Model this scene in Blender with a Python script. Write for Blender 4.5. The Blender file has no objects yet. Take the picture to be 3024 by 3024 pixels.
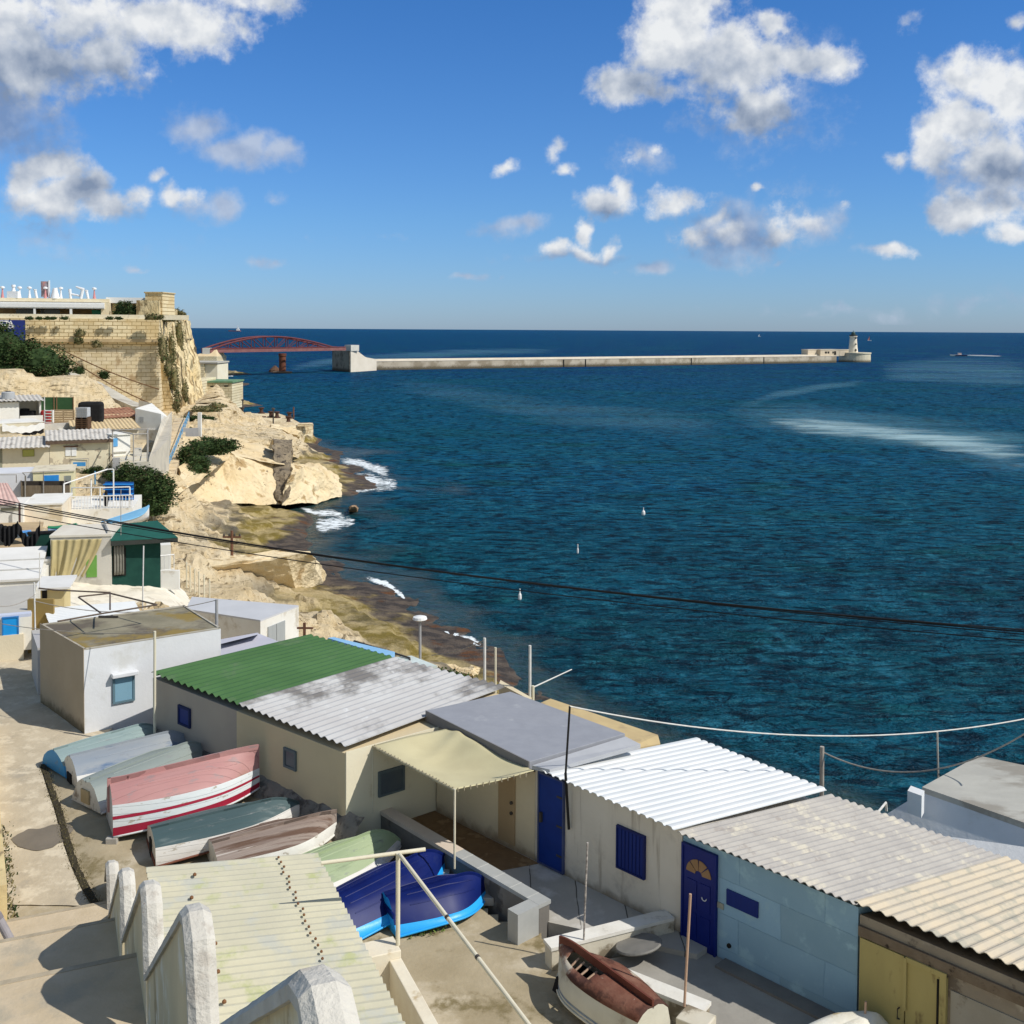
import bpy, math, random
import numpy as np
from mathutils import Vector, Matrix, noise as mnoise
random.seed(7); np.random.seed(7)
S = bpy.context.scene
COL = S.collection
# ------------------------------------------------------------------ camera
CAMH = 22.0; F = 3200.0; CY = 1085.0
PITCH = math.radians(2.0); ROLL = 0.0057
cd = bpy.data.cameras.new('camera'); cam = bpy.data.objects.new('camera', cd); COL.objects.link(cam)
RM = Matrix.Rotation(math.pi/2-PITCH, 3, 'X') @ Matrix.Rotation(ROLL, 3, 'Z')
cam.matrix_world = Matrix.Translation((0, 0, CAMH)) @ RM.to_4x4()
cd.sensor_width = 36; cd.sensor_height = 36; cd.sensor_fit = 'HORIZONTAL'
cd.lens = F/3024*36; cd.shift_y = -(1512-CY)/3024
cd.clip_start = 0.5; cd.clip_end = 300000
S.camera = cam
S.view_settings.view_transform = 'Standard'; S.view_settings.look = 'None'
S.view_settings.exposure = 0.0; S.view_settings.gamma = 1.0
S.render.resolution_x = 1024; S.render.resolution_y = 1024
def ray(px, py): return RM @ Vector(((px-1512)/F, -(py-CY)/F, -1.0))
def G(px, py, z):
    r = ray(px, py); t = (z-CAMH)/r.z
    return Vector((r.x*t, r.y*t, z))
def atY(px, py, Y):
    r = ray(px, py); t = Y/r.y
    return Vector((r.x*t, Y, CAMH+r.z*t))
def onpl(px, py, P, d):
    r = ray(px, py)                       # vertical plane through P (xy) along d (xy)
    n = (-d[1], d[0]); den = r.x*n[0]+r.y*n[1]
    t = (P[0]*n[0]+P[1]*n[1])/den
    x, y = r.x*t, r.y*t
    return ((x-P[0])*d[0]+(y-P[1])*d[1], CAMH+r.z*t, Vector((x, y, CAMH+r.z*t)))
# ------------------------------------------------------------------ sun and sky
EL = math.radians(46); SD = Vector((0.94*math.cos(EL), -0.34*math.cos(EL), math.sin(EL))).normalized()
sd = bpy.data.lights.new('sun', 'SUN'); sd.energy = 4.1; sd.angle = math.radians(0.5); sd.color = (1, 0.955, 0.88)
so = bpy.data.objects.new('sun', sd); COL.objects.link(so)
so.rotation_euler = SD.to_track_quat('Z', 'Y').to_euler(); so.location = (30, -30, 60)
W = bpy.data.worlds.new('World'); S.world = W; W.use_nodes = True
nt = W.node_tree; nt.nodes.clear()
def N(t, tree=None, **k):
    n = (tree or nt).nodes.new(t)
    for a, b in k.items(): setattr(n, a, b)
    return n
def world():
    L = nt.links.new
    out = N('ShaderNodeOutputWorld')
    tc = N('ShaderNodeTexCoord')
    sky = N('ShaderNodeTexSky', sky_type='NISHITA'); sky.sun_disc = False
    sky.sun_elevation = EL; sky.sun_rotation = math.atan2(SD.x, SD.y)
    sky.altitude = 0; sky.air_density = 1.0; sky.dust_density = 0.25; sky.ozone_density = 4.0
    sep = N('ShaderNodeSeparateXYZ'); L(tc.outputs['Generated'], sep.inputs[0])
    def M(op, a, b=None, c=None, clamp=False):
        n = N('ShaderNodeMath', operation=op, use_clamp=clamp)
        for i, q in enumerate((a, b, c)):
            if q is None: continue
            if isinstance(q, (int, float)): n.inputs[i].default_value = q
            else: L(q, n.inputs[i])
        return n.outputs[0]
    ymx = M('MAXIMUM', sep.outputs[1], 0.02)
    u = M('DIVIDE', sep.outputs[0], ymx); v = M('DIVIDE', sep.outputs[2], ymx)
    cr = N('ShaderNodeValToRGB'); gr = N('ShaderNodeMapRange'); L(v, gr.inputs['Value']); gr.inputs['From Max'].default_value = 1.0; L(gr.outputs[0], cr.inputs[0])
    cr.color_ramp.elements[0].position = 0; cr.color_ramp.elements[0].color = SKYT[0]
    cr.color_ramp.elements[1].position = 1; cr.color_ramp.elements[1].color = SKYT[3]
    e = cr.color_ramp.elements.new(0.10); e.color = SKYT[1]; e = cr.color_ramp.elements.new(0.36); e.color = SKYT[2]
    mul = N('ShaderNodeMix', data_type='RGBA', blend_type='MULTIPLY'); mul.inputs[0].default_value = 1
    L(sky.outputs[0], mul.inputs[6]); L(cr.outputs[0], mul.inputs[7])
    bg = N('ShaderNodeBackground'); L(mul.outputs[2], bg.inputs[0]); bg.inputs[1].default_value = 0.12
    L(bg.outputs[0], out.inputs[0])
SKYT = [(0.46, 0.64, 1.04, 1), (0.42, 0.68, 1.02, 1), (0.28, 0.64, 1.04, 1), (1.35, 1.12, 0.90, 1)]  # last stop: unseen sky overhead and behind, warmed to neutralise blue shade
CL_WHITE = [(120,60,420,140,1),(40,190,260,130,1),(480,70,300,110,.95),(760,10,170,50,.8),(300,190,190,110,.8),(420,215,60,50,.6),
 (150,500,120,60,1),(75,525,60,70,1),(170,590,150,75,1),(260,540,60,50,.9),(300,610,140,60,.9),(420,590,70,50,.75),(520,590,60,50,.85),(465,530,35,25,.7),
 (2000,130,170,150,1),(1880,250,150,70,1),(2140,180,220,150,1),(2380,190,180,60,.9),(2230,320,110,80,.95),(2030,30,180,70,1),(2270,70,70,60,.9),
 (2880,240,140,110,1),(2960,280,120,130,1),(2830,370,120,100,1),(2770,440,90,90,.9),(2960,470,110,120,1),(2650,480,45,35,.7),(2850,620,90,60,.85),(2960,600,90,60,.85),(2985,690,80,45,.85),
 (1500,495,55,30,.75),(1645,430,42,55,.85),(1670,500,42,30,.7),(1780,605,95,45,.9),(1835,565,40,40,.9),(1990,595,90,52,.95),(1702,700,38,55,.9),(1610,745,60,28,.8),(1710,755,120,28,.8),(1812,735,40,42,.9),
 (2040,700,60,42,.8),(2230,545,28,18,.8),(2310,690,70,60,.75),(2320,600,45,45,.55),(2640,740,70,32,.8),(2150,690,60,36,.8),(2380,640,55,40,.7),(2110,650,50,30,.65),(1880,480,40,40,.5),(1950,445,26,30,.5),(2480,610,30,20,.5),(2700,60,60,45,.55),(2980,55,40,25,.55),(1110,620,10,10,.1)]
CL_GREY = [(0,330,230,140,.9),(120,230,230,110,.7),(60,430,160,50,.6),(580,375,100,75,.85),(690,440,150,65,.85),(830,455,75,48,.8),(640,620,130,48,.8),(810,580,50,25,.45),(1520,665,110,36,.8),
 (1720,760,220,28,.7),(2170,690,200,85,.85),(2400,650,120,65,.75),(2330,560,160,50,.35),(1935,795,85,24,.9),(2610,745,100,28,.7),(1385,820,55,14,.8),(1920,480,110,60,.5),(2960,560,200,130,.7),(2230,260,300,200,.5),
 (2900,890,260,45,.45),(2500,920,500,30,.34),(395,787,48,14,.85),(780,782,75,24,.6),(700,710,120,40,.33),(980,690,220,18,.25),(270,740,220,40,.33),(150,710,200,60,.3),(1490,810,12,10,.5),(2300,780,30,10,.45)]
CL_BASE = [(60,260,420,170,1),(-20,400,280,120,1),(120,670,170,40,1),(20,640,60,60,1),(250,560,70,50,.8),(430,660,160,40,.7),(2030,250,260,90,.8),(2210,380,200,70,.8),(2960,510,220,60,.8),(2900,600,200,30,.7),
 (1780,640,150,25,.8),(2000,645,120,22,.7),(1730,775,240,20,.9),(2180,720,220,45,.8),(2170,640,120,40,.5)]
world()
W.cycles.sampling_method = 'MANUAL'; W.cycles.sample_map_resolution = 256
S.render.engine = 'CYCLES'
# ------------------------------------------------------------------ helpers: objects
def link(o):
    COL.objects.link(o); return o
def thing(name, label, cat, loc=(0,0,0), rz=0, group=None):
    o = bpy.data.objects.new(name, None); link(o); o.location = loc; o.rotation_euler = (0, 0, rz)
    o.empty_display_size = 0.3
    o['label'] = label; o['category'] = cat
    if group: o['group'] = group
    return o
def tag(o, label, cat, group=None, kind=None):
    o['label'] = label; o['category'] = cat
    if group: o['group'] = group
    if kind: o['kind'] = kind
    return o
def root_of(p):
    while p.parent: p = p.parent
    return p
class MB:
    def __init__(s): s.v = []; s.f = []; s.m = []
    def add(s, vs, fs, mi=0):
        b = len(s.v); s.v += [tuple(a) for a in vs]; s.f += [tuple(b+i for i in q) for q in fs]; s.m += [mi]*len(fs)
        return s
    def hexa(s, a, mi=0):   # 8 corners: bottom 0-3 ccw, top 4-7
        return s.add(a, [(3,2,1,0),(4,5,6,7),(0,1,5,4),(1,2,6,5),(2,3,7,6),(3,0,4,7)], mi)
    def box(s, x0, x1, y0, y1, z0, z1, mi=0):
        return s.hexa([(x0,y0,z0),(x1,y0,z0),(x1,y1,z0),(x0,y1,z0),(x0,y0,z1),(x1,y0,z1),(x1,y1,z1),(x0,y1,z1)], mi)
    def ob(s, P, d, s0, s1, n0, n1, z0, z1, mi=0):   # oriented box: along d, across left-normal (-dy,dx)
        n = (-d[1], d[0])
        def q(a, b, z): return (P[0]+d[0]*a+n[0]*b, P[1]+d[1]*a+n[1]*b, z)
        return s.hexa([q(s0,n0,z0),q(s1,n0,z0),q(s1,n1,z0),q(s0,n1,z0),q(s0,n0,z1),q(s1,n0,z1),q(s1,n1,z1),q(s0,n1,z1)], mi)
    def prism(s, poly, z0, z1=0, mi=0):   # poly list of (x,y) or (x,y,ztop)
        n = len(poly)
        vs = [(p[0], p[1], z0) for p in poly]+[(p[0], p[1], p[2] if len(p) > 2 else z1) for p in poly]
        fs = [tuple(range(n-1, -1, -1)), tuple(range(n, 2*n))]+[(i, (i+1) % n, n+(i+1) % n, n+i) for i in range(n)]
        return s.add(vs, fs, mi)
    def tube(s, a, b, r, seg=8, r2=None, mi=0):
        a = Vector(a); b = Vector(b); r2 = r if r2 is None else r2
        w = (b-a).normalized(); u = w.orthogonal().normalized(); v = w.cross(u)
        vs = []
        for p, rr in ((a, r), (b, r2)):
            for i in range(seg):
                t = 2*math.pi*i/seg; vs.append(p+u*math.cos(t)*rr+v*math.sin(t)*rr)
        fs = [(i, (i+1) % seg, seg+(i+1) % seg, seg+i) for i in range(seg)]
        fs += [tuple(range(seg-1, -1, -1)), tuple(range(seg, 2*seg))]
        return s.add(vs, fs, mi)
    def path(s, pts, r, seg=6, mi=0):
        q = tubepath([Vector(p) for p in pts], r, seg); return s.add(q.v, q.f, mi)
    def lathe(s, c, prof, seg=24, mi=0):   # prof: (r,z)
        c = Vector(c); vs = []; fs = []
        for r, z in prof:
            for i in range(seg):
                t = 2*math.pi*i/seg; vs.append((c.x+r*math.cos(t), c.y+r*math.sin(t), c.z+z))
        for j in range(len(prof)-1):
            for i in range(seg):
                fs.append((j*seg+i, j*seg+(i+1) % seg, (j+1)*seg+(i+1) % seg, (j+1)*seg+i))
        fs.append(tuple(range(seg-1, -1, -1))); fs.append(tuple(range((len(prof)-1)*seg, len(prof)*seg)))
        return s.add(vs, fs, mi)
    def quad(s, a, b, c, d, mi=0): return s.add([a, b, c, d], [(0,1,2,3)], mi)
    def build(s, name, mats, parent=None, smooth=False, bevel=0, solid=0, local=False):
        off = Vector((0,0,0))
        if parent is not None and not local:
            r = root_of(parent); off = Vector(r.location)
        me = bpy.data.meshes.new(name)
        me.from_pydata([(a[0]-off.x, a[1]-off.y, a[2]-off.z) for a in s.v], [], s.f)
        if not isinstance(mats, (list, tuple)): mats = [mats]
        for m in mats: me.materials.append(m)
        for p, mi in zip(me.polygons, s.m): p.material_index = mi; p.use_smooth = smooth
        me.update()
        o = bpy.data.objects.new(name, me); link(o)
        if parent is not None: o.parent = parent
        if bevel:
            b = o.modifiers.new('bevel', 'BEVEL'); b.width = bevel; b.segments = 2; b.limit_method = 'ANGLE'; b.angle_limit = math.radians(40)
        if solid:
            b = o.modifiers.new('solid', 'SOLIDIFY'); b.thickness = solid; b.offset = 1
        return o
def tubepath(pts, r, seg=6):
    m = MB(); n = len(pts); vs = []
    for i, p in enumerate(pts):
        w = (pts[min(n-1, i+1)]-pts[max(0, i-1)]).normalized(); u = w.cross(Vector((0, 0, 1)))
        u = w.orthogonal().normalized() if u.length < 1e-3 else u.normalized(); v = w.cross(u)
        for k in range(seg): t = 2*math.pi*k/seg; vs.append(p+u*math.cos(t)*r+v*math.sin(t)*r)
    fs = [(i*seg+k, i*seg+(k+1) % seg, (i+1)*seg+(k+1) % seg, (i+1)*seg+k) for i in range(n-1) for k in range(seg)]
    fs += [tuple(range(seg-1, -1, -1)), tuple(range((n-1)*seg, n*seg))]
    return m.add(vs, fs)
def grid_mesh(P, nu, nv, fn):
    m = MB(); vs = [fn(i/nu, j/nv) for j in range(nv+1) for i in range(nu+1)]
    fs = [(j*(nu+1)+i, j*(nu+1)+i+1, (j+1)*(nu+1)+i+1, (j+1)*(nu+1)+i) for j in range(nv) for i in range(nu)]
    m.add(vs, fs); return m
def lerp(a, b, t): return a+(b-a)*t
def bil(p00, p10, p11, p01, u, v):
    return (Vector(p00)*(1-u)+Vector(p10)*u)*(1-v)+(Vector(p01)*(1-u)+Vector(p11)*u)*v
def nz(p, sc=1.0, seed=0.0): return mnoise.noise(Vector((p[0]*sc+seed, p[1]*sc-seed*1.3, p[2]*sc+seed*.7)))
def fbm(p, sc=1.0, seed=0.0, o=4):
    a = 0; k = 1
    for i in range(o): a += nz(p, sc, seed+i*7)*k; sc *= 2.1; k *= 0.5
    return a
# ------------------------------------------------------------------ helpers: materials
MATS = {}
def mk(name, c1, c2=None, scale=2.0, rough=0.85, bump=0.15, bscale=14.0, c3=None, p3=0.56, s3=1.2, w3=0.06, stretch=(1,1,1), spec=0.25, metal=0, c4=None, p4=0.62, s4=5.0, w4=0.05, st4=(1,1,1), bd=0.02, coord='Object', lowdirt=None, brick=None, wave=None):
    if name in MATS: return MATS[name]
    m = bpy.data.materials.new(name); m.use_nodes = True; t = m.node_tree; n = t.nodes; L = t.links.new
    b = n['Principled BSDF']; b.inputs['Roughness'].default_value = rough; b.inputs['Specular IOR Level'].default_value = spec; b.inputs['Metallic'].default_value = metal
    tc = n.new('ShaderNodeTexCoord'); co = tc.outputs['Object'] if coord == 'Object' else n.new('ShaderNodeNewGeometry').outputs['Position']
    mp = n.new('ShaderNodeMapping'); mp.inputs['Scale'].default_value = stretch; L(co, mp.inputs[0])
    def noi(sc, det=8, rough_=0.6, vec=None):
        x = n.new('ShaderNodeTexNoise'); x.inputs['Scale'].default_value = sc; x.inputs['Detail'].default_value = det; x.inputs['Roughness'].default_value = rough_
        L(vec or mp.outputs[0], x.inputs['Vector']); return x
    def mix(f, a, c, bt='MIX'):
        x = n.new('ShaderNodeMix'); x.data_type = 'RGBA'; x.blend_type = bt
        if isinstance(f, float): x.inputs[0].default_value = f
        else: L(f, x.inputs[0])
        for i, q in ((6, a), (7, c)):
            if isinstance(q, tuple): x.inputs[i].default_value = (*q, 1)
            else: L(q, x.inputs[i])
        return x.outputs[2]
    def ramp(f, lo, hi, inv=False):
        x = n.new('ShaderNodeMapRange'); x.interpolation_type = 'SMOOTHSTEP'; L(f, x.inputs['Value'])
        x.inputs['From Min'].default_value = lo; x.inputs['From Max'].default_value = hi
        if inv: x.inputs['To Min'].default_value = 1; x.inputs['To Max'].default_value = 0
        return x.outputs[0]
    c2 = c2 or tuple(x*0.82 for x in c1)
    n1 = noi(scale); col = mix(ramp(n1.outputs['Fac'], 0.3, 0.7), c1, c2)
    hgt = None
    if brick:
        bw, bh, mort, mc, axis = brick
        sp = n.new('ShaderNodeSeparateXYZ'); L(co, sp.inputs[0]); cb = n.new('ShaderNodeCombineXYZ')
        L(sp.outputs[axis], cb.inputs[0]); L(sp.outputs[2], cb.inputs[1])
        nw = noi(1.5, 3, vec=co); sc_ = n.new('ShaderNodeVectorMath'); sc_.operation = 'SCALE'; sc_.inputs['Scale'].default_value = 0.06; L(nw.outputs['Color'], sc_.inputs[0])
        ad = n.new('ShaderNodeVectorMath'); ad.operation = 'ADD'; L(cb.outputs[0], ad.inputs[0]); L(sc_.outputs[0], ad.inputs[1])
        br = n.new('ShaderNodeTexBrick'); L(ad.outputs[0], br.inputs['Vector']); br.inputs['Scale'].default_value = 1
        br.inputs['Brick Width'].default_value = bw; br.inputs['Row Height'].default_value = bh; br.inputs['Mortar Size'].default_value = mort; br.inputs['Mortar Smooth'].default_value = 0.3
        br.inputs['Color1'].default_value = (1,1,1,1); br.inputs['Color2'].default_value = (0.86,0.84,0.80,1); br.inputs['Mortar'].default_value = (*mc, 1)
        col = mix(1.0, col, br.outputs['Color'], 'MULTIPLY'); hgt = br.outputs['Fac']
    if c3: n3 = noi(s3, 9, 0.62); col = mix(ramp(n3.outputs['Fac'], p3-w3, p3+w3), col, c3)
    if c4:
        mp4 = n.new('ShaderNodeMapping'); mp4.inputs['Scale'].default_value = st4; mp4.inputs['Location'].default_value = (3.1, 7.7, 1.3); L(co, mp4.inputs[0])
        n4 = noi(s4, 8, 0.65, mp4.outputs[0]); col = mix(ramp(n4.outputs['Fac'], p4-w4, p4+w4), col, c4)
    if lowdirt:
        z0, z1, dc = lowdirt
        sp = n.new('ShaderNodeSeparateXYZ'); L(co, sp.inputs[0]); nn = noi(3.0, 6)
        a = n.new('ShaderNodeMath'); a.operation = 'MULTIPLY_ADD'; L(nn.outputs['Fac'], a.inputs[0]); a.inputs[1].default_value = 0.9*(z1-z0)*2; L(sp.outputs[2], a.inputs[2])
        col = mix(ramp(a.outputs[0], z0+(z1-z0), z1+(z1-z0), True), col, dc)
    wv = None
    if wave:
        mw = n.new('ShaderNodeMapping'); L(co, mw.inputs[0]); nw_ = noi(.8, 2, vec=co); aw = n.new('ShaderNodeVectorMath'); aw.operation = 'SCALE'; aw.inputs['Scale'].default_value = .035; L(nw_.outputs['Color'], aw.inputs[0])
        sw = n.new('ShaderNodeVectorMath'); sw.operation = 'ADD'; L(mw.outputs[0], sw.inputs[0]); L(aw.outputs[0], sw.inputs[1])
        wt = n.new('ShaderNodeTexWave'); wt.wave_type = 'BANDS'; wt.bands_direction = wave[0]; wt.wave_profile = 'SAW'; wt.inputs['Scale'].default_value = wave[1]; L(sw.outputs[0], wt.inputs['Vector'])
        wv = ramp(wt.outputs['Fac'], .0, .07); col = mix(wave[2], col, mix(wv, tuple(x*.35 for x in c1), col))
    L(col, b.inputs['Base Color'])
    nb = noi(bscale, 6); bp = n.new('ShaderNodeBump'); bp.inputs['Strength'].default_value = bump; bp.inputs['Distance'].default_value = bd; L(nb.outputs['Fac'], bp.inputs['Height'])
    nrm = bp.outputs[0]
    if wv is not None:
        b3 = n.new('ShaderNodeBump'); b3.inputs['Strength'].default_value = .6; b3.inputs['Distance'].default_value = .008; L(wv, b3.inputs['Height']); L(nrm, b3.inputs['Normal']); nrm = b3.outputs[0]
    if hgt is not None:
        b2 = n.new('ShaderNodeBump'); b2.invert = True; b2.inputs['Strength'].default_value = 0.7; b2.inputs['Distance'].default_value = 0.06; L(hgt, b2.inputs['Height']); L(nrm, b2.inputs['Normal']); nrm = b2.outputs[0]
    L(nrm, b.inputs['Normal'])
    MATS[name] = m; return m
# ------------------------------------------------------------------ sea
def sea_material():
    m = bpy.data.materials.new('sea_water'); m.use_nodes = True; t = m.node_tree; n = t.nodes; L = t.links.new
    b = n['Principled BSDF']; b.inputs['IOR'].default_value = 1.33; b.inputs['Roughness'].default_value = 0.22; b.inputs['Specular IOR Level'].default_value = 0.10
    g = n.new('ShaderNodeNewGeometry')
    def mp(sc, rot=0):
        x = n.new('ShaderNodeMapping'); x.inputs['Scale'].default_value = sc; x.inputs['Rotation'].default_value = (0,0,rot); L(g.outputs['Position'], x.inputs[0]); return x.outputs[0]
    def noi(v, sc, det, r=.55, dist=0):
        x = n.new('ShaderNodeTexNoise'); x.inputs['Scale'].default_value = sc; x.inputs['Detail'].default_value = det; x.inputs['Roughness'].default_value = r; x.inputs['Distortion'].default_value = dist; L(v, x.inputs['Vector']); return x.outputs['Fac']
    def rng(f, a, c, lo=0, hi=1):
        x = n.new('ShaderNodeMapRange'); x.interpolation_type = 'SMOOTHSTEP'; L(f, x.inputs['Value']); x.inputs['From Min'].default_value = a; x.inputs['From Max'].default_value = c; x.inputs['To Min'].default_value = lo; x.inputs['To Max'].default_value = hi; return x.outputs[0]
    def mix(f, a, c):
        x = n.new('ShaderNodeMix'); x.data_type = 'RGBA'; L(f, x.inputs[0])
        for i, q in ((6, a), (7, c)):
            if isinstance(q, tuple): x.inputs[i].default_value = (*q, 1)
            else: L(q, x.inputs[i])
        return x.outputs[2]
    # the harbour water is greener inside the breakwater and deep navy outside it
    sp = n.new('ShaderNodeSeparateXYZ'); L(g.outputs['Position'], sp.inputs[0])
    far = rng(sp.outputs[1], 250, 760)
    base = mix(far, (0.0030, 0.100, 0.215), (0.0020, 0.046, 0.200))
    near = rng(sp.outputs[1], 55, 190)
    base = mix(near, (0.0018, 0.048, 0.078), base)
    pat = noi(mp((0.012, 0.03, 1), 0.25), 1, 5, .6); base = mix(rng(pat, .42, .68), base, (0.005, 0.105, 0.180))
    pat2 = noi(mp((0.05, 0.09, 1), 0.4), 1, 5, .6); base = mix(rng(pat2, .52, .72), base, (0.003, 0.075, 0.085))
    # crest glitter painted into the colour as lighter small crests
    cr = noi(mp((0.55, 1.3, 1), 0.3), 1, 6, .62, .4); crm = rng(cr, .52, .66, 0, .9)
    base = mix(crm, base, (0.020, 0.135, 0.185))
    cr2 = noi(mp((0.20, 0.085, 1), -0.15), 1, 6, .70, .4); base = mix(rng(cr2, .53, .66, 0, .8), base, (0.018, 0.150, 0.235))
    base = mix(rng(cr2, .34, .47, .7, 0), base, (0.0008, 0.018, 0.042))  # darker troughs, wave shade painted into the colour
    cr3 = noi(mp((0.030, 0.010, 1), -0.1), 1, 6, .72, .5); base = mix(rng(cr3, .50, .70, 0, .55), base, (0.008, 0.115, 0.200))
    teal = noi(mp((0.010, 0.012, 1), 0.4), 1, 4, .6); tn = rng(sp.outputs[1], 60, 520, 1, 0)
    tq = n.new('ShaderNodeMath'); tq.operation = 'MULTIPLY'; L(rng(teal, .30, .80, 0, .45), tq.inputs[0]); L(tn, tq.inputs[1]); base = mix(tq.outputs[0], base, (0.003, 0.105, 0.120))
    tr_ = noi(mp((0.42, 1.0, 1), 0.3), 1, 5, .6, .6); base = mix(rng(tr_, .38, .54, .85, 0), base, (0.0006, 0.010, 0.022))  # finer dark troughs, painted in the same way
    L(base, b.inputs['Base Color'])
    h1 = noi(mp((0.22, 0.50, 1), 0.35), 1, 5, .60, .6)
    h2 = noi(mp((1.3, 2.4, 1), 0.2), 1, 4, .62, .3)
    b1 = n.new('ShaderNodeBump'); b1.inputs['Strength'].default_value = 1.0; b1.inputs['Distance'].default_value = 3.2; L(h1, b1.inputs['Height'])
    b2 = n.new('ShaderNodeBump'); b2.inputs['Strength'].default_value = 1.0; b2.inputs['Distance'].default_value = 0.35; L(h2, b2.inputs['Height']); L(b1.outputs[0], b2.inputs['Normal'])
    df = n.new('ShaderNodeBsdfDiffuse'); L(base, df.inputs['Color']); L(b2.outputs[0], df.inputs['Normal'])
    gl = n.new('ShaderNodeBsdfGlossy'); gl.inputs['Roughness'].default_value = .22; L(b2.outputs[0], gl.inputs['Normal'])
    fr = n.new('ShaderNodeFresnel'); fr.inputs['IOR'].default_value = 1.33; L(b2.outputs[0], fr.inputs['Normal'])
    f1 = n.new('ShaderNodeMath'); f1.operation = 'MULTIPLY'; L(fr.outputs[0], f1.inputs[0]); f1.inputs[1].default_value = .40
    f2 = n.new('ShaderNodeMath'); f2.operation = 'MINIMUM'; L(f1.outputs[0], f2.inputs[0]); f2.inputs[1].default_value = .085
    mx = n.new('ShaderNodeMixShader'); L(f2.outputs[0], mx.inputs[0]); L(df.outputs[0], mx.inputs[1]); L(gl.outputs[0], mx.inputs[2])
    L(mx.outputs[0], n['Material Output'].inputs[0]); n.remove(b)
    return m
SEA = sea_material()
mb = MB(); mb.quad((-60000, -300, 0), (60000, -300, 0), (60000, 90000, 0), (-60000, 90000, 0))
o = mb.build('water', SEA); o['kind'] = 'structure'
# foam: thin lacy sheets lying on the water
def foam_material(name, thr, sc, stretch, strength=1.0, wid=.09, edge=True, col=(.80,.86,.88)):
    m = bpy.data.materials.new(name); m.use_nodes = True; t = m.node_tree; n = t.nodes; L = t.links.new
    b = n['Principled BSDF']; b.inputs['Base Color'].default_value = (*col, 1); b.inputs['Roughness'].default_value = .9
    tc = n.new('ShaderNodeTexCoord'); mp = n.new('ShaderNodeMapping'); mp.inputs['Scale'].default_value = stretch; L(tc.outputs['Object'], mp.inputs[0])
    x = n.new('ShaderNodeTexNoise'); x.inputs['Scale'].default_value = sc; x.inputs['Detail'].default_value = 9; x.inputs['Roughness'].default_value = .68; x.inputs['Distortion'].default_value = .5; L(mp.outputs[0], x.inputs['Vector'])
    uv = n.new('ShaderNodeUVMap'); uv.uv_map = 'UV'; s = n.new('ShaderNodeSeparateXYZ'); L(uv.outputs[0], s.inputs[0])
    def edgef(sock, k=1.0):   # 1 in the middle of the strip, 0 at its rim
        a = n.new('ShaderNodeMath'); a.operation = 'MULTIPLY_ADD'; L(sock, a.inputs[0]); a.inputs[1].default_value = 2; a.inputs[2].default_value = -1
        c = n.new('ShaderNodeMath'); c.operation = 'POWER'; d = n.new('ShaderNodeMath'); d.operation = 'ABSOLUTE'; L(a.outputs[0], d.inputs[0]); L(d.outputs[0], c.inputs[0]); c.inputs[1].default_value = 2.0*k
        e = n.new('ShaderNodeMath'); e.operation = 'SUBTRACT'; e.inputs[0].default_value = 1; L(c.outputs[0], e.inputs[1]); return e.outputs[0]
    eu = edgef(s.outputs[0], 3); ev = edgef(s.outputs[1])
    mu = n.new('ShaderNodeMath'); mu.operation = 'MULTIPLY'; L(eu, mu.inputs[0]); L(ev, mu.inputs[1])
    q = n.new('ShaderNodeMath'); q.operation = 'MULTIPLY_ADD'; L(mu.outputs[0], q.inputs[0]); q.inputs[1].default_value = .24; L(x.outputs['Fac'], q.inputs[2])
    r = n.new('ShaderNodeMapRange'); r.interpolation_type = 'SMOOTHSTEP'; L(q.outputs[0], r.inputs['Value']); r.inputs['From Min'].default_value = thr-wid; r.inputs['From Max'].default_value = thr+wid; r.inputs['To Max'].default_value = strength
    k = n.new('ShaderNodeMath'); k.operation = 'MULTIPLY'; L(r.outputs[0], k.inputs[0])
    st = n.new('ShaderNodeMath'); st.operation = 'GREATER_THAN'; L(mu.outputs[0], st.inputs[0]); st.inputs[1].default_value = 0.01; L(st.outputs[0], k.inputs[1])
    L(k.outputs[0], b.inputs['Alpha']); return m
def strip(name, pts, mat, label, z=0.03, seg=10, cat='foam'):
    # pts: (px,py_top,py_bottom) in the photo, laid on the water
    m = MB(); uvs = []
    P = []
    for i in range(len(pts)-1):
        for k in range(seg):
            t = k/seg; P.append(tuple(lerp(a, b, t) for a, b in zip(pts[i], pts[i+1])))
    P.append(pts[-1]); n = len(P)
    for i, (x, y0, y1) in enumerate(P):
        for j in range(5): m.v.append(tuple(G(x, lerp(y0, y1, j/4), z)))
    fs = []
    for i in range(n-1):
        for j in range(4):
            fs.append((i*5+j, i*5+j+1, (i+1)*5+j+1, (i+1)*5+j)); uvs.append([(i/(n-1), j/4), (i/(n-1), (j+1)/4), ((i+1)/(n-1), (j+1)/4), ((i+1)/(n-1), j/4)])
    m.f = fs; m.m = [0]*len(fs)
    c = Vector((0,0,0))
    for v in m.v: c += Vector(v)
    c /= len(m.v); c.z = 0
    m.v = [(a[0]-c.x, a[1]-c.y, a[2]) for a in m.v]
    o = m.build(name, mat); o.location = c
    uvl = o.data.uv_layers.new(name='UV')
    for p, q in zip(o.data.polygons, uvs):
        for li, uvq in zip(p.loop_indices, q): uvl.data[li].uv = uvq
    tag(o, label, cat, kind='stuff'); return o
FO1 = foam_material('foam_shore', .67, 1.3, (.6, 1, 1), 1.0, .10)
FO2 = foam_material('foam_wake', .69, .12, (.35, .9, 1), .50, .17, col=(.55,.78,.82))
FO3 = foam_material('foam_faint', .66, .05, (.22, .7, 1), .17, .18, col=(.22,.52,.66))
FO4 = foam_material('foam_edge', .64, 1.2, (1, 1, 1), 1.0, .08)
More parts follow.
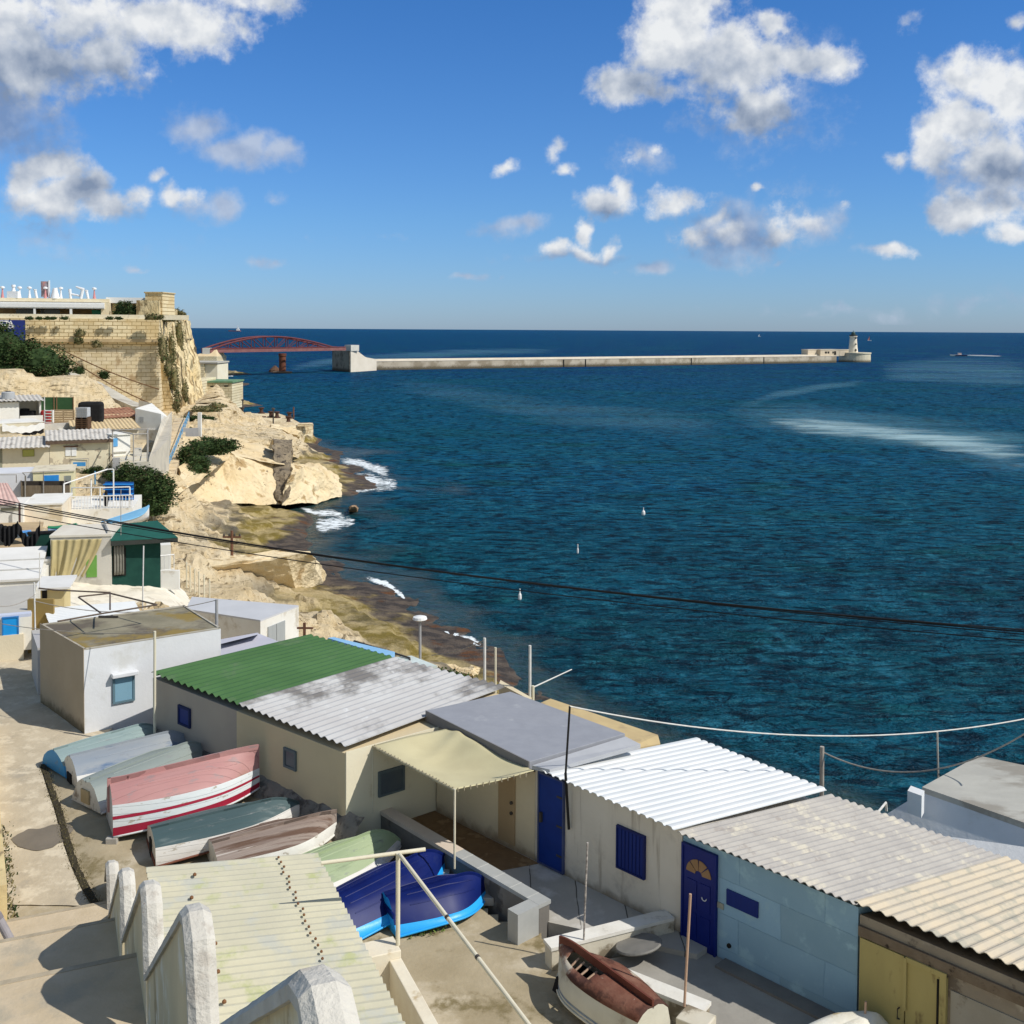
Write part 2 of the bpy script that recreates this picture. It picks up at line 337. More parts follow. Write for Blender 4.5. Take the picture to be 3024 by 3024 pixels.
strip('foam', [(1000,1348,1372),(1060,1352,1380),(1110,1368,1400),(1150,1378,1420)], FO1, 'white surf streak beyond the tip of the rocky headland')
strip('foam', [(1040,1395,1425),(1090,1392,1450),(1130,1405,1455),(1175,1412,1448)], FO1, 'white breaking surf around the dark rocks at the headland tip')
strip('foam', [(1000,1448,1462),(1060,1440,1456),(1110,1430,1450),(1160,1418,1450)], FO1, 'white foam line below the brown rock tongue')
strip('foam', [(880,1492,1502),(930,1505,1525),(985,1500,1530),(1020,1520,1540)], FO1, 'thin white foam streak entering the small bay')
strip('foam', [(930,1530,1575),(965,1525,1575),(1010,1520,1565),(1050,1530,1550)], FO1, 'lacy white surf patch in the small bay')
strip('foam', [(1080,1698,1716),(1140,1712,1736),(1185,1745,1768),(1200,1768,1785)], FO4, 'broken white foam specks along the dark shelf rim')
strip('foam', [(1262,1846,1860),(1320,1862,1876),(1375,1872,1900),(1420,1890,1915)], FO4, 'white surf line where the lower shelf meets the sea')
strip('foam', [(1270,1975,1990),(1320,1950,1985),(1345,1955,1985)], FO4, 'small white splash over rocks behind the silver roof')
strip('foam', [(2270,1232,1262),(2400,1230,1285),(2550,1245,1300),(2700,1258,1318),(2850,1275,1345),(3060,1310,1400)], FO2, 'bright curved boat wake sweeping to the right edge', z=.09)
strip('foam', [(2150,1190,1260),(2400,1190,1300),(2650,1215,1330),(2900,1240,1390),(3060,1260,1430)], FO3, 'faint pale wash around the curved wake')
strip('foam', [(2180,1185,1215),(2300,1150,1180),(2450,1128,1150),(2560,1122,1138)], FO3, 'faint pale arc of old wake behind the lighthouse mole')
strip('foam', [(1150,1110,1160),(1350,1130,1200),(1600,1170,1260),(1900,1200,1290),(2150,1220,1310)], foam_material('foam_haze', .68, .05, (.22, .7, 1), .10, .18, col=(.2,.45,.6)), 'long faint streak of pale wash in the harbour', z=.05)
strip('foam', [(2846,1047,1052),(2900,1047,1053),(2960,1049,1055)], foam_material('foam_boat', .70, .06, (.3,1,1), .55, .16), 'thin white wake trailing the motor boat')
strip('foam', [(2600,1070,1130),(2800,1050,1140),(3060,1055,1150)], FO3, 'pale ruffled water below the motor boat')
strip('foam', [(860,1075,1095),(1000,1050,1078),(1350,1030,1055),(1650,1025,1045)], FO3, 'pale wash line behind the bridge and mole')
strip('foam', [(664,1106,1112),(690,1104,1113)], FO4, 'small white splash below the bridge abutment')
# ------------------------------------------------------------------ clouds on a sky dome far beyond the horizon
def sky_dome():
    R = 120000.0; x0, x1, nx = -420, 3450, 430; y0, y1, ny = -420, 960, 170
    vs = []; att = {'cover': [], 'grey': [], 'base': []}
    A = {k: np.array([(e[0], e[1], e[2], e[3], e[4]) for e in l], dtype=float) for k, l in (('cover', CL_WHITE), ('grey', CL_GREY), ('base', CL_BASE))}
    for j in range(ny+1):
        for i in range(nx+1):
            px = lerp(x0, x1, i/nx); py = lerp(y1, y0, j/ny)
            r = ray(px, py).normalized(); vs.append((r.x*R, r.y*R, CAMH+r.z*R))
            q = (px/180.0, py/180.0, 0)
            wx = px+40*fbm(q, 1.3, 5, 4); wy = py+28*fbm(q, 1.3, 15, 4)
            for k, E in A.items():
                d = np.sqrt(((wx-E[:, 0])/E[:, 2])**2+((wy-E[:, 1])/E[:, 3])**2)
                att[k].append(float(np.clip((E[:, 4]*(1.32-.92*d)).max(), 0, 1)))
    fs = [(j*(nx+1)+i, j*(nx+1)+i+1, (j+1)*(nx+1)+i+1, (j+1)*(nx+1)+i) for j in range(ny) for i in range(nx)]
    m = bpy.data.materials.new('cloud_layer'); m.use_nodes = True; t = m.node_tree; t.nodes.clear(); L = t.links.new
    def NN(ty, **k):
        n = t.nodes.new(ty)
        for a, b in k.items(): setattr(n, a, b)
        return n
    def M(op, a, b=None, c=None, clamp=False):
        n = NN('ShaderNodeMath', operation=op, use_clamp=clamp)
        for i, q in enumerate((a, b, c)):
            if q is None: continue
            if isinstance(q, (int, float)): n.inputs[i].default_value = q
            else: L(q, n.inputs[i])
        return n.outputs[0]
    g = NN('ShaderNodeNewGeometry'); sc = NN('ShaderNodeVectorMath', operation='SCALE'); sc.inputs['Scale'].default_value = 1/R; L(g.outputs['Position'], sc.inputs[0]); p = sc.outputs[0]
    def noise(vec, s_, det, rough=.55):
        n = NN('ShaderNodeTexNoise'); n.inputs['Scale'].default_value = s_; n.inputs['Detail'].default_value = det; n.inputs['Roughness'].default_value = rough; L(vec, n.inputs['Vector']); return n.outputs['Fac']
    def at(k):
        n = NN('ShaderNodeAttribute', attribute_name=k); return n.outputs['Fac']
    fw, fg, fb = at('cover'), at('grey'), at('base')
    nd = M('MULTIPLY_ADD', noise(p, 62, 7, .62), .42, M('MULTIPLY', noise(p, 20, 8, .60), .58))
    off = NN('ShaderNodeVectorMath', operation='ADD'); L(p, off.inputs[0]); off.inputs[1].default_value = (0.006, 0, 0.010)
    d = M('SUBTRACT', noise(p, 26, 5, .5), noise(off.outputs[0], 26, 5, .5))
    def cov(fld, lo, hi, k):
        q = M('ADD', M('MULTIPLY_ADD', nd, k, -k*.5), fld)
        mr = NN('ShaderNodeMapRange', interpolation_type='SMOOTHSTEP'); L(q, mr.inputs['Value']); mr.inputs['From Min'].default_value = lo; mr.inputs['From Max'].default_value = hi
        e = NN('ShaderNodeMapRange'); L(fld, e.inputs['Value']); e.inputs['From Max'].default_value = .12
        return M('MULTIPLY', mr.outputs[0], e.outputs[0])
    x = M('MULTIPLY_ADD', d, 1.9, .92); x = M('MULTIPLY_ADD', noise(p, 10, 2), -.50, x); x = M('MULTIPLY_ADD', fb, -.62, x); x = M('ADD', x, .12, clamp=True)  # cloud shading painted in: sun side lighter, bases darker
    def col(stops):
        c = NN('ShaderNodeValToRGB'); L(x, c.inputs[0]); el = c.color_ramp.elements
        el[0].position = stops[0][0]; el[0].color = (*stops[0][1], 1); el[1].position = stops[-1][0]; el[1].color = (*stops[-1][1], 1)
        for q in stops[1:-1]: e = el.new(q[0]); e.color = (*q[1], 1)
        b = NN('ShaderNodeEmission'); L(c.outputs[0], b.inputs[0]); return b.outputs[0]
    tr = NN('ShaderNodeBsdfTransparent'); sh = tr.outputs[0]
    for fac, top in ((M('MULTIPLY', cov(fg, .16, 1.0, 2.2), .85), col([(.1, (.20,.29,.48)), (.95, (.52,.59,.72))])), (cov(fw, .27, .93, 2.4), col([(0, (.22,.29,.42)), (.42, (.46,.52,.62)), (.95, (.84,.86,.88))]))):
        mx = NN('ShaderNodeMixShader'); L(fac, mx.inputs[0]); L(sh, mx.inputs[1]); L(top, mx.inputs[2]); sh = mx.outputs[0]
    out = NN('ShaderNodeOutputMaterial'); L(sh, out.inputs[0]); m.cycles.emission_sampling = 'NONE'
    mb = MB(); mb.add(vs, fs); o = mb.build('sky', m, smooth=True); o['kind'] = 'structure'
    for k, v in att.items():
        a = o.data.attributes.new(k, 'FLOAT', 'POINT'); a.data.foreach_set('value', v)
sky_dome()
# ------------------------------------------------------------------ rock materials and terrain
def rock_material():
    m = bpy.data.materials.new('coast_rock'); m.use_nodes = True; t = m.node_tree; n = t.nodes; L = t.links.new
    b = n['Principled BSDF']; b.inputs['Roughness'].default_value = .95; b.inputs['Specular IOR Level'].default_value = .15
    g = n.new('ShaderNodeNewGeometry'); sp = n.new('ShaderNodeSeparateXYZ'); L(g.outputs['Position'], sp.inputs[0])
    def mp(sc):
        x = n.new('ShaderNodeMapping'); x.inputs['Scale'].default_value = sc; L(g.outputs['Position'], x.inputs[0]); return x.outputs[0]
    def noi(v, sc, det=9, r=.62, d=0):
        x = n.new('ShaderNodeTexNoise'); x.inputs['Scale'].default_value = sc; x.inputs['Detail'].default_value = min(det, 6); x.inputs['Roughness'].default_value = r; x.inputs['Distortion'].default_value = d; L(v, x.inputs['Vector']); return x.outputs['Fac']
    def rng(f, a, c, lo=0, hi=1):
        x = n.new('ShaderNodeMapRange'); x.interpolation_type = 'SMOOTHSTEP'; L(f, x.inputs['Value']); x.inputs['From Min'].default_value = a; x.inputs['From Max'].default_value = c; x.inputs['To Min'].default_value = lo; x.inputs['To Max'].default_value = hi; return x.outputs[0]
    def mix(f, a, c):
        x = n.new('ShaderNodeMix'); x.data_type = 'RGBA'; L(f, x.inputs[0])
        for i, q in ((6, a), (7, c)):
            if isinstance(q, tuple): x.inputs[i].default_value = (*q, 1)
            else: L(q, x.inputs[i])
        return x.outputs[2]
    def mth(op, a, c):
        x = n.new('ShaderNodeMath'); x.operation = op
        for i, q in ((0, a), (1, c)):
            if isinstance(q, (int, float)): x.inputs[i].default_value = q
            else: L(q, x.inputs[i])
        return x.outputs[0]
    base = mix(rng(noi(mp((.35,.35,.8)), 1), .3, .7), (.58, .45, .26), (.68, .57, .39))
    base = mix(rng(noi(mp((1.2,1.2,2.5)), 1, 10, .7), .55, .68), base, (.40, .29, .15))
    base = mix(rng(noi(mp((.5,.5,4)), 1, 8, .7, .6), .56, .64), base, (.20, .15, .085))
    base = mix(rng(noi(mp((2.2,2.2,3)), 1, 6, .7, .8), .60, .66), base, (.12, .09, .055))
    grey = rng(noi(mp((.16,.16,.16)), 1, 7, .65), .45, .55)
    low2 = rng(sp.outputs[2], 1.0, 4.2, 1, 0)
    base = mix(mth('MULTIPLY', grey, low2), base, (.075, .070, .058))
    z = mth('ADD', sp.outputs[2], mth('MULTIPLY', mth('SUBTRACT', noi(mp((.22,.22,.3)), 1), .5), 3.2))
    oliv = mix(rng(noi(mp((.4,.4,.4)), 1), .42, .58), (.20, .15, .035), (.42, .33, .16))
    base = mix(rng(z, .75, 2.1, 1, 0), base, oliv)
    z2 = mth('ADD', sp.outputs[2], mth('MULTIPLY', mth('SUBTRACT', noi(mp((.3,.3,.3)), 1), .5), 1.2))
    weed = mix(rng(noi(mp((.6,.9,.4)), 1, 9), .4, .6), (.055, .047, .043), (.120, .095, .075))
    weed = mix(rng(noi(mp((.25,.4,.4)), 1, 6), .56, .64), weed, (.13, .06, .028))
    base = mix(rng(z2, .30, .60, 1, 0), base, weed)
    L(base, b.inputs['Base Color'])
    h = noi(mp((1.1,1.1,2.2)), 1, 6, .72); bp = n.new('ShaderNodeBump'); bp.inputs['Strength'].default_value = .9; bp.inputs['Distance'].default_value = .35; L(h, bp.inputs['Height']); L(bp.outputs[0], b.inputs['Normal'])
    return m
ROCK = rock_material()
TP = []   # control points: world x,y,z
def tp(lst):
    for px, py, z in lst: TP.append(tuple(G(px, py, z)))
tp([(905,1322,0),(960,1340,0),(1010,1375,0),(1060,1400,0),(1110,1432,.25),(1140,1445,0),(1060,1450,0),(990,1462,0),(935,1490,0),(890,1500,0),(905,1540,0),(935,1575,0),(880,1605,0),(840,1622,0),
 (900,1650,0),(965,1700,0),(1060,1700,.0),(1140,1720,0),(1195,1762,0),(1240,1800,.0),(1290,1848,0),(1350,1870,0),(1420,1915,0),(1470,1970,0),(1530,2030,0),(1600,2085,0),(1750,2150,0),(1950,2240,0),(2200,2340,0),(2440,2410,0),(2700,2510,0),(3024,2620,0),(3300,2720,0)])
tp([(x+70, y-25, -2.5) for x, y in ((905,1322),(1010,1375),(1110,1432),(1195,1762),(1350,1870),(1470,1970),(1600,2085),(1750,2150),(1950,2240),(2200,2340),(2440,2410),(2700,2510),(3024,2620))])
tp([(1250,1450,-3),(1150,1520,-3),(1250,1560,-3),(1250,1650,-3),(1330,1750,-3),(1420,1820,-3),(1300,1350,-4),(1100,1300,-3),(1600,1900,-4),(1800,2000,-4),(2200,2150,-4),(2600,2250,-4),(3000,2350,-4),(1150,1480,-2.2),(1180,1400,-2.5),(1020,1300,-3)])
tp([(960,1500,-1.5),(980,1540,-1.5),(960,1620,-1.5),(1030,1660,-1.5),(1060,1340,-2),(1200,1480,-2.5),(1000,1590,-2),(1150,1660,-3),(880,1300,-1)])
# headland rocks and shelf
tp([(760,1500,1.1),(700,1530,1.6),(640,1560,2.0),(820,1515,.8),(870,1530,.5),(880,1570,.4),(800,1570,.7),(720,1590,1.0),(640,1610,2.0),(560,1560,3.0),(600,1520,2.2),(850,1600,.3),(520,1600,4.3),(540,1530,3.2),
 (1000,1440,.8),(950,1420,1.4),(1020,1415,.6),(960,1385,1.0),(930,1360,1.2),(1080,1430,.35),(1100,1425,.3),
 (720,1640,.8),(780,1650,.8),(640,1640,1.8),(690,1620,1.2)])
# between the block headland and the sheds
tp([(700,1760,2.4),(800,1770,1.9),(900,1770,1.4),(960,1760,.9),(1040,1745,.35),(1100,1770,.3),(1000,1820,1.0),(1080,1850,1.1),(1160,1820,.3),(1230,1870,.3),(1180,1900,1.0),(1300,1910,.3),(1260,1960,.8),(1350,1980,.4),(1380,1930,.2),
 (1100,1920,2.2),(1000,1880,2.6),(900,1830,2.8),(800,1830,3.6),(950,1930,3.8),(1200,1970,2.2),(1320,2010,2.0),(1420,2030,1.4),(900,1900,4.4),(1060,1960,3.6),(700,1700,3.4),(640,1720,4.2),(1400,1990,.5)])
# terraces and hillside on the left
tp([(560,1650,5.2),(480,1640,6.0),(560,1710,5.0),(620,1760,4.2),(600,1820,4.6),(450,1720,6.2),(300,1720,6.6),(350,1800,6.4),(200,1760,6.8),(550,1770,4.9),(100,1640,8.0),(0,1640,8.2),(300,1640,7.5),
 (200,1560,7.2),(320,1560,6.0),(450,1545,4.6),(420,1570,5.2),(100,1560,8),(0,1560,8.6),(250,1500,6.4),(100,1460,7.0),(0,1450,7.2),(190,1470,7.0),(200,1400,8.4),(0,1395,8.5),(100,1393,8.4),(300,1400,8.2),(330,1430,8.0),(480,1430,7.4),(400,1440,7.4),
 (0,1290,10.2),(150,1290,10),(300,1270,9.8),(400,1300,9.4),(470,1300,9.4),(0,1250,10.2),(100,1250,10.2),(200,1255,9.8),(0,1165,11.6),(60,1150,12.8),(150,1168,11.4),(230,1160,12.4),(260,1200,10.4),(350,1210,10),(430,1205,10.4),(520,1240,8.8),(200,1110,15.4),(-80,1075,16.5),(0,1090,16.5),(-150,1200,11.5),(-200,1400,9),(-200,1600,8.5),(-100,1300,9.8)])
tp([(560,1485,2.2),(620,1488,1.9),(545,1505,2.9),(600,1440,2.4),(700,1440,1.6),(560,1420,3.6),(780,1430,1.2),(640,1390,3.4)])
tp([(520,1300,8.4),(500,1400,7.2),(490,1460,6.2),(500,1520,4.8),(545,1240,8.6),(600,1230,8.0),(640,1215,7.6),(690,1225,6.6),(740,1240,4.2),(800,1250,4.0),(660,1240,6.8),(600,1270,8.0),(700,1270,6.6),(760,1275,5.0)])
TP += [(-98,150,15.5),(-60,200,8),(-75,190,12),(-95,190,15),(-74,250,5),(-90,300,4),(-150,200,18),(-150,120,18),(-110,100,14),(-60,60,12.5),(-40,35,12),(-90,160,17),(-108,330,3),(-98,330,0),(-118,400,2.5),(-106,400,0),(-142,480,2.5),(-128,480,-1),(-95,300,4),(-80,290,0),(-70,330,-3),(-85,400,-3),(-56,215,2.5),(-60,250,-2),(-64,270,-2),(-70,290,-2),(-40,260,-3),(-30,330,-3),(-100,500,-3),(-150,520,2),(-20,230,-3),(-85,480,-3)]
TP += [(-3,34,7.8),(0,31,8),(4,28.5,8),(8,25,8),(13,21,8),(-8,39,7.6),(-14,40,9.0),(-20,38,10.6),(-22,30,10.9),(-16,34,10.6),(-3,40,4.6),(3,37,4),(8,34,4),(14,30,4.2),(22,20,8),(30,12,8),(20,26,5),(-12,46,6.4),(-6,46,4.6),(0,44,2.6),(6,42,2.2),(12,40,2),(-18,44,8.6),(30,28,3),(36,34,0),(-20,20,10.4),(0,10,10.4),(20,5,10),(-30,10,11)]
TPA = np.array(TP)
YARD0 = 10.9
def terr_np(X, Y):
    Z = np.zeros_like(X); Wt = np.zeros_like(X)
    for x, y, z in TP:
        d2 = (X-x)**2+(Y-y)**2
        sc = 0.4+0.02*y
        w = 1.0/(d2+sc*0.6)**2.0
        Z += w*z; Wt += w
    return Z/Wt
def terrain():
    xs = []; ys = []
    ys = list(np.arange(26, 70, 0.55))+list(np.arange(70, 160, 0.8))+list(np.arange(160, 330, 1.6))+list(np.arange(330, 520, 6))
    ys = np.array([0, 6, 12, 18, 22]+ys)
    vs = []; nx = 230
    X = np.zeros((len(ys), nx)); Y = np.zeros_like(X)
    for j, y in enumerate(ys):
        x0 = -0.53*y-14; x1 = min(0.55*y+14, 46) if y < 75 else -2+0.0*y
        if y >= 75: x1 = 12 if y < 110 else (-2 if y < 200 else -18)
        x1 = np.interp(y, [0, 40, 75, 100, 160, 220, 520], [30, 36, 16, 4, -6, -22, -40])
        X[j] = np.linspace(x0, x1, nx); Y[j] = y
    Z = terr_np(X, Y)
    for j in range(len(ys)):
        for i in range(nx):
            x, y, z = X[j, i], Y[j, i], Z[j, i]
            if z > -1.4 and y > 30:
                a = fbm((x, y, 0), .16, 3, 4)
                b_ = fbm((x, y, 1), .7, 9, 3)
                amp = min(1.0, max(.12, (z-.1)/2.5))
                if x < -.33*y-1: amp *= .6
                z += (a*.9+b_*.32)*amp*.8
                if y < 160: z += fbm((x, y, 2), 2.1, 21, 2)*.16*amp
                # ledges
                st = .55; fz = z/st; k = math.floor(fz); fr = fz-k; fr = min(1, max(0, (fr-.38)/.24)); fr = fr*fr*(3-2*fr)
                if z > .5: z = lerp(z, (k+fr)*st, .75)
            elif z > -1.4: z = min(z, 10.2) if y < 24 else z
            Z[j, i] = z
    vs = [(float(X[j,i]), float(Y[j,i]), float(Z[j,i])) for j in range(len(ys)) for i in range(nx)]
    fs = [(j*nx+i, j*nx+i+1, (j+1)*nx+i+1, (j+1)*nx+i) for j in range(len(ys)-1) for i in range(nx-1)]
    m = MB(); m.add(vs, fs); o = m.build('rocky_shore', ROCK, smooth=False); o['kind'] = 'structure'
terrain()
def shallows():
    xs = np.linspace(-62, 40, 160); ys = np.concatenate([np.linspace(36, 110, 120), np.linspace(112, 235, 70)])
    X, Y = np.meshgrid(xs, ys); Z = terr_np(X, Y); nx = len(xs); vs = [(float(X[j,i]), float(Y[j,i]), .012) for j in range(len(ys)) for i in range(nx)]
    D = np.full(Z.shape, 1e9)
    for x, y, z in TP:
        if z > -.3 and y > 30: D = np.minimum(D, np.sqrt((X-x)**2+(Y-y)**2)-(2.5+.03*y))
    Z = np.minimum(Z, .4-np.maximum(D, 0)*.42)
    ok = (Z > -2.4) & (Z < .9); fs = [(j*nx+i, j*nx+i+1, (j+1)*nx+i+1, (j+1)*nx+i) for j in range(len(ys)-1) for i in range(nx-1) if ok[j:j+2, i:i+2].all()]
    m = bpy.data.materials.new('shallow_water'); m.use_nodes = True; t = m.node_tree; L = t.links.new; b = t.nodes['Principled BSDF']; b.inputs['Roughness'].default_value = .25; b.inputs['Specular IOR Level'].default_value = .16
    g = t.nodes.new('ShaderNodeNewGeometry'); a = t.nodes.new('ShaderNodeAttribute'); a.attribute_name = 'depth'
    def noi(s_, d): x = t.nodes.new('ShaderNodeTexNoise'); x.inputs['Scale'].default_value = s_; x.inputs['Detail'].default_value = d; x.inputs['Roughness'].default_value = .65; L(g.outputs['Position'], x.inputs['Vector']); return x.outputs['Fac']
    q = t.nodes.new('ShaderNodeMath'); q.operation = 'MULTIPLY_ADD'; L(noi(.22, 6), q.inputs[0]); q.inputs[1].default_value = 2.6; L(a.outputs['Fac'], q.inputs[2])
    r = t.nodes.new('ShaderNodeMapRange'); r.interpolation_type = 'SMOOTHSTEP'; L(q.outputs[0], r.inputs['Value']); r.inputs['From Min'].default_value = -.9; r.inputs['From Max'].default_value = 1.5; r.inputs['To Max'].default_value = .85
    L(r.outputs[0], b.inputs['Alpha'])
    c = t.nodes.new('ShaderNodeValToRGB'); L(noi(.45, 6), c.inputs[0]); e = c.color_ramp.elements; e[0].position = .35; e[0].color = (.018, .030, .030, 1); e[1].position = .68; e[1].color = (.075, .068, .045, 1); k = e.new(.5); k.color = (.020, .060, .060, 1)
    L(c.outputs[0], b.inputs['Base Color'])
    bp = t.nodes.new('ShaderNodeBump'); bp.inputs['Distance'].default_value = .5; L(noi(1.1, 4), bp.inputs['Height']); L(bp.outputs[0], b.inputs['Normal'])
    o = MB().add(vs, fs).build('shallows', m); o['kind'] = 'structure'
    at_ = o.data.attributes.new('depth', 'FLOAT', 'POINT'); at_.data.foreach_set('value', [float(v) for v in Z.flatten()])
shallows()
def tz(x, y):
    z = terr_np(np.array([float(x)]), np.array([float(y)])); return float(z[0])
# rock masses: noise-carved prisms
def rockmass(name, base, top, zb, zt, mat=ROCK, amp=.5, sc=.35, seed=0, n=18, kind='structure', label=None, cat=None, topn=8):
    # base/top: closed pixel polygons of equal length (seen at zb / own z); tuples (px,py[,z])
    B = [G(p[0], p[1], p[2] if len(p) > 2 else zb) for p in base]; T = [G(p[0], p[1], p[2] if len(p) > 2 else zt) for p in top]
    def dens(L, k):
        R = []
        for i in range(len(L)):
            a = L[i]; b = L[(i+1) % len(L)]
            for j in range(k): R.append(a.lerp(b, j/k))
        return R
    k = 14; n = int(n*1.5); Bd = dens(B, k); Td = dens(T, k); m = MB(); vs = []; N_ = len(Bd)
    cen = sum(Td, Vector())/N_
    rows = [[b.lerp(t, j/n) for b, t in zip(Bd, Td)] for j in range(n+1)]
    rows += [[t.lerp(cen, j/topn) for t in Td] for j in range(1, topn)]
    for r in rows:
        for p in r:
            q = Vector((fbm(p, sc, seed), fbm(p, sc, seed+31), fbm(p, sc, seed+57)*.6))*amp
            q += Vector((fbm(p, sc*5, seed+3), fbm(p, sc*5, seed+9), 0))*amp*.16
            lay = math.sin(p.z*3.3+fbm(p, .12, seed)*4)*.07
            d = (p-cen); d.z = 0
            if d.length > .01: q += d.normalized()*lay*(1 if amp > .3 else .3)
            vs.append(p+q)
    vs.append(cen+Vector((0, 0, 0)))
    fs = []
    for j in range(len(rows)-1):
        for i in range(N_): fs.append((j*N_+i, j*N_+(i+1) % N_, (j+1)*N_+(i+1) % N_, (j+1)*N_+i))
    l = (len(rows)-1)*N_
    for i in range(N_): fs.append((l+i, l+(i+1) % N_, len(vs)-1))
    m.add(vs, fs); o = m.build(name, mat)
    if kind: o['kind'] = kind
    if label: tag(o, label, cat or 'rock')
    return o
CLIFF = mk('cliff_stone', (.66,.51,.29), (.76,.64,.43), .25, .95, .8, 2.0, c3=(.42,.29,.14), s3=.5, p3=.60, w3=.05, c4=(.20,.15,.09), s4=1.1, p4=.67, w4=.03, st4=(1,1,.35), bd=.25, coord='Pos')
DARKROCK = mk('dark_rock', (.16,.13,.095), (.30,.24,.16), .8, .95, .9, 3.0, c3=(.06,.05,.04), s3=1.5, p3=.58, bd=.2, coord='Pos')
# the big cliff below the stairs: two stepped masses
rockmass('cliff', [(500,1545,3.4),(560,1480,2.6),(700,1492,1.4),(830,1490,1.0),(930,1482,.4),(945,1440,.6),(900,1400,1.5),(700,1370,3),(520,1400,4)],
  [(500,1480,5.4),(545,1335,7.9),(600,1300,8.3),(690,1345,6.6),(800,1360,5.6),(845,1375,5.0),(850,1350,5.2),(700,1290,7.6),(545,1290,8.4)], 0, 0, CLIFF, .75, .22, 2)
rockmass('cliff', [(835,1492,.9),(940,1485,.2),(1005,1462,.2),(1010,1430,.6),(985,1400,1),(860,1395,1.5)],
  [(858,1400,4.4),(905,1375,4.7),(945,1395,3.6),(965,1385,3.4),(940,1365,4.0),(860,1372,4.8)], 0, 0, CLIFF, .6, .3, 8)
rockmass('cliff', [(815,1475,1.5),(850,1480,1.5),(862,1400,2.5),(812,1380,3)], [(806,1312,7.4),(860,1318,7.0),(862,1300,7.2),(812,1296,7.6)], 0, 0, DARKROCK, .5, .4, 12)
rockmass('cliff', [(640,1330,5.5),(760,1345,5.2),(880,1350,3.2),(900,1322,1.0),(860,1290,2),(640,1275,6)],
  [(640,1268,7.6),(745,1292,6.6),(820,1300,6.4),(835,1282,6.2),(790,1262,6.0),(640,1250,7.8)], 0, 0, ROCK, .7, .35, 20)
rockmass('cliff', [(790,1318,1.0),(895,1322,.2),(900,1300,.4),(800,1290,2)], [(800,1262,5.4),(880,1282,4.0),(892,1275,3.8),(800,1250,5.4)], 0, 0, CLIFF, .5, .4, 24)
rockmass('cliff', [(560,1262,6.6),(660,1270,6.4),(735,1262,4.4),(720,1225,5),(560,1215,7)], [(572,1205,9.4),(640,1196,9.8),(700,1215,8.2),(706,1205,8.0),(640,1185,10),(572,1190,9.6)], 0, 0, ROCK, .6, .3, 28)
# block headland below the cables
rockmass('cliff', [(560,1712,3.2),(700,1722,2.2),(870,1742,1.0),(958,1728,.1),(962,1700,.1),(930,1672,.4),(700,1672,1.6),(560,1690,3)],
  [(575,1680,4.6),(700,1668,4.2),(850,1640,4.4),(905,1632,4.2),(925,1636,4.0),(915,1625,4.2),(840,1622,4.4),(575,1655,4.8)], 0, 0, CLIFF, .28, .35, 33)
rockmass('rock', [(1030,1515,-.3),(1058,1515,-.3),(1058,1502,-.3),(1030,1502,-.3)], [(1036,1498,1.1),(1050,1496,1.2),(1050,1492,1.2),(1036,1492,1.1)], 0, 0, mk('wet_rock', (.30,.18,.10), (.5,.35,.22), 2, coord='Pos'), .25, .8, 40, 6, kind=None, label='small lone brown rock standing in the surf of the bay', cat='rock')
rockmass('rock', [(1290,2000,1),(1400,2012,1),(1410,1990,1),(1300,1980,1)], [(1300,1975,2.0),(1390,1985,2.0),(1395,1976,2.0),(1310,1970,2.0)], 0, 0, CLIFF, .5, .7, 44, 8, kind=None, label='low rugged limestone rock behind the silver corrugated roof', cat='rock')
# ------------------------------------------------------------------ jetty platform
ASH = mk('ashlar_pale', (.70,.58,.36), (.80,.70,.50), .6, .9, .5, 4, c3=(.44,.32,.18), s3=.5, p3=.6, brick=(1.5,.65,.035,(.42,.32,.2),0), bd=.1)
CONCP = mk('concrete_pale', (.60,.53,.40), (.70,.64,.52), .5, .9, .4, 6, c3=(.42,.36,.26), s3=.6, p3=.6)
jz = 3.6
poly = [G(735,1262,jz), G(850,1262,jz), G(925,1252,jz), G(916,1248,jz), G(888,1250,jz), G(855,1232,jz), G(820,1220,jz), G(705,1220,jz), G(700,1250,jz)]
m = MB(); m.prism([(p.x, p.y) for p in poly], -2, jz)
m.prism([(p.x*1.002, p.y) for p in [G(880,1251,jz+.5), G(925,1251,jz+.5), G(924,1248,jz+.5), G(882,1248,jz+.5)]], jz-.01, jz+.45)
o = m.build('jetty', ASH); tag(o, 'pale stone jetty platform at the foot of the bastion cliff', 'jetty')
BOLL = mk('bollard_iron', (.05,.03,.025), (.10,.05,.035), 3, .8)
def bollard(px, py, i, lab):
    p = G(px, py, jz); t = thing('bollard', lab, 'bollard', p, group='iron bollards on the stone jetty')
    MB().lathe(p, [(.75,0),(.75,.22)], 14).build('base_plate', BOLL, t)
    MB().lathe(p+Vector((0,0,.22)), [(.45,0),(.36,.35),(.36,.7),(.62,.95),(.58,1.1)], 14).build('drum', BOLL, t)
for i, (x, y, l) in enumerate([(772,1221,'dark iron bollard at the back rim of the jetty near its middle'),(800,1233,'left of the two dark bollards standing close together on the jetty'),(818,1234,'right of the two dark bollards standing close together on the jetty'),
     (852,1249,'dark iron bollard nearest the outer corner of the jetty'),(714,1221,'small dark bollard at the left back corner of the jetty'),(855,1236,'dark bollard on the far right rim of the jetty')]): bollard(x, y, i, l)
RUST = mk('rusty_steel', (.13,.06,.035), (.20,.10,.06), 4, .8, .2)
DARKM = mk('dark_metal', (.05,.045,.04), (.08,.07,.06), 4, .6)
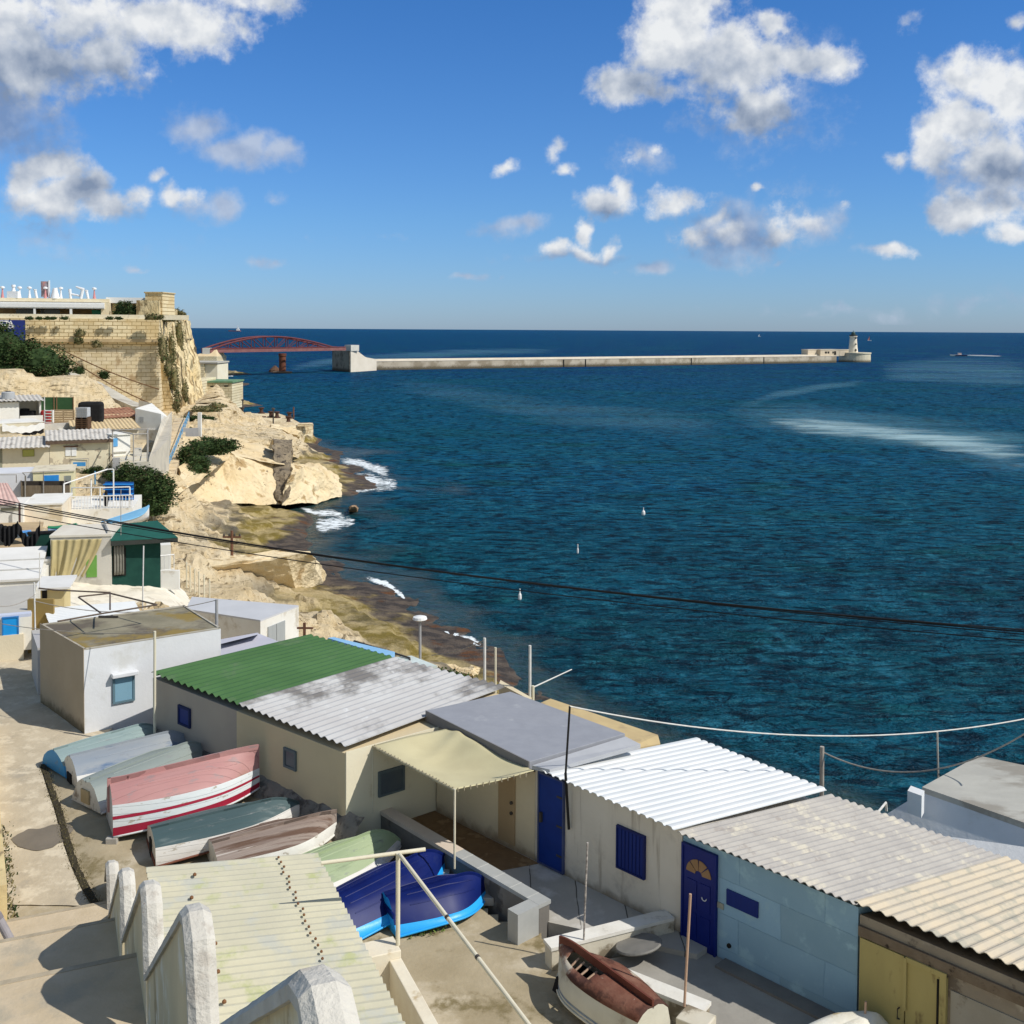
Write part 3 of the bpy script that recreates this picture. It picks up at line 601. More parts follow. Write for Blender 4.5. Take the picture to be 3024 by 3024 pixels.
def jpole(px, yb, yt, lab, arm=0, head=False):
    a = G(px, yb, jz); h = (yb-yt)/F*a.y
    t = thing('lamp_post' if head else 'post', lab, 'lamp post' if head else 'post', a)
    MB().tube(a, a+Vector((0,0,h)), .14).build('pole', DARKM if head else RUST, t)
    if arm: MB().box(a.x-arm, a.x+arm, a.y-.08, a.y+.08, a.z+h-.1, a.z+h+.08).build('crossbar', RUST, t)
    if head: MB().lathe(a+Vector((0,0,h)), [(.12,0),(.35,.1),(.35,.25),(.1,.4)], 10).build('lamp_head', DARKM, t)
jpole(717,1222,1184, 'dark lamp post at the back left of the jetty', head=True)
jpole(807,1259,1210, 'tall dark lamp post on the middle of the jetty', head=True)
jpole(766,1272,1230, 'rusty T shaped post at the front of the jetty', arm=1.2)
jpole(867,1236,1202, 'thin rusty mast on the outer jetty rim')
# ------------------------------------------------------------------ generic building helpers
def corr(p00, p10, p11, p01, pitch=.18, amp=.03, ridge='v', thick=.006, over=.0, jag=0.0, trap=False):
    """corrugated sheet: waves run across p00->p10, ridges along p00->p01"""
    p00, p10, p11, p01 = [Vector(p) for p in (p00, p10, p11, p01)]
    L_ = (p10-p00).length; nw = max(3, int(round(L_/pitch))); k = 6; nu = nw*k; nv = 6
    up = (p10-p00).cross(p01-p00).normalized()
    if up.z < 0: up = -up
    prof = [0, .9, 1, 1, .9, 0] if trap else [math.sin(math.pi*2*i/k)*.5+.5 for i in range(k)]
    rg = random.Random(int(L_*1000)); jg = [rg.uniform(-1, 1)*jag for _ in range(nw//5+2)]
    def fn(u, v):
        i = int(round(u*nu)); q = bil(p00, p10, p11, p01, u, v)
        h = prof[i % k]*amp
        j = jg[min(len(jg)-1, i//(k*5))]
        if v in (0, 1): q = q+(p01-p00).normalized()*j*(1 if v else .6)
        return q+up*h
    return grid_mesh(None, nu, nv, fn)
def win(root, P, d, px, mat, name='window', proud=.03, deep=.0, frame=None, fw=.05, label=None, z=None):
    s0, z1, _ = onpl(px[0], px[1], P, d); s1, z0, _ = onpl(px[2], px[3], P, d)
    if z: z0, z1 = z
    m = MB(); m.ob(P, d, s0, s1, -proud, .01, z0, z1)
    o = m.build(name, mat, root)
    if label: o['label'] = label
    if frame:
        f = MB()
        f.ob(P, d, s0-fw, s1+fw, -proud-.02, .008, z1, z1+fw); f.ob(P, d, s0-fw, s1+fw, -proud-.02, .008, z0-fw, z0)
        f.ob(P, d, s0-fw, s0, -proud-.02, .008, z0, z1); f.ob(P, d, s1, s1+fw, -proud-.02, .008, z0, z1)
        f.build('frame', frame, o)
    return o, (s0, s1, z0, z1)
def hut(name, label, pL, pR, zb, ht, depth, wall, roofm=None, cat='hut', over=.12, slab=.12, dn=2.0, group=None, corrug=None, slope=0, roofname='roof'):
    P0 = G(pL[0], pL[1], zb); P1 = G(pR[0], pR[1], zb); d = Vector((P1.x-P0.x, P1.y-P0.y)); ln = d.length; d = d/ln
    t = thing(name, label, cat, P0, group=group)
    MB().ob(P0, d, 0, ln, 0, depth, zb-dn, zb+ht).build('wall', wall, t)
    n = Vector((-d.y, d.x))
    def Q(s, k, z): return Vector((P0.x+d.x*s+n.x*k, P0.y+d.y*s+n.y*k, z))
    if roofm:
        if corrug: corr(Q(-over, -over*2, zb+ht+.05), Q(ln+over, -over*2, zb+ht+.05), Q(ln+over, depth+over, zb+ht+.05+slope), Q(-over, depth+over, zb+ht+.05+slope), corrug, corrug*.25).build(roofname, roofm, t, solid=.012)
        else: MB().ob(P0, d, -over, ln+over, -over, depth+over, zb+ht, zb+ht+slab).build(roofname, roofm, t)
    return t, P0, d, ln, Q
WHITEW = mk('whitewash', (.80,.79,.74), (.72,.70,.64), .8, .9, .3, 9, c3=(.58,.53,.44), s3=.7, p3=.66, w3=.05)
CREAMW = mk('cream_wall', (.70,.64,.49), (.62,.55,.40), .7, .9, .3, 8, c3=(.45,.39,.30), s3=.8, p3=.60, w3=.03)
YELW = mk('yellow_wall', (.74,.68,.42), (.66,.60,.38), .9, .9, .3, 8, c3=(.50,.44,.30), s3=.9, p3=.62, w3=.03)
GREYW = mk('grey_render', (.50,.48,.44), (.60,.57,.50), .8, .9, .4, 8, c3=(.36,.33,.28), s3=1.0, p3=.58)
BLUEP = mk('bright_blue_paint', (.02,.22,.62), (.03,.26,.66), 3, .5)
WHITEP = mk('white_paint', (.80,.80,.78), (.74,.74,.72), 3, .55, .05)
DARKI = mk('dark_interior', (.012,.011,.010), (.02,.018,.015), 2, .9)
GREENP = mk('green_paint', (.01,.11,.07), (.015,.13,.08), 3, .7)
SHEET = mk('pale_sheet_roof', (.50,.47,.42), (.60,.57,.52), 2, .7, .1, c3=(.35,.32,.28), s3=1.5, p3=.6)
WOOD = mk('brown_wood', (.22,.12,.06), (.30,.18,.10), 4, .8, .3, stretch=(1,1,6))
# ------------------------------------------------------------------ bastion
BRICK = mk('bastion_ashlar', (.74,.60,.35), (.82,.70,.46), .18, .95, .6, 3, c3=(.58,.42,.20), s3=.10, p3=.55, w3=.08, c4=(.33,.24,.12), s4=.8, p4=.66, w4=.03, brick=(1.45,.62,.05,(.34,.25,.12),0), bd=.1, coord='Pos')
BCLIFF = mk('eroded_wall', (.76,.64,.40), (.66,.51,.27), .5, .95, .9, 1.5, c3=(.30,.21,.10), s3=.55, p3=.56, w3=.04, stretch=(1,1,.45), c4=(.10,.075,.035), s4=.45, p4=.58, w4=.04, st4=(1,1,.30), bd=.4, coord='Pos')
bt = thing('bastion', 'tall sandy ashlar bastion wall rising above the village at the left', 'fortress wall', (-70, 185, 8))
CT = atY(470, 945, 181); LT = atY(-250, 945, 172)
CB = G(522, 1240, 6.0); LB = atY(-250, 1200, 167)
cz = 19.8; CC = atY(470, 1003, 180.7); LC = atY(-250, 998, 171.7)
CC.z = cz; LC.z = cz; CT.z = 23.4; LT.z = 23.4
RT = Vector((-66, 222, 23.4)); RC = Vector((-65, 221, cz)); RB = Vector((-60.0, 214, 5))
def wallmesh(a, b, c, e, nu, nv, amp, sc, seed):
    def fn(u, v):
        q = bil(a, b, c, e, u, v); ed = min(u, 1-u)*8; ed = min(1, ed) if amp < .6 else 1
        k = amp*ed*fbm(q, sc, seed, 4); return q+Vector((1, -1, .2)).normalized()*k
    return grid_mesh(None, nu, nv, fn)
wallmesh(LB, CB, CC, LC, 60, 20, .25, .3, 3).build('battered_wall', BRICK, bt)
wallmesh(LC, CC, CT, LT, 50, 6, .06, .3, 4).build('parapet_wall', BRICK, bt)
m = MB()   # rounded string course
dd = (CC-LC).normalized(); nn = Vector((dd.y, -dd.x, 0))
m.hexa([LC+nn*.45+Vector((0,0,-.25)), CC+nn*.45+Vector((.3,0,-.25)), CC-nn*.3+Vector((.3,0,-.25)), LC-nn*.3+Vector((0,0,-.25)), LC+nn*.45+Vector((0,0,.3)), CC+nn*.45+Vector((.3,0,.3)), CC-nn*.3+Vector((.3,0,.3)), LC-nn*.3+Vector((0,0,.3))])
m.build('string_course', mk('stone_trim', (.55,.42,.24), (.45,.33,.18), 1, .9, .4, coord='Pos'), bt)
wallmesh(CB, RB, RC, CC, 40, 44, 1.3, .22, 6).build('sea_face', BCLIFF, bt)
wallmesh(CC, RC, RT, CT, 30, 10, .7, .3, 8).build('sea_face', BCLIFF, bt)
m = MB(); m.prism([(LT.x, LT.y+.05), (CT.x-.05, CT.y+.05), (RT.x-.05, RT.y), (RT.x-60, RT.y+30), (LT.x-10, LT.y+40)], 8, 23.35); m.build('terreplein', ASH, bt)
# corner tower and stepped wall top
P = atY(429, 940, 184); D1 = Vector((1, -.03)).normalized()
s1 = onpl(480, 940, P, D1)[0]; zt = onpl(450, 866, P, D1)[1]
m = MB(); m.ob(P, D1, 0, s1, 0, 6, 23.3, zt); m.ob(P, D1, -.15, s1+.15, -.15, 6.1, zt, zt+.25); m.build('corner_tower', BRICK, bt)
z2 = onpl(482, 890, P, D1)[1]; s2 = onpl(540, 940, P, D1)[0]; z3 = onpl(522, 922, P, D1)[1]
m = MB(); n_ = Vector((-D1.y, D1.x))
def pt(s, k, z): return (P.x+D1.x*s+n_.x*k, P.y+D1.y*s+n_.y*k, z)
q0 = CT.lerp(RT, .03); q1 = CT.lerp(RT, .96); zA = 22+(968-889)/3200*185; zB = 22+(968-932)/3200*220
m.hexa([(q0.x-.2,q0.y,22),(q1.x-.2,q1.y,22),(q1.x-4,q1.y,22),(q0.x-4,q0.y,22),(q0.x-.2,q0.y,zA),(q1.x-.2,q1.y,zB),(q1.x-4,q1.y,zB-.4),(q0.x-4,q0.y,zA)]); m.build('raking_wall', BCLIFF, bt)
# village of things on the terrace
rt = thing('restaurant', 'terrace restaurant with white framed open bays on the bastion top', 'restaurant', atY(150, 938, 180), )
RP = atY(-60, 938, 178); RD = Vector((1, .25)).normalized()
def rs(px): return onpl(px, 938, RP, RD)[0]
def rz(py): return onpl(150, py, RP, RD)[1]
m = MB(); m.ob(RP, RD, rs(-60), rs(321), 0, 9, rz(891), rz(881)); m.build('roof', mk('roof_lime', (.72,.62,.42), (.78,.70,.52), 1, coord='Pos'), rt)
m = MB(); m.ob(RP, RD, rs(-60), rs(321), 5.0, 8.8, 23.3, rz(891)); m.build('wall', mk('brown_wall', (.34,.24,.12), (.26,.18,.10), 1), rt)
m = MB(); m.ob(RP, RD, rs(-60), rs(312), -1.6, 0, rz(911), rz(893)); m.ob(RP, RD, rs(-60), rs(312), -1.7, -1.5, rz(908), rz(897)+.0); m.build('awning_cassette', WHITEP, rt)
for a, b in ((104, 110), (210, 217)):
    MB().ob(RP, RD, rs(a), rs(b), -1.55, -1.2, 23.3, rz(910)).build('post', WHITEP, rt)
MB().ob(RP, RD, rs(301), rs(323), -1.2, 4, 23.3, rz(892)).build('wall', mk('cream_stone', (.72,.64,.45), (.66,.56,.38), 1), rt)
MB().ob(RP, RD, rs(270), rs(301), .5, .65, 23.3, rz(914)).build('shutter', GREENP, rt)
for i, (a, b) in enumerate(((3, 100), (112, 170))):
    MB().ob(RP, RD, rs(a+35 if i == 0 else a), rs(b), 2.5, 2.7, 23.3, rz(913)).build('glass_panel', mk('dark_glass', (.01,.012,.012), (.02,.02,.02), 2, .15, spec=.5), rt)
MB().ob(RP, RD, rs(-60), rs(560), -3.2, -2.9, 23.3, 24.1).build('terrace_wall', mk('lime_top', (.78,.72,.56), (.70,.62,.44), 1, coord='Pos', c3=(.3,.25,.16), p3=.65), bt)
m = MB(); m.ob(RP, RD, rs(309), rs(432), 2, 8, rz(892), rz(875)); m.build('white_cabin', WHITEP); tag(COL.objects['white_cabin'], 'long white cabin on the bastion terrace beside the corner tower', 'cabin')
m = MB(); m.ob(RP, RD, rs(325), rs(430), 3, 7.5, 23.3, rz(892)); tag(m.build('stone_house', BCLIFF), 'rough stone house under the white cabin on the bastion', 'house')
# rooftop ornaments
ORN = mk('white_plastic', (.82,.83,.85), (.78,.79,.80), 2, .5); PINK = mk('pink_plastic', (.65,.25,.25), (.6,.3,.3), 2, .5)
def figure(px, kind, lab):
    zt_ = rz(881); s_ = rs(px); b = Vector((RP.x+RD.x*s_, RP.y+RD.y*s_, zt_)) + Vector((0, .6, 0))
    t = thing('rooftop_figure', lab, 'sculpture', b, group='white figures on the restaurant roof')
    if kind == 'lamp': MB().lathe(b, [(.28,0),(.16,.7),(.10,1.5)], 10).build('body', PINK if px in (3, 275, 130) else ORN, t); MB().lathe(b+Vector((0,0,1.5)), [(.1,0),(.38,.12),(.36,.34),(.1,.45)], 10).build('head', ORN, t)
    elif kind == 'lean': MB().tube(b, b+Vector((-.3,0,1.35)), .2, 8, .24).build('body', ORN, t); MB().tube(b+Vector((-.32,0,1.35)), b+Vector((-.3,0,1.5)), .32, 8).build('head', ORN, t)
    elif kind == 'throne': MB().box(b.x-.9,b.x+.9,b.y-.5,b.y+.5,b.z,b.z+1.1).build('body', ORN, t); MB().lathe(b+Vector((0,0,1.1)), [(.35,0),(.2,.6),(.35,.75),(.3,1.1)], 10).build('head', ORN, t)
    elif kind == 'cone': MB().lathe(b, [(.75,0),(.5,1.0),(.35,1.7),(.2,1.75)], 12).build('body', ORN, t); MB().tube(b+Vector((-.4,0,1.1)), b+Vector((.35,0,1.75)), .12).build('arm', ORN, t)
    elif kind == 'seat':
        MB().tube(b, b+Vector((-.15,0,1.6)), .22, 8, .26).build('body', ORN, t)
        MB().tube(b+Vector((0,0,.8)), b+Vector((1.5,0,.5)), .16).build('arm', ORN, t)
        MB().tube(b+Vector((1.7,0,0)), b+Vector((2.0,0,1.5)), .24, 8, .3).build('body', ORN, t)
        MB().tube(b+Vector((2.2,0,1.5)), b+Vector((.9,0,2.0)), .3, 8, .12).build('head', ORN, t)
for px, k, l in ((3,'lamp','pink bodied figure at the far left of the restaurant roof'),(36,'throne','broad white throne like figure with a tall head on the restaurant roof'),(54,'lamp','small round headed figure just right of the broad throne figure'),(83,'lamp','thin round headed figure between the throne figure and the hanging banner'),
     (105,'lean','leaning white post figure left of the hanging banner'),(130,'lamp','pink bodied figure directly in front of the hanging banner'),(159,'cone','white bell shaped figure right of the hanging banner'),(176,'lamp','slim round headed figure right of the white bell shaped figure'),
     (205,'seat','large white curved figure like a reclining chair on the roof'),(257,'lean','leaning white post figure right of the reclining chair figure'),(275,'lamp','pink bodied figure at the right end of the restaurant roof')): figure(px, k, l)
b = Vector((RP.x+RD.x*rs(139), RP.y+RD.y*rs(139)+.9, rz(881)))
t = thing('banner', 'tall greyish pink banner on a white pole above the restaurant roof', 'banner', b)
MB().box(b.x-.12,b.x+.12,b.y-.1,b.y+.1,b.z,b.z+3.0).build('pole', ORN, t)
def bf(u, v): return Vector((b.x-1.35+u*1.2, b.y+.06*math.sin(v*5+u*3), b.z+.25+v*2.6))
grid_mesh(None, 8, 12, bf).build('fabric', mk('banner_cloth', (.42,.36,.38), (.25,.18,.2), 1.2, .9, c3=(.55,.25,.22), s3=.8, p3=.58), t, solid=.02)
# blue hoarding with white lettering
HP = atY(-70, 975, 173); hs = lambda px: onpl(px, 960, HP, RD)[0]
zt_, zb_ = onpl(40, 945, HP, RD)[1], onpl(40, 985, HP, RD)[1]
t = thing('hoarding', 'dark blue hoarding with white lettering beside the bastion wall', 'sign', HP)
MB().ob(HP, RD, hs(-70), hs(74), 0, .2, zb_-3, zt_).build('panel', mk('navy_panel', (.015,.03,.16), (.02,.035,.19), 1, .6), t)
def text(s, size, mat, parent, M4, name='lettering', ext=.01, shear=0, bold=0):
    c = bpy.data.curves.new('tmp', 'FONT'); c.body = s; c.size = size; c.extrude = ext; c.align_x = 'CENTER'; c.shear = shear; c.offset = bold
    o = bpy.data.objects.new('tmp', c); link(o); dg = bpy.context.evaluated_depsgraph_get(); dg.update()
    me = bpy.data.meshes.new_from_object(o.evaluated_get(dg)); bpy.data.objects.remove(o)
    r = Vector(root_of(parent).location); me.transform(Matrix.Translation(-r) @ M4); me.materials.clear(); me.materials.append(mat)
    q = bpy.data.objects.new(name, me); link(q); q.parent = parent; return q
def wallM(pos, d, lift=0): # text plane on a vertical wall along d, facing -n
    d3 = Vector((d[0], d[1], 0)); up = Vector((0,0,1)); nrm = d3.cross(up)
    return Matrix.Translation(pos) @ Matrix((( d3.x, up.x, nrm.x, 0), (d3.y, up.y, nrm.y, 0), (d3.z, up.z, nrm.z, 0), (0,0,0,1)))
def hpos(px, py, off=.05):
    s_, z_, p_ = onpl(px, py, HP, RD); return p_+Vector((RD.y, -RD.x, 0))*off
text('MALTA', .95, WHITEP, t, wallM(hpos(8, 959), RD), bold=.02)
text('EXPERIENCE', .72, WHITEP, t, wallM(hpos(2, 969), RD), bold=.02)
m = MB(); pts = [hpos(0+34*math.cos(a), 959-11*math.sin(a)) for a in [math.pi*i/16 for i in range(17)]]; m.path(pts, .07); m.build('arc', WHITEP, t)
# ------------------------------------------------------------------ foliage
LEAFS = [mk('leaf_dark', (.022,.042,.012), (.035,.065,.018), .35, .9, .0, coord='Pos'), mk('leaf_mid', (.045,.075,.020), (.065,.10,.028), .5, .9, .0, coord='Pos'), mk('leaf_brown', (.07,.055,.022), (.05,.045,.02), .5, .9, .0, coord='Pos')]
LEAFG = [mk('leaf_bright', (.10,.17,.03), (.16,.22,.05), .5, .9, .0, coord='Pos'), mk('leaf_yellow', (.22,.24,.05), (.16,.20,.05), .5, .9, .0, coord='Pos')]
LEAFD = [mk('leaf_dry', (.16,.14,.06), (.24,.20,.10), .5, .9, 0, coord='Pos'), LEAFS[1], LEAFS[0]]
def foliage(name, blobs, n, size, mats, parent=None, seed=1, core=.72, flat=.4):
    rg = random.Random(seed); m = MB()
    vol = [b[3]*b[4]*b[5] for b in blobs]; tot = sum(v**.67 for v in vol)
    for b, v in zip(blobs, vol):
        cx, cy, cz_, rx, ry, rz_ = b; k = int(n*(v**.67)/tot)
        clumps = [(rg.gauss(0,1), rg.gauss(0,1), rg.gauss(0,1), rg.uniform(.15,.35)) for _ in range(26)]
        clumps = [(a/math.sqrt(a*a+c*c+e*e+1e-9), c/math.sqrt(a*a+c*c+e*e+1e-9), e/math.sqrt(a*a+c*c+e*e+1e-9), w) for a, c, e, w in clumps]
        for _ in range(k):
            c = rg.choice(clumps) if rg.random() < .8 else None
            if c: x, y, z = [c[i]*.88+rg.gauss(0, c[3]*.6) for i in range(3)]
            else:
                x, y, z = rg.gauss(0,1), rg.gauss(0,1), rg.gauss(0,1); l = math.sqrt(x*x+y*y+z*z); r = rg.uniform(.7, 1.0); x, y, z = x/l*r, y/l*r, z/l*r
            if z < -.6: continue
            p = Vector((cx+x*rx, cy+y*ry, cz_+z*rz_))
            a = Vector((rg.gauss(0,1), rg.gauss(0,1), rg.gauss(0,1)*flat)).normalized()*size*rg.uniform(.6,1.4)
            bb = a.orthogonal(); bb.rotate(Matrix.Rotation(rg.uniform(0,6.28), 3, a.normalized())); bb *= rg.uniform(.5,.9)
            mi = 0 if rg.random() < .55 else (1 if rg.random() < .75 or len(mats) < 3 else 2)
            m.add([p-a, p-bb*.5, p+a, p+bb*.5], [(0,1,2,3)], min(mi, len(mats)-1))
    for b in blobs:   # dark inner mass so the crown is not see-through
        cx, cy, cz_, rx, ry, rz_ = b; vs = []; fs = []
        for j in range(9):
            for i in range(12):
                th = math.pi*j/8; ph = 2*math.pi*i/12; q = Vector((math.sin(th)*math.cos(ph), math.sin(th)*math.sin(ph), math.cos(th)))
                k = core*(1+.22*nz(q, 2.2, seed)); vs.append((cx+q.x*rx*k, cy+q.y*ry*k, cz_+q.z*rz_*k))
        for j in range(8):
            for i in range(12): fs.append((j*12+i, j*12+(i+1) % 12, (j+1)*12+(i+1) % 12, (j+1)*12+i))
        m.add(vs, fs, 0)
    return m.build(name, mats, parent)
BARK = mk('bark', (.10,.07,.045), (.16,.11,.07), 4, .95, .5)
def bush(name, label, cat, c, blobs, n, size, mats=LEAFS, seed=1, group=None, trunk=True):
    t = thing(name, label, cat, c, group=group)
    foliage('crown', [(c[0]+b[0], c[1]+b[1], c[2]+b[2], b[3], b[4], b[5]) for b in blobs], n, size, mats, t, seed)
    if trunk:
        m = MB(); h = max(b[2] for b in blobs); rr = max(.05, h*.03)
        for i in range(3):
            b = blobs[i % len(blobs)]; m.tube((c[0]+.1*i, c[1], c[2]-.4), (c[0]+b[0]*.6, c[1]+b[1]*.6, c[2]+b[2]*.8), rr, 7, rr*.4)
        m.build('trunk', BARK, t)
    return t
c = atY(75, 1165, 152)
bush('tree', 'big dark green spreading tree below the blue hoarding', 'tree', c, [(-3.6,0,6.2,5.0,4,3.4),(2.2,0,4.3,3.9,3.6,3.0),(-7.5,1,3.5,5,4,4.5),(4.2,-.3,1.4,1.9,2.2,1.8),(-1,-2,2.5,4,3,2.6)], 26000, .20, LEAFS, 3)
c = atY(368, 935, 183); bush('shrub', 'rounded dark shrub on the bastion terrace in front of the stone house', 'shrub', c, [(0,0,1.2,2.0,1.2,1.5),(-1,0,.6,1,1,1),(1.2,0,.7,1,.9,.9)], 2500, .16, LEAFS, 4)
for i, (px, py, r, l) in enumerate(((240,985,.9,'dry shrub growing from a crack above the string course'),(236,1010,.8,'hanging dry bush across the string course'),(288,1018,.85,'round dry bush just below the string course'),(238,1095,.9,'round green bush low on the bastion wall'),(312,1108,1.0,'drooping green bush low on the bastion wall right of another'))):
    p = atY(px, py, 177.4+(px-230)*.012-(1 if py > 1000 else 0)-(2 if py > 1080 else 0)); bush('shrub', l, 'shrub', p+Vector((0,-.6,-r*.4)), [(0,0,.4,r,.6,r*.9)], 500, .13, LEAFD if i < 3 else LEAFS, 10+i, 'shrubs growing on the bastion wall', False)
for i, (px, l) in enumerate(((88,'small low plant at the left of the bastion parapet top'),(117,'low green plant below the first white bay of the restaurant'),(141,'low plant below the middle of the restaurant'),(156,'tiny plant right of the low plant on the parapet'),(192,'brownish plant on the parapet below the second bay'),(325,'low plant on the parapet below the cream wall end'),(350,'dark small plant on the parapet left of the round shrub'))):
    p = atY(px, 943, 174.6+(px-60)*.012); bush('plant', l, 'plant', p, [(0,0,.15,.75,.4,.35)], 160, .12, LEAFS, 30+i, 'plants along the bastion parapet', False)
for i, (px, py, Y, rx, rz_, l) in enumerate(((455,938,183,1.6,.6,'green creeper on top of the wall below the corner tower'),(500,943,190,1.2,.6,'green creeper on the raking wall top'),(480,1030,184,.8,3.2,'vertical dark scrub column on the eroded sea face near the corner'),(505,1040,194,.9,3.6,'tall scrub streak on the eroded sea face middle'),(528,1000,205,1.2,4.0,'brownish scrub on the upper sea face'),(538,1090,206,.9,2.5,'scrub patch halfway down the far sea face'),
      (515,1120,190,.7,2.8,'narrow scrub streak low on the sea face'),(497,1085,184,.7,2.4,'short scrub streak at the corner of the sea face'),(545,1160,200,.7,2.6,'scrub streak near the foot of the sea face'),(525,930,210,1.6,1.2,'scrub crest where the raking wall ends'),(522,1190,184,.6,2.4,'scrub streak above the cliff stair'))):
    p = atY(px, py, Y-4.5); bush('scrub', l, 'shrub', p, [(0,0,0,rx,.9,rz_)], 900, .15, LEAFD, 50+i, 'scrub on the sea face of the bastion', False)
# iron rails / ramps across the wall, the pale ramp
m = MB()
for a, b in (((152,1017),(470,1150)), ((185,1045),(440,1190))):
    A = atY(a[0], a[1], 174.0); B = atY(b[0], b[1], 174.5); pts = [A.lerp(B, i/14)+Vector((0,0,-.5*math.sin(math.pi*i/14))) for i in range(15)]; m.path(pts, .10, 5)
tag(m.build('cable', mk('brown_cable', (.14,.08,.04), (.2,.12,.06), 1)), 'pair of sagging brown cables crossing the bastion face', 'cable')
RAMPM = mk('ramp_concrete', (.48,.44,.36), (.58,.54,.45), .4, .95, .4, 5, c3=(.38,.34,.28), s3=.3, p3=.58, coord='Pos')
A = [atY(190,1103,168), atY(285,1155,158), atY(392,1200,148), atY(445,1204,144)]; T = [atY(195,1092,172), atY(300,1130,165), atY(392,1183,156), atY(445,1202,150)]
m = MB(); vs = []
for a, b in zip(A, T): vs += [a, b, b+Vector((0,4,-4)), a+Vector((0,0,-3))]
m.add(vs, sum([[(4*i+0,4*i+4,4*i+5,4*i+1),(4*i+1,4*i+5,4*i+6,4*i+2),(4*i+3,4*i+7,4*i+4,4*i)] for i in range(3)], []))
o = m.build('ramp', RAMPM); o['kind'] = 'structure'
# green hillside below the tree
bush('ground_cover', 'x', 'x', atY(30,1150,146), [(-2,0,.2,5.5,3,1.6),(-6,0,1.0,5,3,2.6),(4,-1,-.6,2.2,2,.9)], 6000, .17, LEAFG, 77, None, False)
t = COL.objects['ground_cover']; cr_ = t.children[0]; cr_.parent = None; cr_.location = t.location; bpy.data.objects.remove(t); cr_.name = 'hillside_plants'; tag(cr_, 'bright yellow green ground plants on the slope under the tree', 'ground cover', kind='stuff')
# ------------------------------------------------------------------ small fort blocks by the bridge
FORT = mk('fort_ashlar', (.74,.64,.42), (.80,.72,.52), .3, .95, .4, 3, c3=(.62,.50,.30), s3=.25, p3=.6, brick=(1.2,.6,.04,(.42,.33,.2),0), bd=.08, coord='Pos')
def block(name, label, cat, corners, Y, depth, d=(1, 0), mat=FORT, zb=None):
    P_ = atY(corners[0], corners[3], Y); d = Vector(d).normalized(); s_ = onpl(corners[2], corners[3], P_, d)[0]; z1 = onpl(corners[0], corners[1], P_, d)[1]
    t = thing(name, label, cat, P_); z0 = P_.z if zb is None else zb
    MB().ob(P_, d, 0, s_, 0, depth, z0-3, z1).build('wall', mat, t)
    return t, P_, d, s_, z1
t, P_, d_, s_, z1 = block('blockhouse', 'sandy stone blockhouse with two slot windows and green parapet strip', 'blockhouse', (593,1130,685,1208), 243, 10)
for a, b in ((621,1138),(632,1143)): pass
for a in ((621,1139,634,1143), (662,1138,674,1142)): win(t, P_, d_, a, DARKI, 'slot_window', .03)
MB().ob(P_, d_, -.3, s_+.3, -.3, 10, z1, z1+.35).build('roof_edge', mk('green_edge', (.10,.24,.12), (.2,.3,.18), 1), t)
t, P_, d_, s_, z1 = block('blockhouse', 'lower pale stone annex with a green door beside the blockhouse', 'blockhouse', (566,1120,594,1190), 238, 12)
win(t, P_, d_, (573,1149,587,1180), GREENP, 'door', .08)
t, P_, d_, s_, z1 = block('gatehouse', 'pale stone gatehouse below the left end of the arched bridge', 'gatehouse', (560,1073,604,1125), 300, 12, zb=-2)
MB().ob(P_, d_, s_, s_+3.4, .6, 12, P_.z-3, z1-.2).build('annex', mk('pale_stone', (.80,.74,.58), (.76,.68,.5), .5, coord='Pos'), t)
MB().ob(P_, d_, -.3, s_+3.7, -.3, 12.2, z1, z1+.4).build('roof', mk('roof_grey', (.45,.42,.36), (.5,.47,.4), 1), t)
t, P_, d_, s_, z1 = block('bridge_abutment', 'sandy abutment wall carrying the left end of the red bridge', 'abutment', (560,1052,640,1112), 475, 16, zb=-2)
MB().hexa([pt_ for pt_ in (lambda q: [q(0,0,z1), q(s_,0,z1), q(s_,14,z1), q(0,14,z1), q(0,3,z1), q(s_*.92,3,z1+2.9), q(s_*.92,12,z1+2.9), q(0,12,z1)])(lambda s, k, z: (P_.x+s, P_.y+k, z))]).build('ramp_wall', mk('ramp_tan', (.66,.50,.30), (.74,.6,.38), .3, coord='Pos'), t)
MB().ob(P_, d_, s_*.45, s_*.72, 1, 5, z1+.5, z1+3.6).build('end_block', mk('pale_block', (.6,.6,.56), (.7,.68,.62), .5), t)
rockmass('rock', [(638,1108,0),(660,1113,0),(662,1104,0),(640,1098,0)], [(640,1085,4),(650,1088,3),(652,1085,3),(642,1083,4)], 0, 0, CLIFF, .8, .12, 61, 6, kind=None, label='small jagged rock at the foot of the bridge abutment', cat='rock')
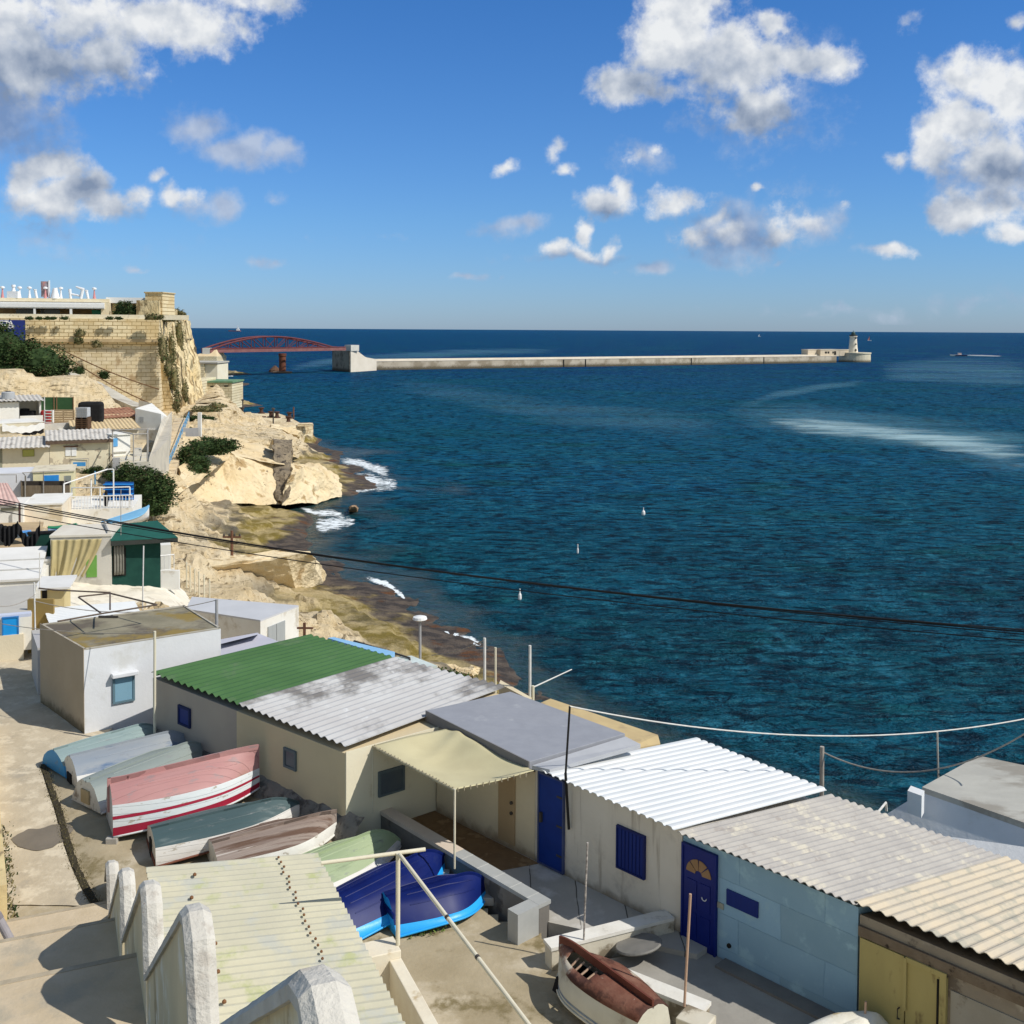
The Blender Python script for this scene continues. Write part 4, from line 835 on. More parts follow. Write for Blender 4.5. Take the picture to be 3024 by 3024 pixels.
# ------------------------------------------------------------------ arched bridge
RED = mk('red_oxide_paint', (.12,.032,.036), (.16,.045,.046), .3, .7, .1); DRED = mk('dark_red_steel', (.10,.025,.03), (.14,.04,.04), .4, .7, .1)
def bp(px, py, off=0):
    Y = lerp(476, 545, (px-621)/(1020-621)); p = atY(px, py, Y)
    dv = (atY(1020,1030,545)-atY(621,1030,476)); dv.z = 0; dv.normalize(); return p+Vector((-dv.y, dv.x, 0))*off
bz = bp(621,1030).z
br = thing('arch_bridge', 'dark red steel bow truss bridge between the headland and the mole', 'bridge', bp(820,1030))
def bpz(px, z, off=0): p = bp(px, 1030, off); return Vector((p.x, p.y, z))
zd = bp(820,1030).z
m = MB(); A, B = bpz(621, 0), bpz(1022, 0); A2, B2 = bpz(621,0,6), bpz(1022,0,6)
m.hexa([(A.x,A.y,zd-1.3),(B.x,B.y,zd-1.3),(B2.x,B2.y,zd-1.3),(A2.x,A2.y,zd-1.3),(A.x,A.y,zd+.2),(B.x,B.y,zd+.2),(B2.x,B2.y,zd+.2),(A2.x,A2.y,zd+.2)]); m.build('deck', mk('deck_pink', (.26,.12,.11), (.20,.08,.08), .5, .7, .1), br)
m = MB()
for off in (-.05, 6.05):
    m.tube(bpz(621, zd+.45, off), bpz(1020, zd+.45, off), .22, 6)
m.build('rail', RED, br)
hz_ = bp(810, 996).z-zd
for off in (0, 6):
    m = MB(); arc = []
    for i in range(25):
        t_ = i/24; px = lerp(625, 985, t_); arc.append((px, zd+.3+hz_*4*t_*(1-t_)*(.85+.15*math.sin(math.pi*t_))))
    m.path([bpz(x, z, off) for x, z in arc], .42, 6); m.build('arch_chord', RED, br)
    m = MB(); xs_ = [674,708,742,777,811,844,876,908,938]
    def az(x): return zd+.3+hz_*4*((x-625)/360)*(1-(x-625)/360)*(.85+.15*math.sin(math.pi*(x-625)/360))
    for x in xs_: m.tube(bpz(x, zd, off), bpz(x, az(x), off), .24, 6)
    for i in range(4): m.tube(bpz(xs_[i], az(xs_[i]), off), bpz(xs_[i+1], zd, off), .2, 6)
    for i in range(4, 8): m.tube(bpz(xs_[i], zd, off), bpz(xs_[i+1], az(xs_[i+1]), off), .2, 6)
    m.build('truss_web', DRED, br)
m = MB(); 
for x in xs_: m.tube(bpz(x, az(x)-.1, 0), bpz(x, az(x)-.1, 6), .16, 5)
m.build('cross_brace', DRED, br)
p = G(834, 1101, 0); t = thing('bridge_pier', 'round rusty bridge pier standing in the channel on a low base', 'pier', p)
pr = (844-824)/2/F*p.y
MB().lathe(p, [(pr*1.02,0),(pr,8),(pr*1.15,8.3),(pr*1.15,9.6)], 20).build('shaft', mk('rust_stone', (.20,.07,.035), (.12,.05,.035), .4, .9, .4, 1, coord='Pos'), t)
MB().lathe(p, [(pr*2.6,-1),(pr*2.9,.5),(pr*2.6,.7)], 20).build('base', mk('pier_base', (.25,.17,.10), (.15,.11,.08), .4, .9, coord='Pos'), t)
m = MB(); q = G(812,1099,0)
m.lathe(q, [(3.2,0),(2.8,1.2),(1.2,2.6),(.3,3.3)], 9); tag(m.build('rubble_heap', mk('rub', (.09,.05,.035), (.14,.08,.05), .5, .95, .5, coord='Pos')), 'dark heap of rubble beside the bridge pier', 'rubble')
# ------------------------------------------------------------------ mole and lighthouse
MOLE = mk('mole_stone', (.46,.40,.31), (.56,.50,.40), .15, .95, .5, 2, c3=(.30,.25,.18), s3=.12, p3=.52, w3=.08, lowdirt=(.2,2.2,(.10,.085,.055)), coord='Pos')
MOLET = mk('mole_top', (.62,.56,.46), (.70,.64,.54), .2, .95, .3, 2, coord='Pos')
ML, MR = G(1112,1093,0), G(2470,1071,0); md = Vector((MR.x-ML.x, MR.y-ML.y)); mlen = md.length; md /= mlen
t = thing('breakwater', 'long straight pale stone breakwater ending at the lighthouse', 'breakwater', ML)
MB().ob(ML, md, 0, mlen, 0, 12, -3, 4.6).build('wall', MOLE, t)
MB().ob(ML, md, 0, mlen+4, 6.5, 12, 4.6, 5.6).build('parapet', MOLET, t)
MB().ob(ML, md, 0, mlen+2, -.15, 6.4, 4.6, 4.75).build('walkway', MOLET, t)
for f in (.34, .385, .62, .8): MB().ob(ML, md, mlen*f, mlen*f+.9, -.06, .3, 0, 4.5).build('joint', DARKI, t)
# bridgehead block on the right of the bridge
t = thing('bridgehead', 'massive stone bridgehead stepping down to the breakwater', 'bridgehead', G(1033,1098,0))
q0 = G(980,1096,0); q1 = G(1033,1099,0); zt2 = 22-(1038-971)/(1099-971)*22+.2
dv = Vector((q1.x-q0.x, q1.y-q0.y+(-7))).normalized(); ln_ = (q1-q0).length
q2 = Vector((q1.x, q1.y)); bd_ = Vector((.82,.57)).normalized()
e1 = Vector((q0.x, q0.y+10)); 
q0 = atY(981, 1096, q1.y+24); m = MB(); m.prism([(q0.x, q0.y), (q1.x, q1.y), (q1.x+1.2, q1.y+4), (q0.x+2.5, q0.y+4)], -3, zt2); m.build('block', mk('mole_shade', (.24,.21,.17), (.30,.27,.21), .2, .95, .5, 2, c3=(.14,.12,.09), s3=.3, p3=.56, lowdirt=(.2,2.2,(.06,.05,.035)), coord='Pos'), t)  # block's shaded face painted in darker stone than the lit wall
m = MB(); m.prism([(q1.x-3, q1.y+2), (q1.x+.6, q1.y-.2), (q1.x+4, q1.y+5), (q1.x, q1.y+8)], zt2, zt2+3.0); m.build('turret', mk('turret_grey', (.5,.5,.46), (.6,.58,.52), .5), t)
A_ = G(1036,1099,0); B_ = G(1112,1094,0)
dv = Vector((B_.x-A_.x, B_.y-A_.y)); L2 = dv.length; dv /= L2; nv = Vector((-dv.y, dv.x))
prof = [(0, zt2), (.28, zt2-.3), (.35, zt2-1.2), (.55, 22-(1054-971.4)/(1096-971.4)*22), (.62, 22-(1056-971.4)/(1096-971.4)*22), (1.0, 22-(1061-971.4)/(1094-971.4)*22), (1.0, -3), (0, -3)]
vs = [(A_.x+dv.x*L2*s, A_.y+dv.y*L2*s, z) for s, z in prof]+[(A_.x+dv.x*L2*s+nv.x*.6, A_.y+dv.y*L2*s+nv.y*.6, z) for s, z in prof]; n8 = len(prof)
MB().add(vs, [tuple(range(n8-1,-1,-1)), tuple(range(n8, 2*n8))]+[(i,(i+1)%n8,n8+(i+1)%n8,n8+i) for i in range(n8)]).build('stepped_wall', MOLET, t)
# lighthouse platform
t = thing('lighthouse', 'white stone lighthouse with dark lantern on the breakwater end', 'lighthouse', G(2519,1068,0))
LP = G(2519,1070,0); PY = LP.y+14
pc = atY(2524,1050,PY); r_ = (2568-2477)/2/F*PY
ptop = 22-(1042-979.5)/F*(PY-r_)
MB().lathe((pc.x, pc.y, 0), [(r_*1.02,-3),(r_*1.0,1),(r_*.99,ptop-1.2),(r_*1.03,ptop-.9),(r_*1.03,ptop),(r_*.9,ptop+.02)], 32).build('platform', mk('platform_stone', (.58,.52,.38), (.66,.60,.46), .15, .95, .5, 2, lowdirt=(.2,2.0,(.14,.12,.08)), coord='Pos'), t)
tc_ = atY(2519,1046,PY); zb_ = ptop-.5; zg = 22-(993-979.5)/F*PY; rt_ = (2530-2510)/2/F*PY; rb_ = (2534-2505)/2/F*PY
MB().lathe((tc_.x, tc_.y, 0), [(rb_,zb_),(rb_*.86,lerp(zb_,zg,.3)),(rt_*1.0,zg-1.0),(rt_*1.18,zg-.5),(rt_*1.18,zg)], 24).build('tower', mk('tower_stone', (.76,.71,.60), (.70,.63,.50), .4, .9, .3, coord='Pos'), t)
MB().lathe((tc_.x, tc_.y, 0), [(rt_*1.1,zg),(rt_*1.1,zg+.9),(rt_*.6,zg+.95)], 20).build('gallery', DARKM, t)
MB().lathe((tc_.x, tc_.y, 0), [(rt_*.62,zg+.9),(rt_*.62,zg+2.1),(rt_*.45,zg+2.8),(.15,zg+3.4),(.1,zg+4.2)], 16).build('lantern', mk('lantern_green', (.03,.07,.06), (.05,.09,.08), 1, .5), t)
for z_ in (lerp(zb_,zg,.12), lerp(zb_,zg,.5), lerp(zb_,zg,.85)):
    MB().box(tc_.x+.6, tc_.x+1.4, tc_.y-rb_-.05, tc_.y-rt_*.7, z_, z_+(1.6 if z_ < zb_+3 else .8)).build('window', DARKI, t)
def mbx(name, label, x0, y0, x1, y1, off, depth, mat, wins=()):
    Pm = Vector((ML.x-md.y*off, ML.y+md.x*off)); s0, z1, _ = onpl(x0, y0, Pm, md); s1, z0, _ = onpl(x1, y1, Pm, md)
    t = thing(name, label, 'building', (Pm.x+md.x*s0, Pm.y+md.y*s0, 4.7)); MB().ob(Pm, md, s0, s1, 0, depth, 4.5, z1).build('wall', mat, t)
    MB().ob(Pm, md, s0-.3, s1+.3, -.3, depth+.2, z1, z1+.3).build('roof', MOLET, t)
    for w in wins: win(t, Pm, md, w, DARKI, 'door' if w[3]-w[1] > 8 else 'window', .05)
PST = mk('mole_house', (.58,.50,.38), (.50,.42,.31), .4, .9, .4, coord='Pos')
mbx('keeper_house', 'low stone keeper house with dark windows on the breakwater', 2423,1033,2478,1050, 4.5, 7, PST, ((2436,1038,2442,1044),(2444,1038,2449,1044),(2458,1038,2462,1044),(2463,1037,2469,1048)))
mbx('stone_shelter', 'low stone walled shelter left of the keeper house', 2386,1033,2422,1047, 7.5, 6, mk('mole_house2', (.66,.58,.44), (.58,.48,.36), .4, .9, .4, coord='Pos'))
mbx('link_wall', 'low stone wall between keeper house and lighthouse', 2479,1033,2506,1047, 9, 3, PST)
# vessels
def shipmesh(t, c, L_, B_, H_, hullm, dirx=1, bow=.35, name='hull'):
    vs = []; n = 12
    for i in range(n+1):
        u = i/n; b = B_/2*(1 if u < .6 else math.sqrt(max(0, 1-((u-.6)/.4)**2))); b = max(b, .02); sh = H_*(1+bow*max(0, (u-.5)*2)**2+.1*(1-u))
        x = c.x+dirx*(u-.5)*L_
        vs += [(x, c.y-b, c.z+sh), (x-dirx*.02*L_*u, c.y-b*.75, c.z-.3), (x-dirx*.02*L_*u, c.y+b*.75, c.z-.3), (x, c.y+b, c.z+sh)]
    fs = []
    for i in range(n):
        for k in range(3): fs.append((4*i+k, 4*i+4+k, 4*i+5+k, 4*i+1+k))
        fs.append((4*i, 4*i+3, 4*i+7, 4*i+4))
    fs.append((0,1,2,3)); MB().add(vs, fs).build(name, hullm, t)
p = G(2830,1052,0); t = thing('motor_boat', 'dark hulled motor boat with white foredeck heading left with people aboard', 'boat', p)
Lb = (2862-2812)/F*p.y
shipmesh(t, p, Lb, 3.0, 1.1, mk('boat_navy', (.02,.03,.10), (.03,.04,.12), 1, .4), -1, .9)
shipmesh(t, p+Vector((-Lb*.16,0,.55)), Lb*.68, 3.05, .85, WHITEP, -1, .6, 'bow_flare')
MB().box(p.x-Lb*.02, p.x+Lb*.16, p.y-1, p.y+1, 1.1, 2.8).build('wheelhouse', mk('boat_pink', (.5,.28,.26), (.6,.5,.45), 1), t)
MB().box(p.x-Lb*.05, p.x+Lb*.18, p.y-1.1, p.y+1.1, 2.8, 2.95).build('canopy', WHITEP, t)
MB().tube((p.x+Lb*.1,p.y,2.9), (p.x+Lb*.12,p.y,4.4), .1).build('mast', DARKM, t)
p = G(694,978,0); p = atY(692, 976, 7000.0); p.z = 0
t = thing('cargo_ship', 'distant white and red ship on the horizon above the bridge', 'ship', p); Ls = (710-674)/F*7000
shipmesh(t, p, Ls, 16, 5, mk('ship_red', (.45,.14,.10), (.5,.2,.16), .1), -1, .3)
MB().box(p.x+Ls*.18, p.x+Ls*.42, p.y-6, p.y+6, 4, 17).build('superstructure', WHITEP, t); MB().box(p.x+Ls*.24, p.x+Ls*.36, p.y-5, p.y+5, 17, 25).build('bridge_deck', WHITEP, t)
MB().tube((p.x+Ls*.27,p.y,24),(p.x+Ls*.27,p.y,40), 1.2).build('mast', WHITEP, t)
def sail(px, py, Y, h, mat, l):
    p = atY(px, py, Y); p.z = 0; t = thing('sailboat', l, 'sailboat', p)
    shipmesh(t, p, h*.8, 2.5, .9, WHITEP, 1, .3); MB().tube(p, p+Vector((0,0,h*1.05)), h*.012).build('mast', DARKM, t)
    MB().add([p+Vector((.1,0,1.2)), p+Vector((-h*.42,.3,1.2)), p+Vector((0,0,h)), p+Vector((.1,.1,1.2))+Vector((0,.06,0)), p+Vector((-h*.42,.4,1.2)), p+Vector((0,.06,h))], [(0,1,2),(5,4,3),(0,3,4,1),(1,4,5,2),(2,5,3,0)]).build('sail', mat, t)
sail(2243, 982, 4200, 12, WHITEP, 'tiny white sail on the horizon left of the lighthouse')
sail(2568, 1001, 2600, 11, mk('red_sail', (.55,.18,.14), (.5,.2,.16), 1), 'tiny reddish sail just right of the lighthouse')
def buoy(px, py, l, r=.28, mat=WHITEP):
    p = G(px, py, 0); t = thing('buoy', l, 'buoy', p, group='white mooring buoys in the harbour')
    MB().lathe(p, [(r*.5,-.1),(r,.1),(r*.9,.4),(r*.3,.6)], 12).build('float', mat, t); MB().tube(p+Vector((0,0,.5)), p+Vector((0,0,.9)), .05).build('staff', mat, t)
buoy(1535,1771,'white buoy with a small staff below the overhead cables', .15); buoy(1900,1521,'small white buoy in the middle of the harbour', .22); buoy(1706,1634,'faint small buoy midway between the other two', .10); buoy(1800,1300+0,'barely visible far buoy in the harbour', .2) if False else None
# ================================================================== foreground yard
def sm(t): t = max(0, min(1, t)); return t*t*(3-2*t)
def zy(y): return 10.9+.40*sm((y-20)/5.5)
def Gy(px, py, dz=0):
    z = 11.0
    for _ in range(12): z = zy(G(px, py, z).y)+dz
    return G(px, py, z)
PZ = 11.45; PL0 = G(1073, 2366, PZ); PL1 = G(1592, 2672, PZ)      # top outer edge of the planter wall
pld = Vector((PL1.x-PL0.x, PL1.y-PL0.y)); pll = pld.length; pld /= pll
YARDM = mk('yard_concrete', (.44,.37,.25), (.33,.27,.17), .7, .95, .5, 9, c3=(.52,.45,.33), s3=.55, p3=.58, w3=.06, c4=(.20,.16,.08), s4=.9, p4=.60, w4=.06, bd=.03, coord='Pos')
PATHM = mk('path_concrete', (.56,.48,.35), (.45,.38,.27), .9, .95, .5, 10, c3=(.40,.35,.27), s3=.9, p3=.62, w3=.08, c4=(.63,.55,.41), s4=2.4, p4=.56, w4=.08, bd=.03, coord='Pos')
# gully between walkway and yard
GUL = [Gy(x, y) for x, y in ((128,2262),(150,2330),(175,2400),(196,2480),(222,2560),(255,2630),(298,2700))]
def gux(y):
    for a, b in zip(GUL, GUL[1:]):
        if b.y <= y <= a.y: return lerp(a.x, b.x, (a.y-y)/(a.y-b.y))
    return GUL[0].x+min(.9, (y-GUL[0].y)*.9) if y > GUL[0].y else GUL[-1].x
def yard():
    m = MB(); xs = np.linspace(-22, 14, 181); ys = np.linspace(6, 36, 151)
    def f(u, v):
        x = lerp(-22, 14, u); y = lerp(6, 36, v); z = zy(y)
        q = (x-PL0.x)*pld.y*-1+(y-PL0.y)*pld.x      # >0: behind the planter line
        if q > .22 and y > 18.6 and x > -4.2: z = 10.4
        k = abs(x-gux(y))
        z += .035*fbm((x, y, 0), .5, 2)+.010*fbm((x, y, 0), 3, 5)
        if 20 < y < 30: z += .06*sm((k-.05)/.5)-.05
        return Vector((x, y, z))
    nx, ny = 180, 150; o = grid_mesh(None, nx, ny, f); keep = []
    for q in o.f:
        c = [sum(o.v[i][k] for i in q)/4 for k in (0, 1)]
        a = (c[0]-.55)*.714+(c[1]-22.0)*.70          # behind the shed row
        b = (c[0]+3.45)*.65+(c[1]-22.5)*.76          # behind the cream hut
        h = c[1] > 27.0+(c[0]+11.7)*.62 and c[0] > -11.2    # under and behind the white house
        if a > .3 or (b > .3 and c[0] > -9.4) or h: continue
        keep.append(q)
    o.f = keep; o.m = [0]*len(keep)
    return o.build('yard', YARDM, smooth=True)
o = yard(); o['kind'] = 'structure'
# paler walkway slab left of the gully
def fp(u, v):
    y = lerp(20.35, 36, v); x = lerp(gux(y)-7, gux(y)-.10, u); return Vector((x, y, zy(y)+.035+.03*fbm((x, y, 0), .5, 2)+.006*fbm((x, y, 0), 4, 5)))
o = grid_mesh(None, 30, 70, fp).build('walkway', PATHM, smooth=True); o['kind'] = 'structure'
m = MB(); rg = random.Random(3)
pts = []
for a, b in zip(GUL, GUL[1:]):
    for i in range(6): pts.append(a.lerp(b, i/6))
pts.append(GUL[-1])
for i in range(len(pts)-1):
    a, b = pts[i], pts[i+1]; w = .05+.03*rg.random(); d = Vector((.95, .25, 0))
    m.add([a-d*w+Vector((0,0,.05)), a+d*w+Vector((0,0,.05)), b+d*w+Vector((0,0,.05)), b-d*w+Vector((0,0,.05))], [(0,3,2,1)])
o = m.build('gutter', mk('gully_dirt', (.035,.028,.018), (.06,.05,.03), 5, .95, .6)); o['kind'] = 'structure'
# moss and weeds along the gully and boats
def tufts(name, label, pts, n, size, mats, spread, seed=1):
    rg = random.Random(seed); m = MB()
    for _ in range(n):
        i = rg.randrange(len(pts)-1); p = pts[i].lerp(pts[i+1], rg.random())+Vector((rg.gauss(0, spread), rg.gauss(0, spread), 0)); h = size*rg.uniform(.5, 1.5)
        a = rg.uniform(0, 6.28); w = Vector((math.cos(a), math.sin(a), 0))*size*.35; tip = Vector((rg.gauss(0,.5)*h, rg.gauss(0,.5)*h, h))
        m.add([p-w, p+w, p+tip+w*.5, p+tip-w*.5], [(0,1,2,3)], rg.randrange(len(mats)))
    o = m.build(name, mats); tag(o, label, 'weeds', kind='stuff'); return o
MOSS = mk('moss', (.10,.085,.03), (.06,.055,.02), 3, .95, 0)
tufts('weeds', 'brown moss and grit along the dark gutter beside the boats', [p+Vector((0,0,.04)) for p in pts], 1600, .022, [MOSS, LEAFD[0]], .07, 5)
tufts('weeds', 'small green leafy weeds along the side of the short dark blue boat', [Gy(x, y) for x, y in ((1185,2762),(1260,2745),(1330,2715),(1390,2680))], 500, .05, [LEAFG[0], LEAFS[1]], .09, 6)
tufts('weeds', 'straggly plants at the left edge below the yellow wall', [Gy(x, y) for x, y in ((8,2440),(12,2540),(16,2600),(30,2720))], 500, .07, [LEAFS[0], LEAFD[0]], .08, 7)
STAIN = mk('wet_stain', (.20,.17,.13), (.17,.145,.11), 2, .6)
def ygr(x, y): return zy(y)+.035*fbm((x, y, 0), .5, 2)+(.035 if x < gux(y) else .012)
def blob(name, px, py, rx, ry, mat, label, cat, seed, dz=.06):
    c = Gy(px, py, 0); m = MB(); vs = [Vector((c.x, c.y, ygr(c.x, c.y)+dz))]
    for i in range(48):
        a = 2*math.pi*i/48; k = 1+.45*nz((math.cos(a)*1.0, math.sin(a)*1.0, seed), 1.1)+.12*nz((math.cos(a)*3, math.sin(a)*3, seed), 1); x, y = c.x+rx*k*math.cos(a), c.y+ry*k*math.sin(a); vs.append(Vector((x, y, 0)))
    ring = vs[1:]; vs = vs[:1]
    for f in (.33, .66, 1.0): vs += [Vector((lerp(c.x, p.x, f), lerp(c.y, p.y, f), ygr(lerp(c.x, p.x, f), lerp(c.y, p.y, f))+dz)) for p in ring]
    m.add(vs, [(0, i+1, (i+1) % 48+1) for i in range(48)]+[(1+48*j+i, 1+48*(j+1)+i, 1+48*(j+1)+(i+1) % 48, 1+48*j+(i+1) % 48) for j in range(2) for i in range(48)]); o = m.build(name, mat); o['kind'] = 'structure'
blob('wet_patch', 128, 2475, .62, .50, STAIN, '', '', 3, .012)
# ------------------------------------------------------------------ stair and saw-tooth parapet
WT = Vector((.394, -.919)); WL = Vector((-.919, -.394)); W0 = Vector((-7.59, 20.4)); KM = 4.33
def wp(k, n=0, z=0): return Vector((W0.x+WT.x*KM*k+WL.x*n, W0.y+WT.y*KM*k+WL.y*n, z))
STEPM = mk('stair_concrete', (.62,.51,.36), (.52,.42,.28), 1.4, .95, .5, 16, c3=(.44,.38,.28), s3=1.2, p3=.60, w3=.08, coord='Pos')
EDGEM = mk('step_edge', (.36,.30,.21), (.46,.39,.28), 5, .95, .4, coord='Pos')
levels = [(.02, 11.07)]+[(.38+.046*i, 11.07+.174*(i+1)) for i in range(5)]+[(1.10+.052*i, 11.94+.165*(i+1)) for i in range(12)]+[(2.3+.06*i, 13.92+.17*(i+1)) for i in range(11)]+[(3.3+.06*i, 15.79+.17*(i+1)) for i in range(11)]
m = MB(); me_ = MB()
for i, (k, z) in enumerate(levels):
    k2 = levels[i+1][0] if i+1 < len(levels) else 5.2
    a, b, c, d = wp(k, -.02), wp(k2, -.02), wp(k2, 3.6), wp(k, 3.6)
    zb = 10.2; m.hexa([(p.x, p.y, zb) for p in (a, d, c, b)]+[(p.x, p.y, z) for p in (a, d, c, b)])
    a, b, c, d = wp(k-.004, .0), wp(k+.018, .0), wp(k+.018, 3.0), wp(k-.004, 3.0)
    me_.hexa([(p.x, p.y, z-.05) for p in (a, d, c, b)]+[(p.x, p.y, z+.006) for p in (a, d, c, b)])
st = m.build('stairs', STEPM); st['kind'] = 'structure'
ed = me_.build('step_edges', EDGEM, st); 
par = thing('parapet_wall', 'saw-toothed cream parapet with thick white coping beside the concrete stairs', 'wall', wp(0, 0, 11))
prof = [(-.17, 11.10)]
for i in range(0, 6):
    zp = 11.84+1.87*i; prof += [(i-.045, zp-.18), (i, zp-.13), (i+.045, zp-.23), (i+.105, zp-.90)]
PARM = mk('parapet_cream', (.72,.63,.42), (.62,.53,.35), 1.2, .95, .4, 10, c3=(.40,.31,.18), s3=1.6, p3=.62, w3=.05, stretch=(1,1,.35), c4=(.78,.74,.62), s4=1.2, p4=.58, coord='Pos')
COPM = mk('coping_white', (.64,.61,.54), (.52,.49,.43), 2.2, .95, .8, 14, c3=(.48,.44,.38), s3=2.4, p3=.61, w3=.04, c4=(.34,.20,.14), s4=3.5, p4=.70, w4=.02, bd=.03, coord='Pos')
# wall body in teeth segments
for i in range(0, 6):
    pk = [q for q in prof if i-1+.09 < q[0] <= i+.05] if i else prof[:4]
    ks = [q[0] for q in pk]; k0, k1 = ks[0], ks[-1]
    jog = .06*(i % 2) ; vs = []; 
    cols = pk; n = len(cols)
    for side in (jog*.3+.075, -.085):
        for (k, z) in cols: vs.append(wp(k, side, z-.04))
        for (k, z) in cols: vs.append(wp(k, side, 10.2))
    fs = []
    for j in range(n-1):
        fs += [(j, j+1, n+j+1, n+j), (2*n+j, 3*n+j, 3*n+j+1, 2*n+j+1), (j, 2*n+j, 2*n+j+1, j+1)]
    fs += [(0, n, 3*n, 2*n), (n-1, 3*n-1, 4*n-1, 2*n-1)]
    MB().add(vs, fs).build('wall_segment', PARM, par)
# coping swept along the profile
sec = [(-.125, -.05), (-.125, .01), (-.07, .055), (.035, .055), (.105, .005), (.105, -.05)]
P3 = [(k*KM, z) for k, z in prof]
# densify + roughen
pp = []
for a, b in zip(P3, P3[1:]):
    L_ = math.hypot(b[0]-a[0], b[1]-a[1]); n = max(1, int(L_/.05))
    for j in range(n): pp.append((lerp(a[0], b[0], j/n), lerp(a[1], b[1], j/n)))
pp.append(P3[-1])
vs = []; n6 = len(sec)
for i, (s_, z_) in enumerate(pp):
    a = pp[max(0, i-1)]; b = pp[min(len(pp)-1, i+1)]; tx, tz_ = b[0]-a[0], b[1]-a[1]; l = math.hypot(tx, tz_); nx_, nz_ = -tz_/l, tx/l
    if nz_ < -.1: nx_, nz_ = -nx_, -nz_
    for (lt, up) in sec:
        base = Vector((W0.x+WT.x*(s_+nx_*up)-WL.x*lt, W0.y+WT.y*(s_+nx_*up)-WL.y*lt, z_+nz_*up))
        base += Vector((fbm(base, 5, 1), fbm(base, 5, 4), fbm(base, 5, 9)))*.0025; vs.append(base)
fs = []
for i in range(len(pp)-1):
    for j in range(n6): fs.append((i*n6+j, i*n6+(j+1) % n6, (i+1)*n6+(j+1) % n6, (i+1)*n6+j))
fs.append(tuple(range(n6))); 
MB().add(vs, fs).build('coping', COPM, par)
# left wall with downpipe
lw0, lw1 = Gy(-2, 2440), Gy(22, 2745); 
m = MB(); d = Vector((lw1.x-lw0.x, lw1.y-lw0.y)).normalized(); m.ob(lw0, d, -6.0, (lw1-lw0).length, -.6, 0, 10, 11.75)
tag(m.build('garden_wall', mk('yellow_stone', (.72,.58,.30), (.60,.46,.24), 1.5, .95, .6, 8, c3=(.3,.22,.12), s3=2, p3=.6, coord='Pos')), 'yellow stone wall at the far left edge beside the stairs', 'wall')
p = G(44, 2805, 11.1); t = thing('drainpipe', 'grey drainpipe leaning down onto the stairs at the left edge', 'pipe', p)
MB().tube(p+Vector((.02,0,-.02)), p+Vector((-.75,.15,1.25)), .075, 14).build('pipe', mk('pipe_grey', (.28,.26,.27), (.34,.32,.33), 3, .5), t)
q = p+Vector((-.30,.06,.50)); MB().tube(q, q+Vector((-.05,.01,.085)), .085, 14).build('collar', mk('pipe_collar', (.22,.2,.21)), t)
# ------------------------------------------------------------------ small shed below the stairs (foreground roof)
R0 = G(937, 2523, 12.55); FROOF = mk('fibre_cement_cream', (.54,.51,.38), (.46,.44,.34), 1.0, .85, .3, 16, c3=(.44,.44,.38), s3=1.4, p3=.58, w3=.06, c4=(.40,.42,.22), s4=1.3, p4=.61, w4=.07, st4=(1,1,1), stretch=(1,1,1), coord='Pos')
t = thing('boat_shed', 'low cream shed with stained corrugated roof tucked below the stairs', 'shed', (R0.x-1, R0.y-2, 10.9))
def rp(j, n, z): return Vector((R0.x+WT.x*j+WL.x*n, R0.y+WT.y*j+WL.y*n, z))
ro = corr(rp(0,0,12.55), rp(9,0,12.55), rp(9,2.93,12.85), rp(0,2.93,12.85), .185, .050)
m = MB(); a, b, c, d = rp(.1,.12,0), rp(9,.12,0), rp(9,2.8,0), rp(.1,2.8,0); m.hexa([(q.x, q.y, 10.2) for q in (a, d, c, b)]+[(q.x, q.y, 12.5) for q in (a, d, c, b)]); m.build('wall', mk('shed_cream', (.74,.70,.58), (.68,.63,.5), 1), t)
NUT = mk('rusty_nut', (.16,.07,.03), (.22,.11,.05), 8, .8); RS = mk('rust_run', (.38,.24,.12), (.45,.32,.18), 6, .8)
rg = random.Random(9); m = MB(); m = ro; nb_ = len(m.f)
for i in range(34):
    j = .12+i*.185*1+.0; 
    for n_ in ((.72,) if i % 1 == 0 else ()):
        p = rp(j+.0, n_+.035*rg.uniform(-1, 1), 12.55+.3*n_/2.93+.058); m.lathe(p, [(.012,0),(.012,.010),(.005,.018)], 8)
for i in range(9):
    p = rp(.5+i*.74, 2.25+.1*rg.uniform(-1,1), 12.55+.3*2.25/2.93+.058); m.lathe(p, [(.022,0),(.022,.014),(.008,.028)], 8)
m.m = [0]*nb_+[1]*(len(m.f)-nb_); m.build('roof', [FROOF, NUT], t, solid=.010)
# cream pier with the post and washing frame
pz = 12.0; c4 = [G(1073,2778,pz), G(1168,2771,pz), G(1185,2806,pz), G(1092,2812,pz)]
t = thing('pier_wall', 'cream masonry pier at the lower corner of the foreground shed', 'pier', (c4[3].x, c4[3].y, 10.9))
CRM2 = mk('pier_cream', (.76,.70,.56), (.68,.60,.46), 1.6, .9, .3, 10, c3=(.5,.4,.25), s3=2, p3=.64)
dp = Vector((c4[2].x-c4[1].x, c4[2].y-c4[1].y)).normalized()
m = MB(); a = Vector((c4[2].x, c4[2].y)); 
def pr_(s, n): return (a.x+WT.x*s+WL.x*n, a.y+WT.y*s+WL.y*n)
m.prism([pr_(-.45,0), pr_(-.45,.62), pr_(.0,.62), pr_(0,0)][::-1], 10.2, pz); m.prism([pr_(0,0), pr_(0,.2), pr_(3.5,.2), pr_(3.5,0)][::-1], 10.2, pz-.12); m.build('wall', CRM2, t, bevel=.015)
POLEC = mk('pole_cream', (.72,.67,.52), (.66,.60,.45), 3, .5, .05)
pb = G(1175, 2790, pz); zt = 22-(2524-975)/3200*pb.y*1.0
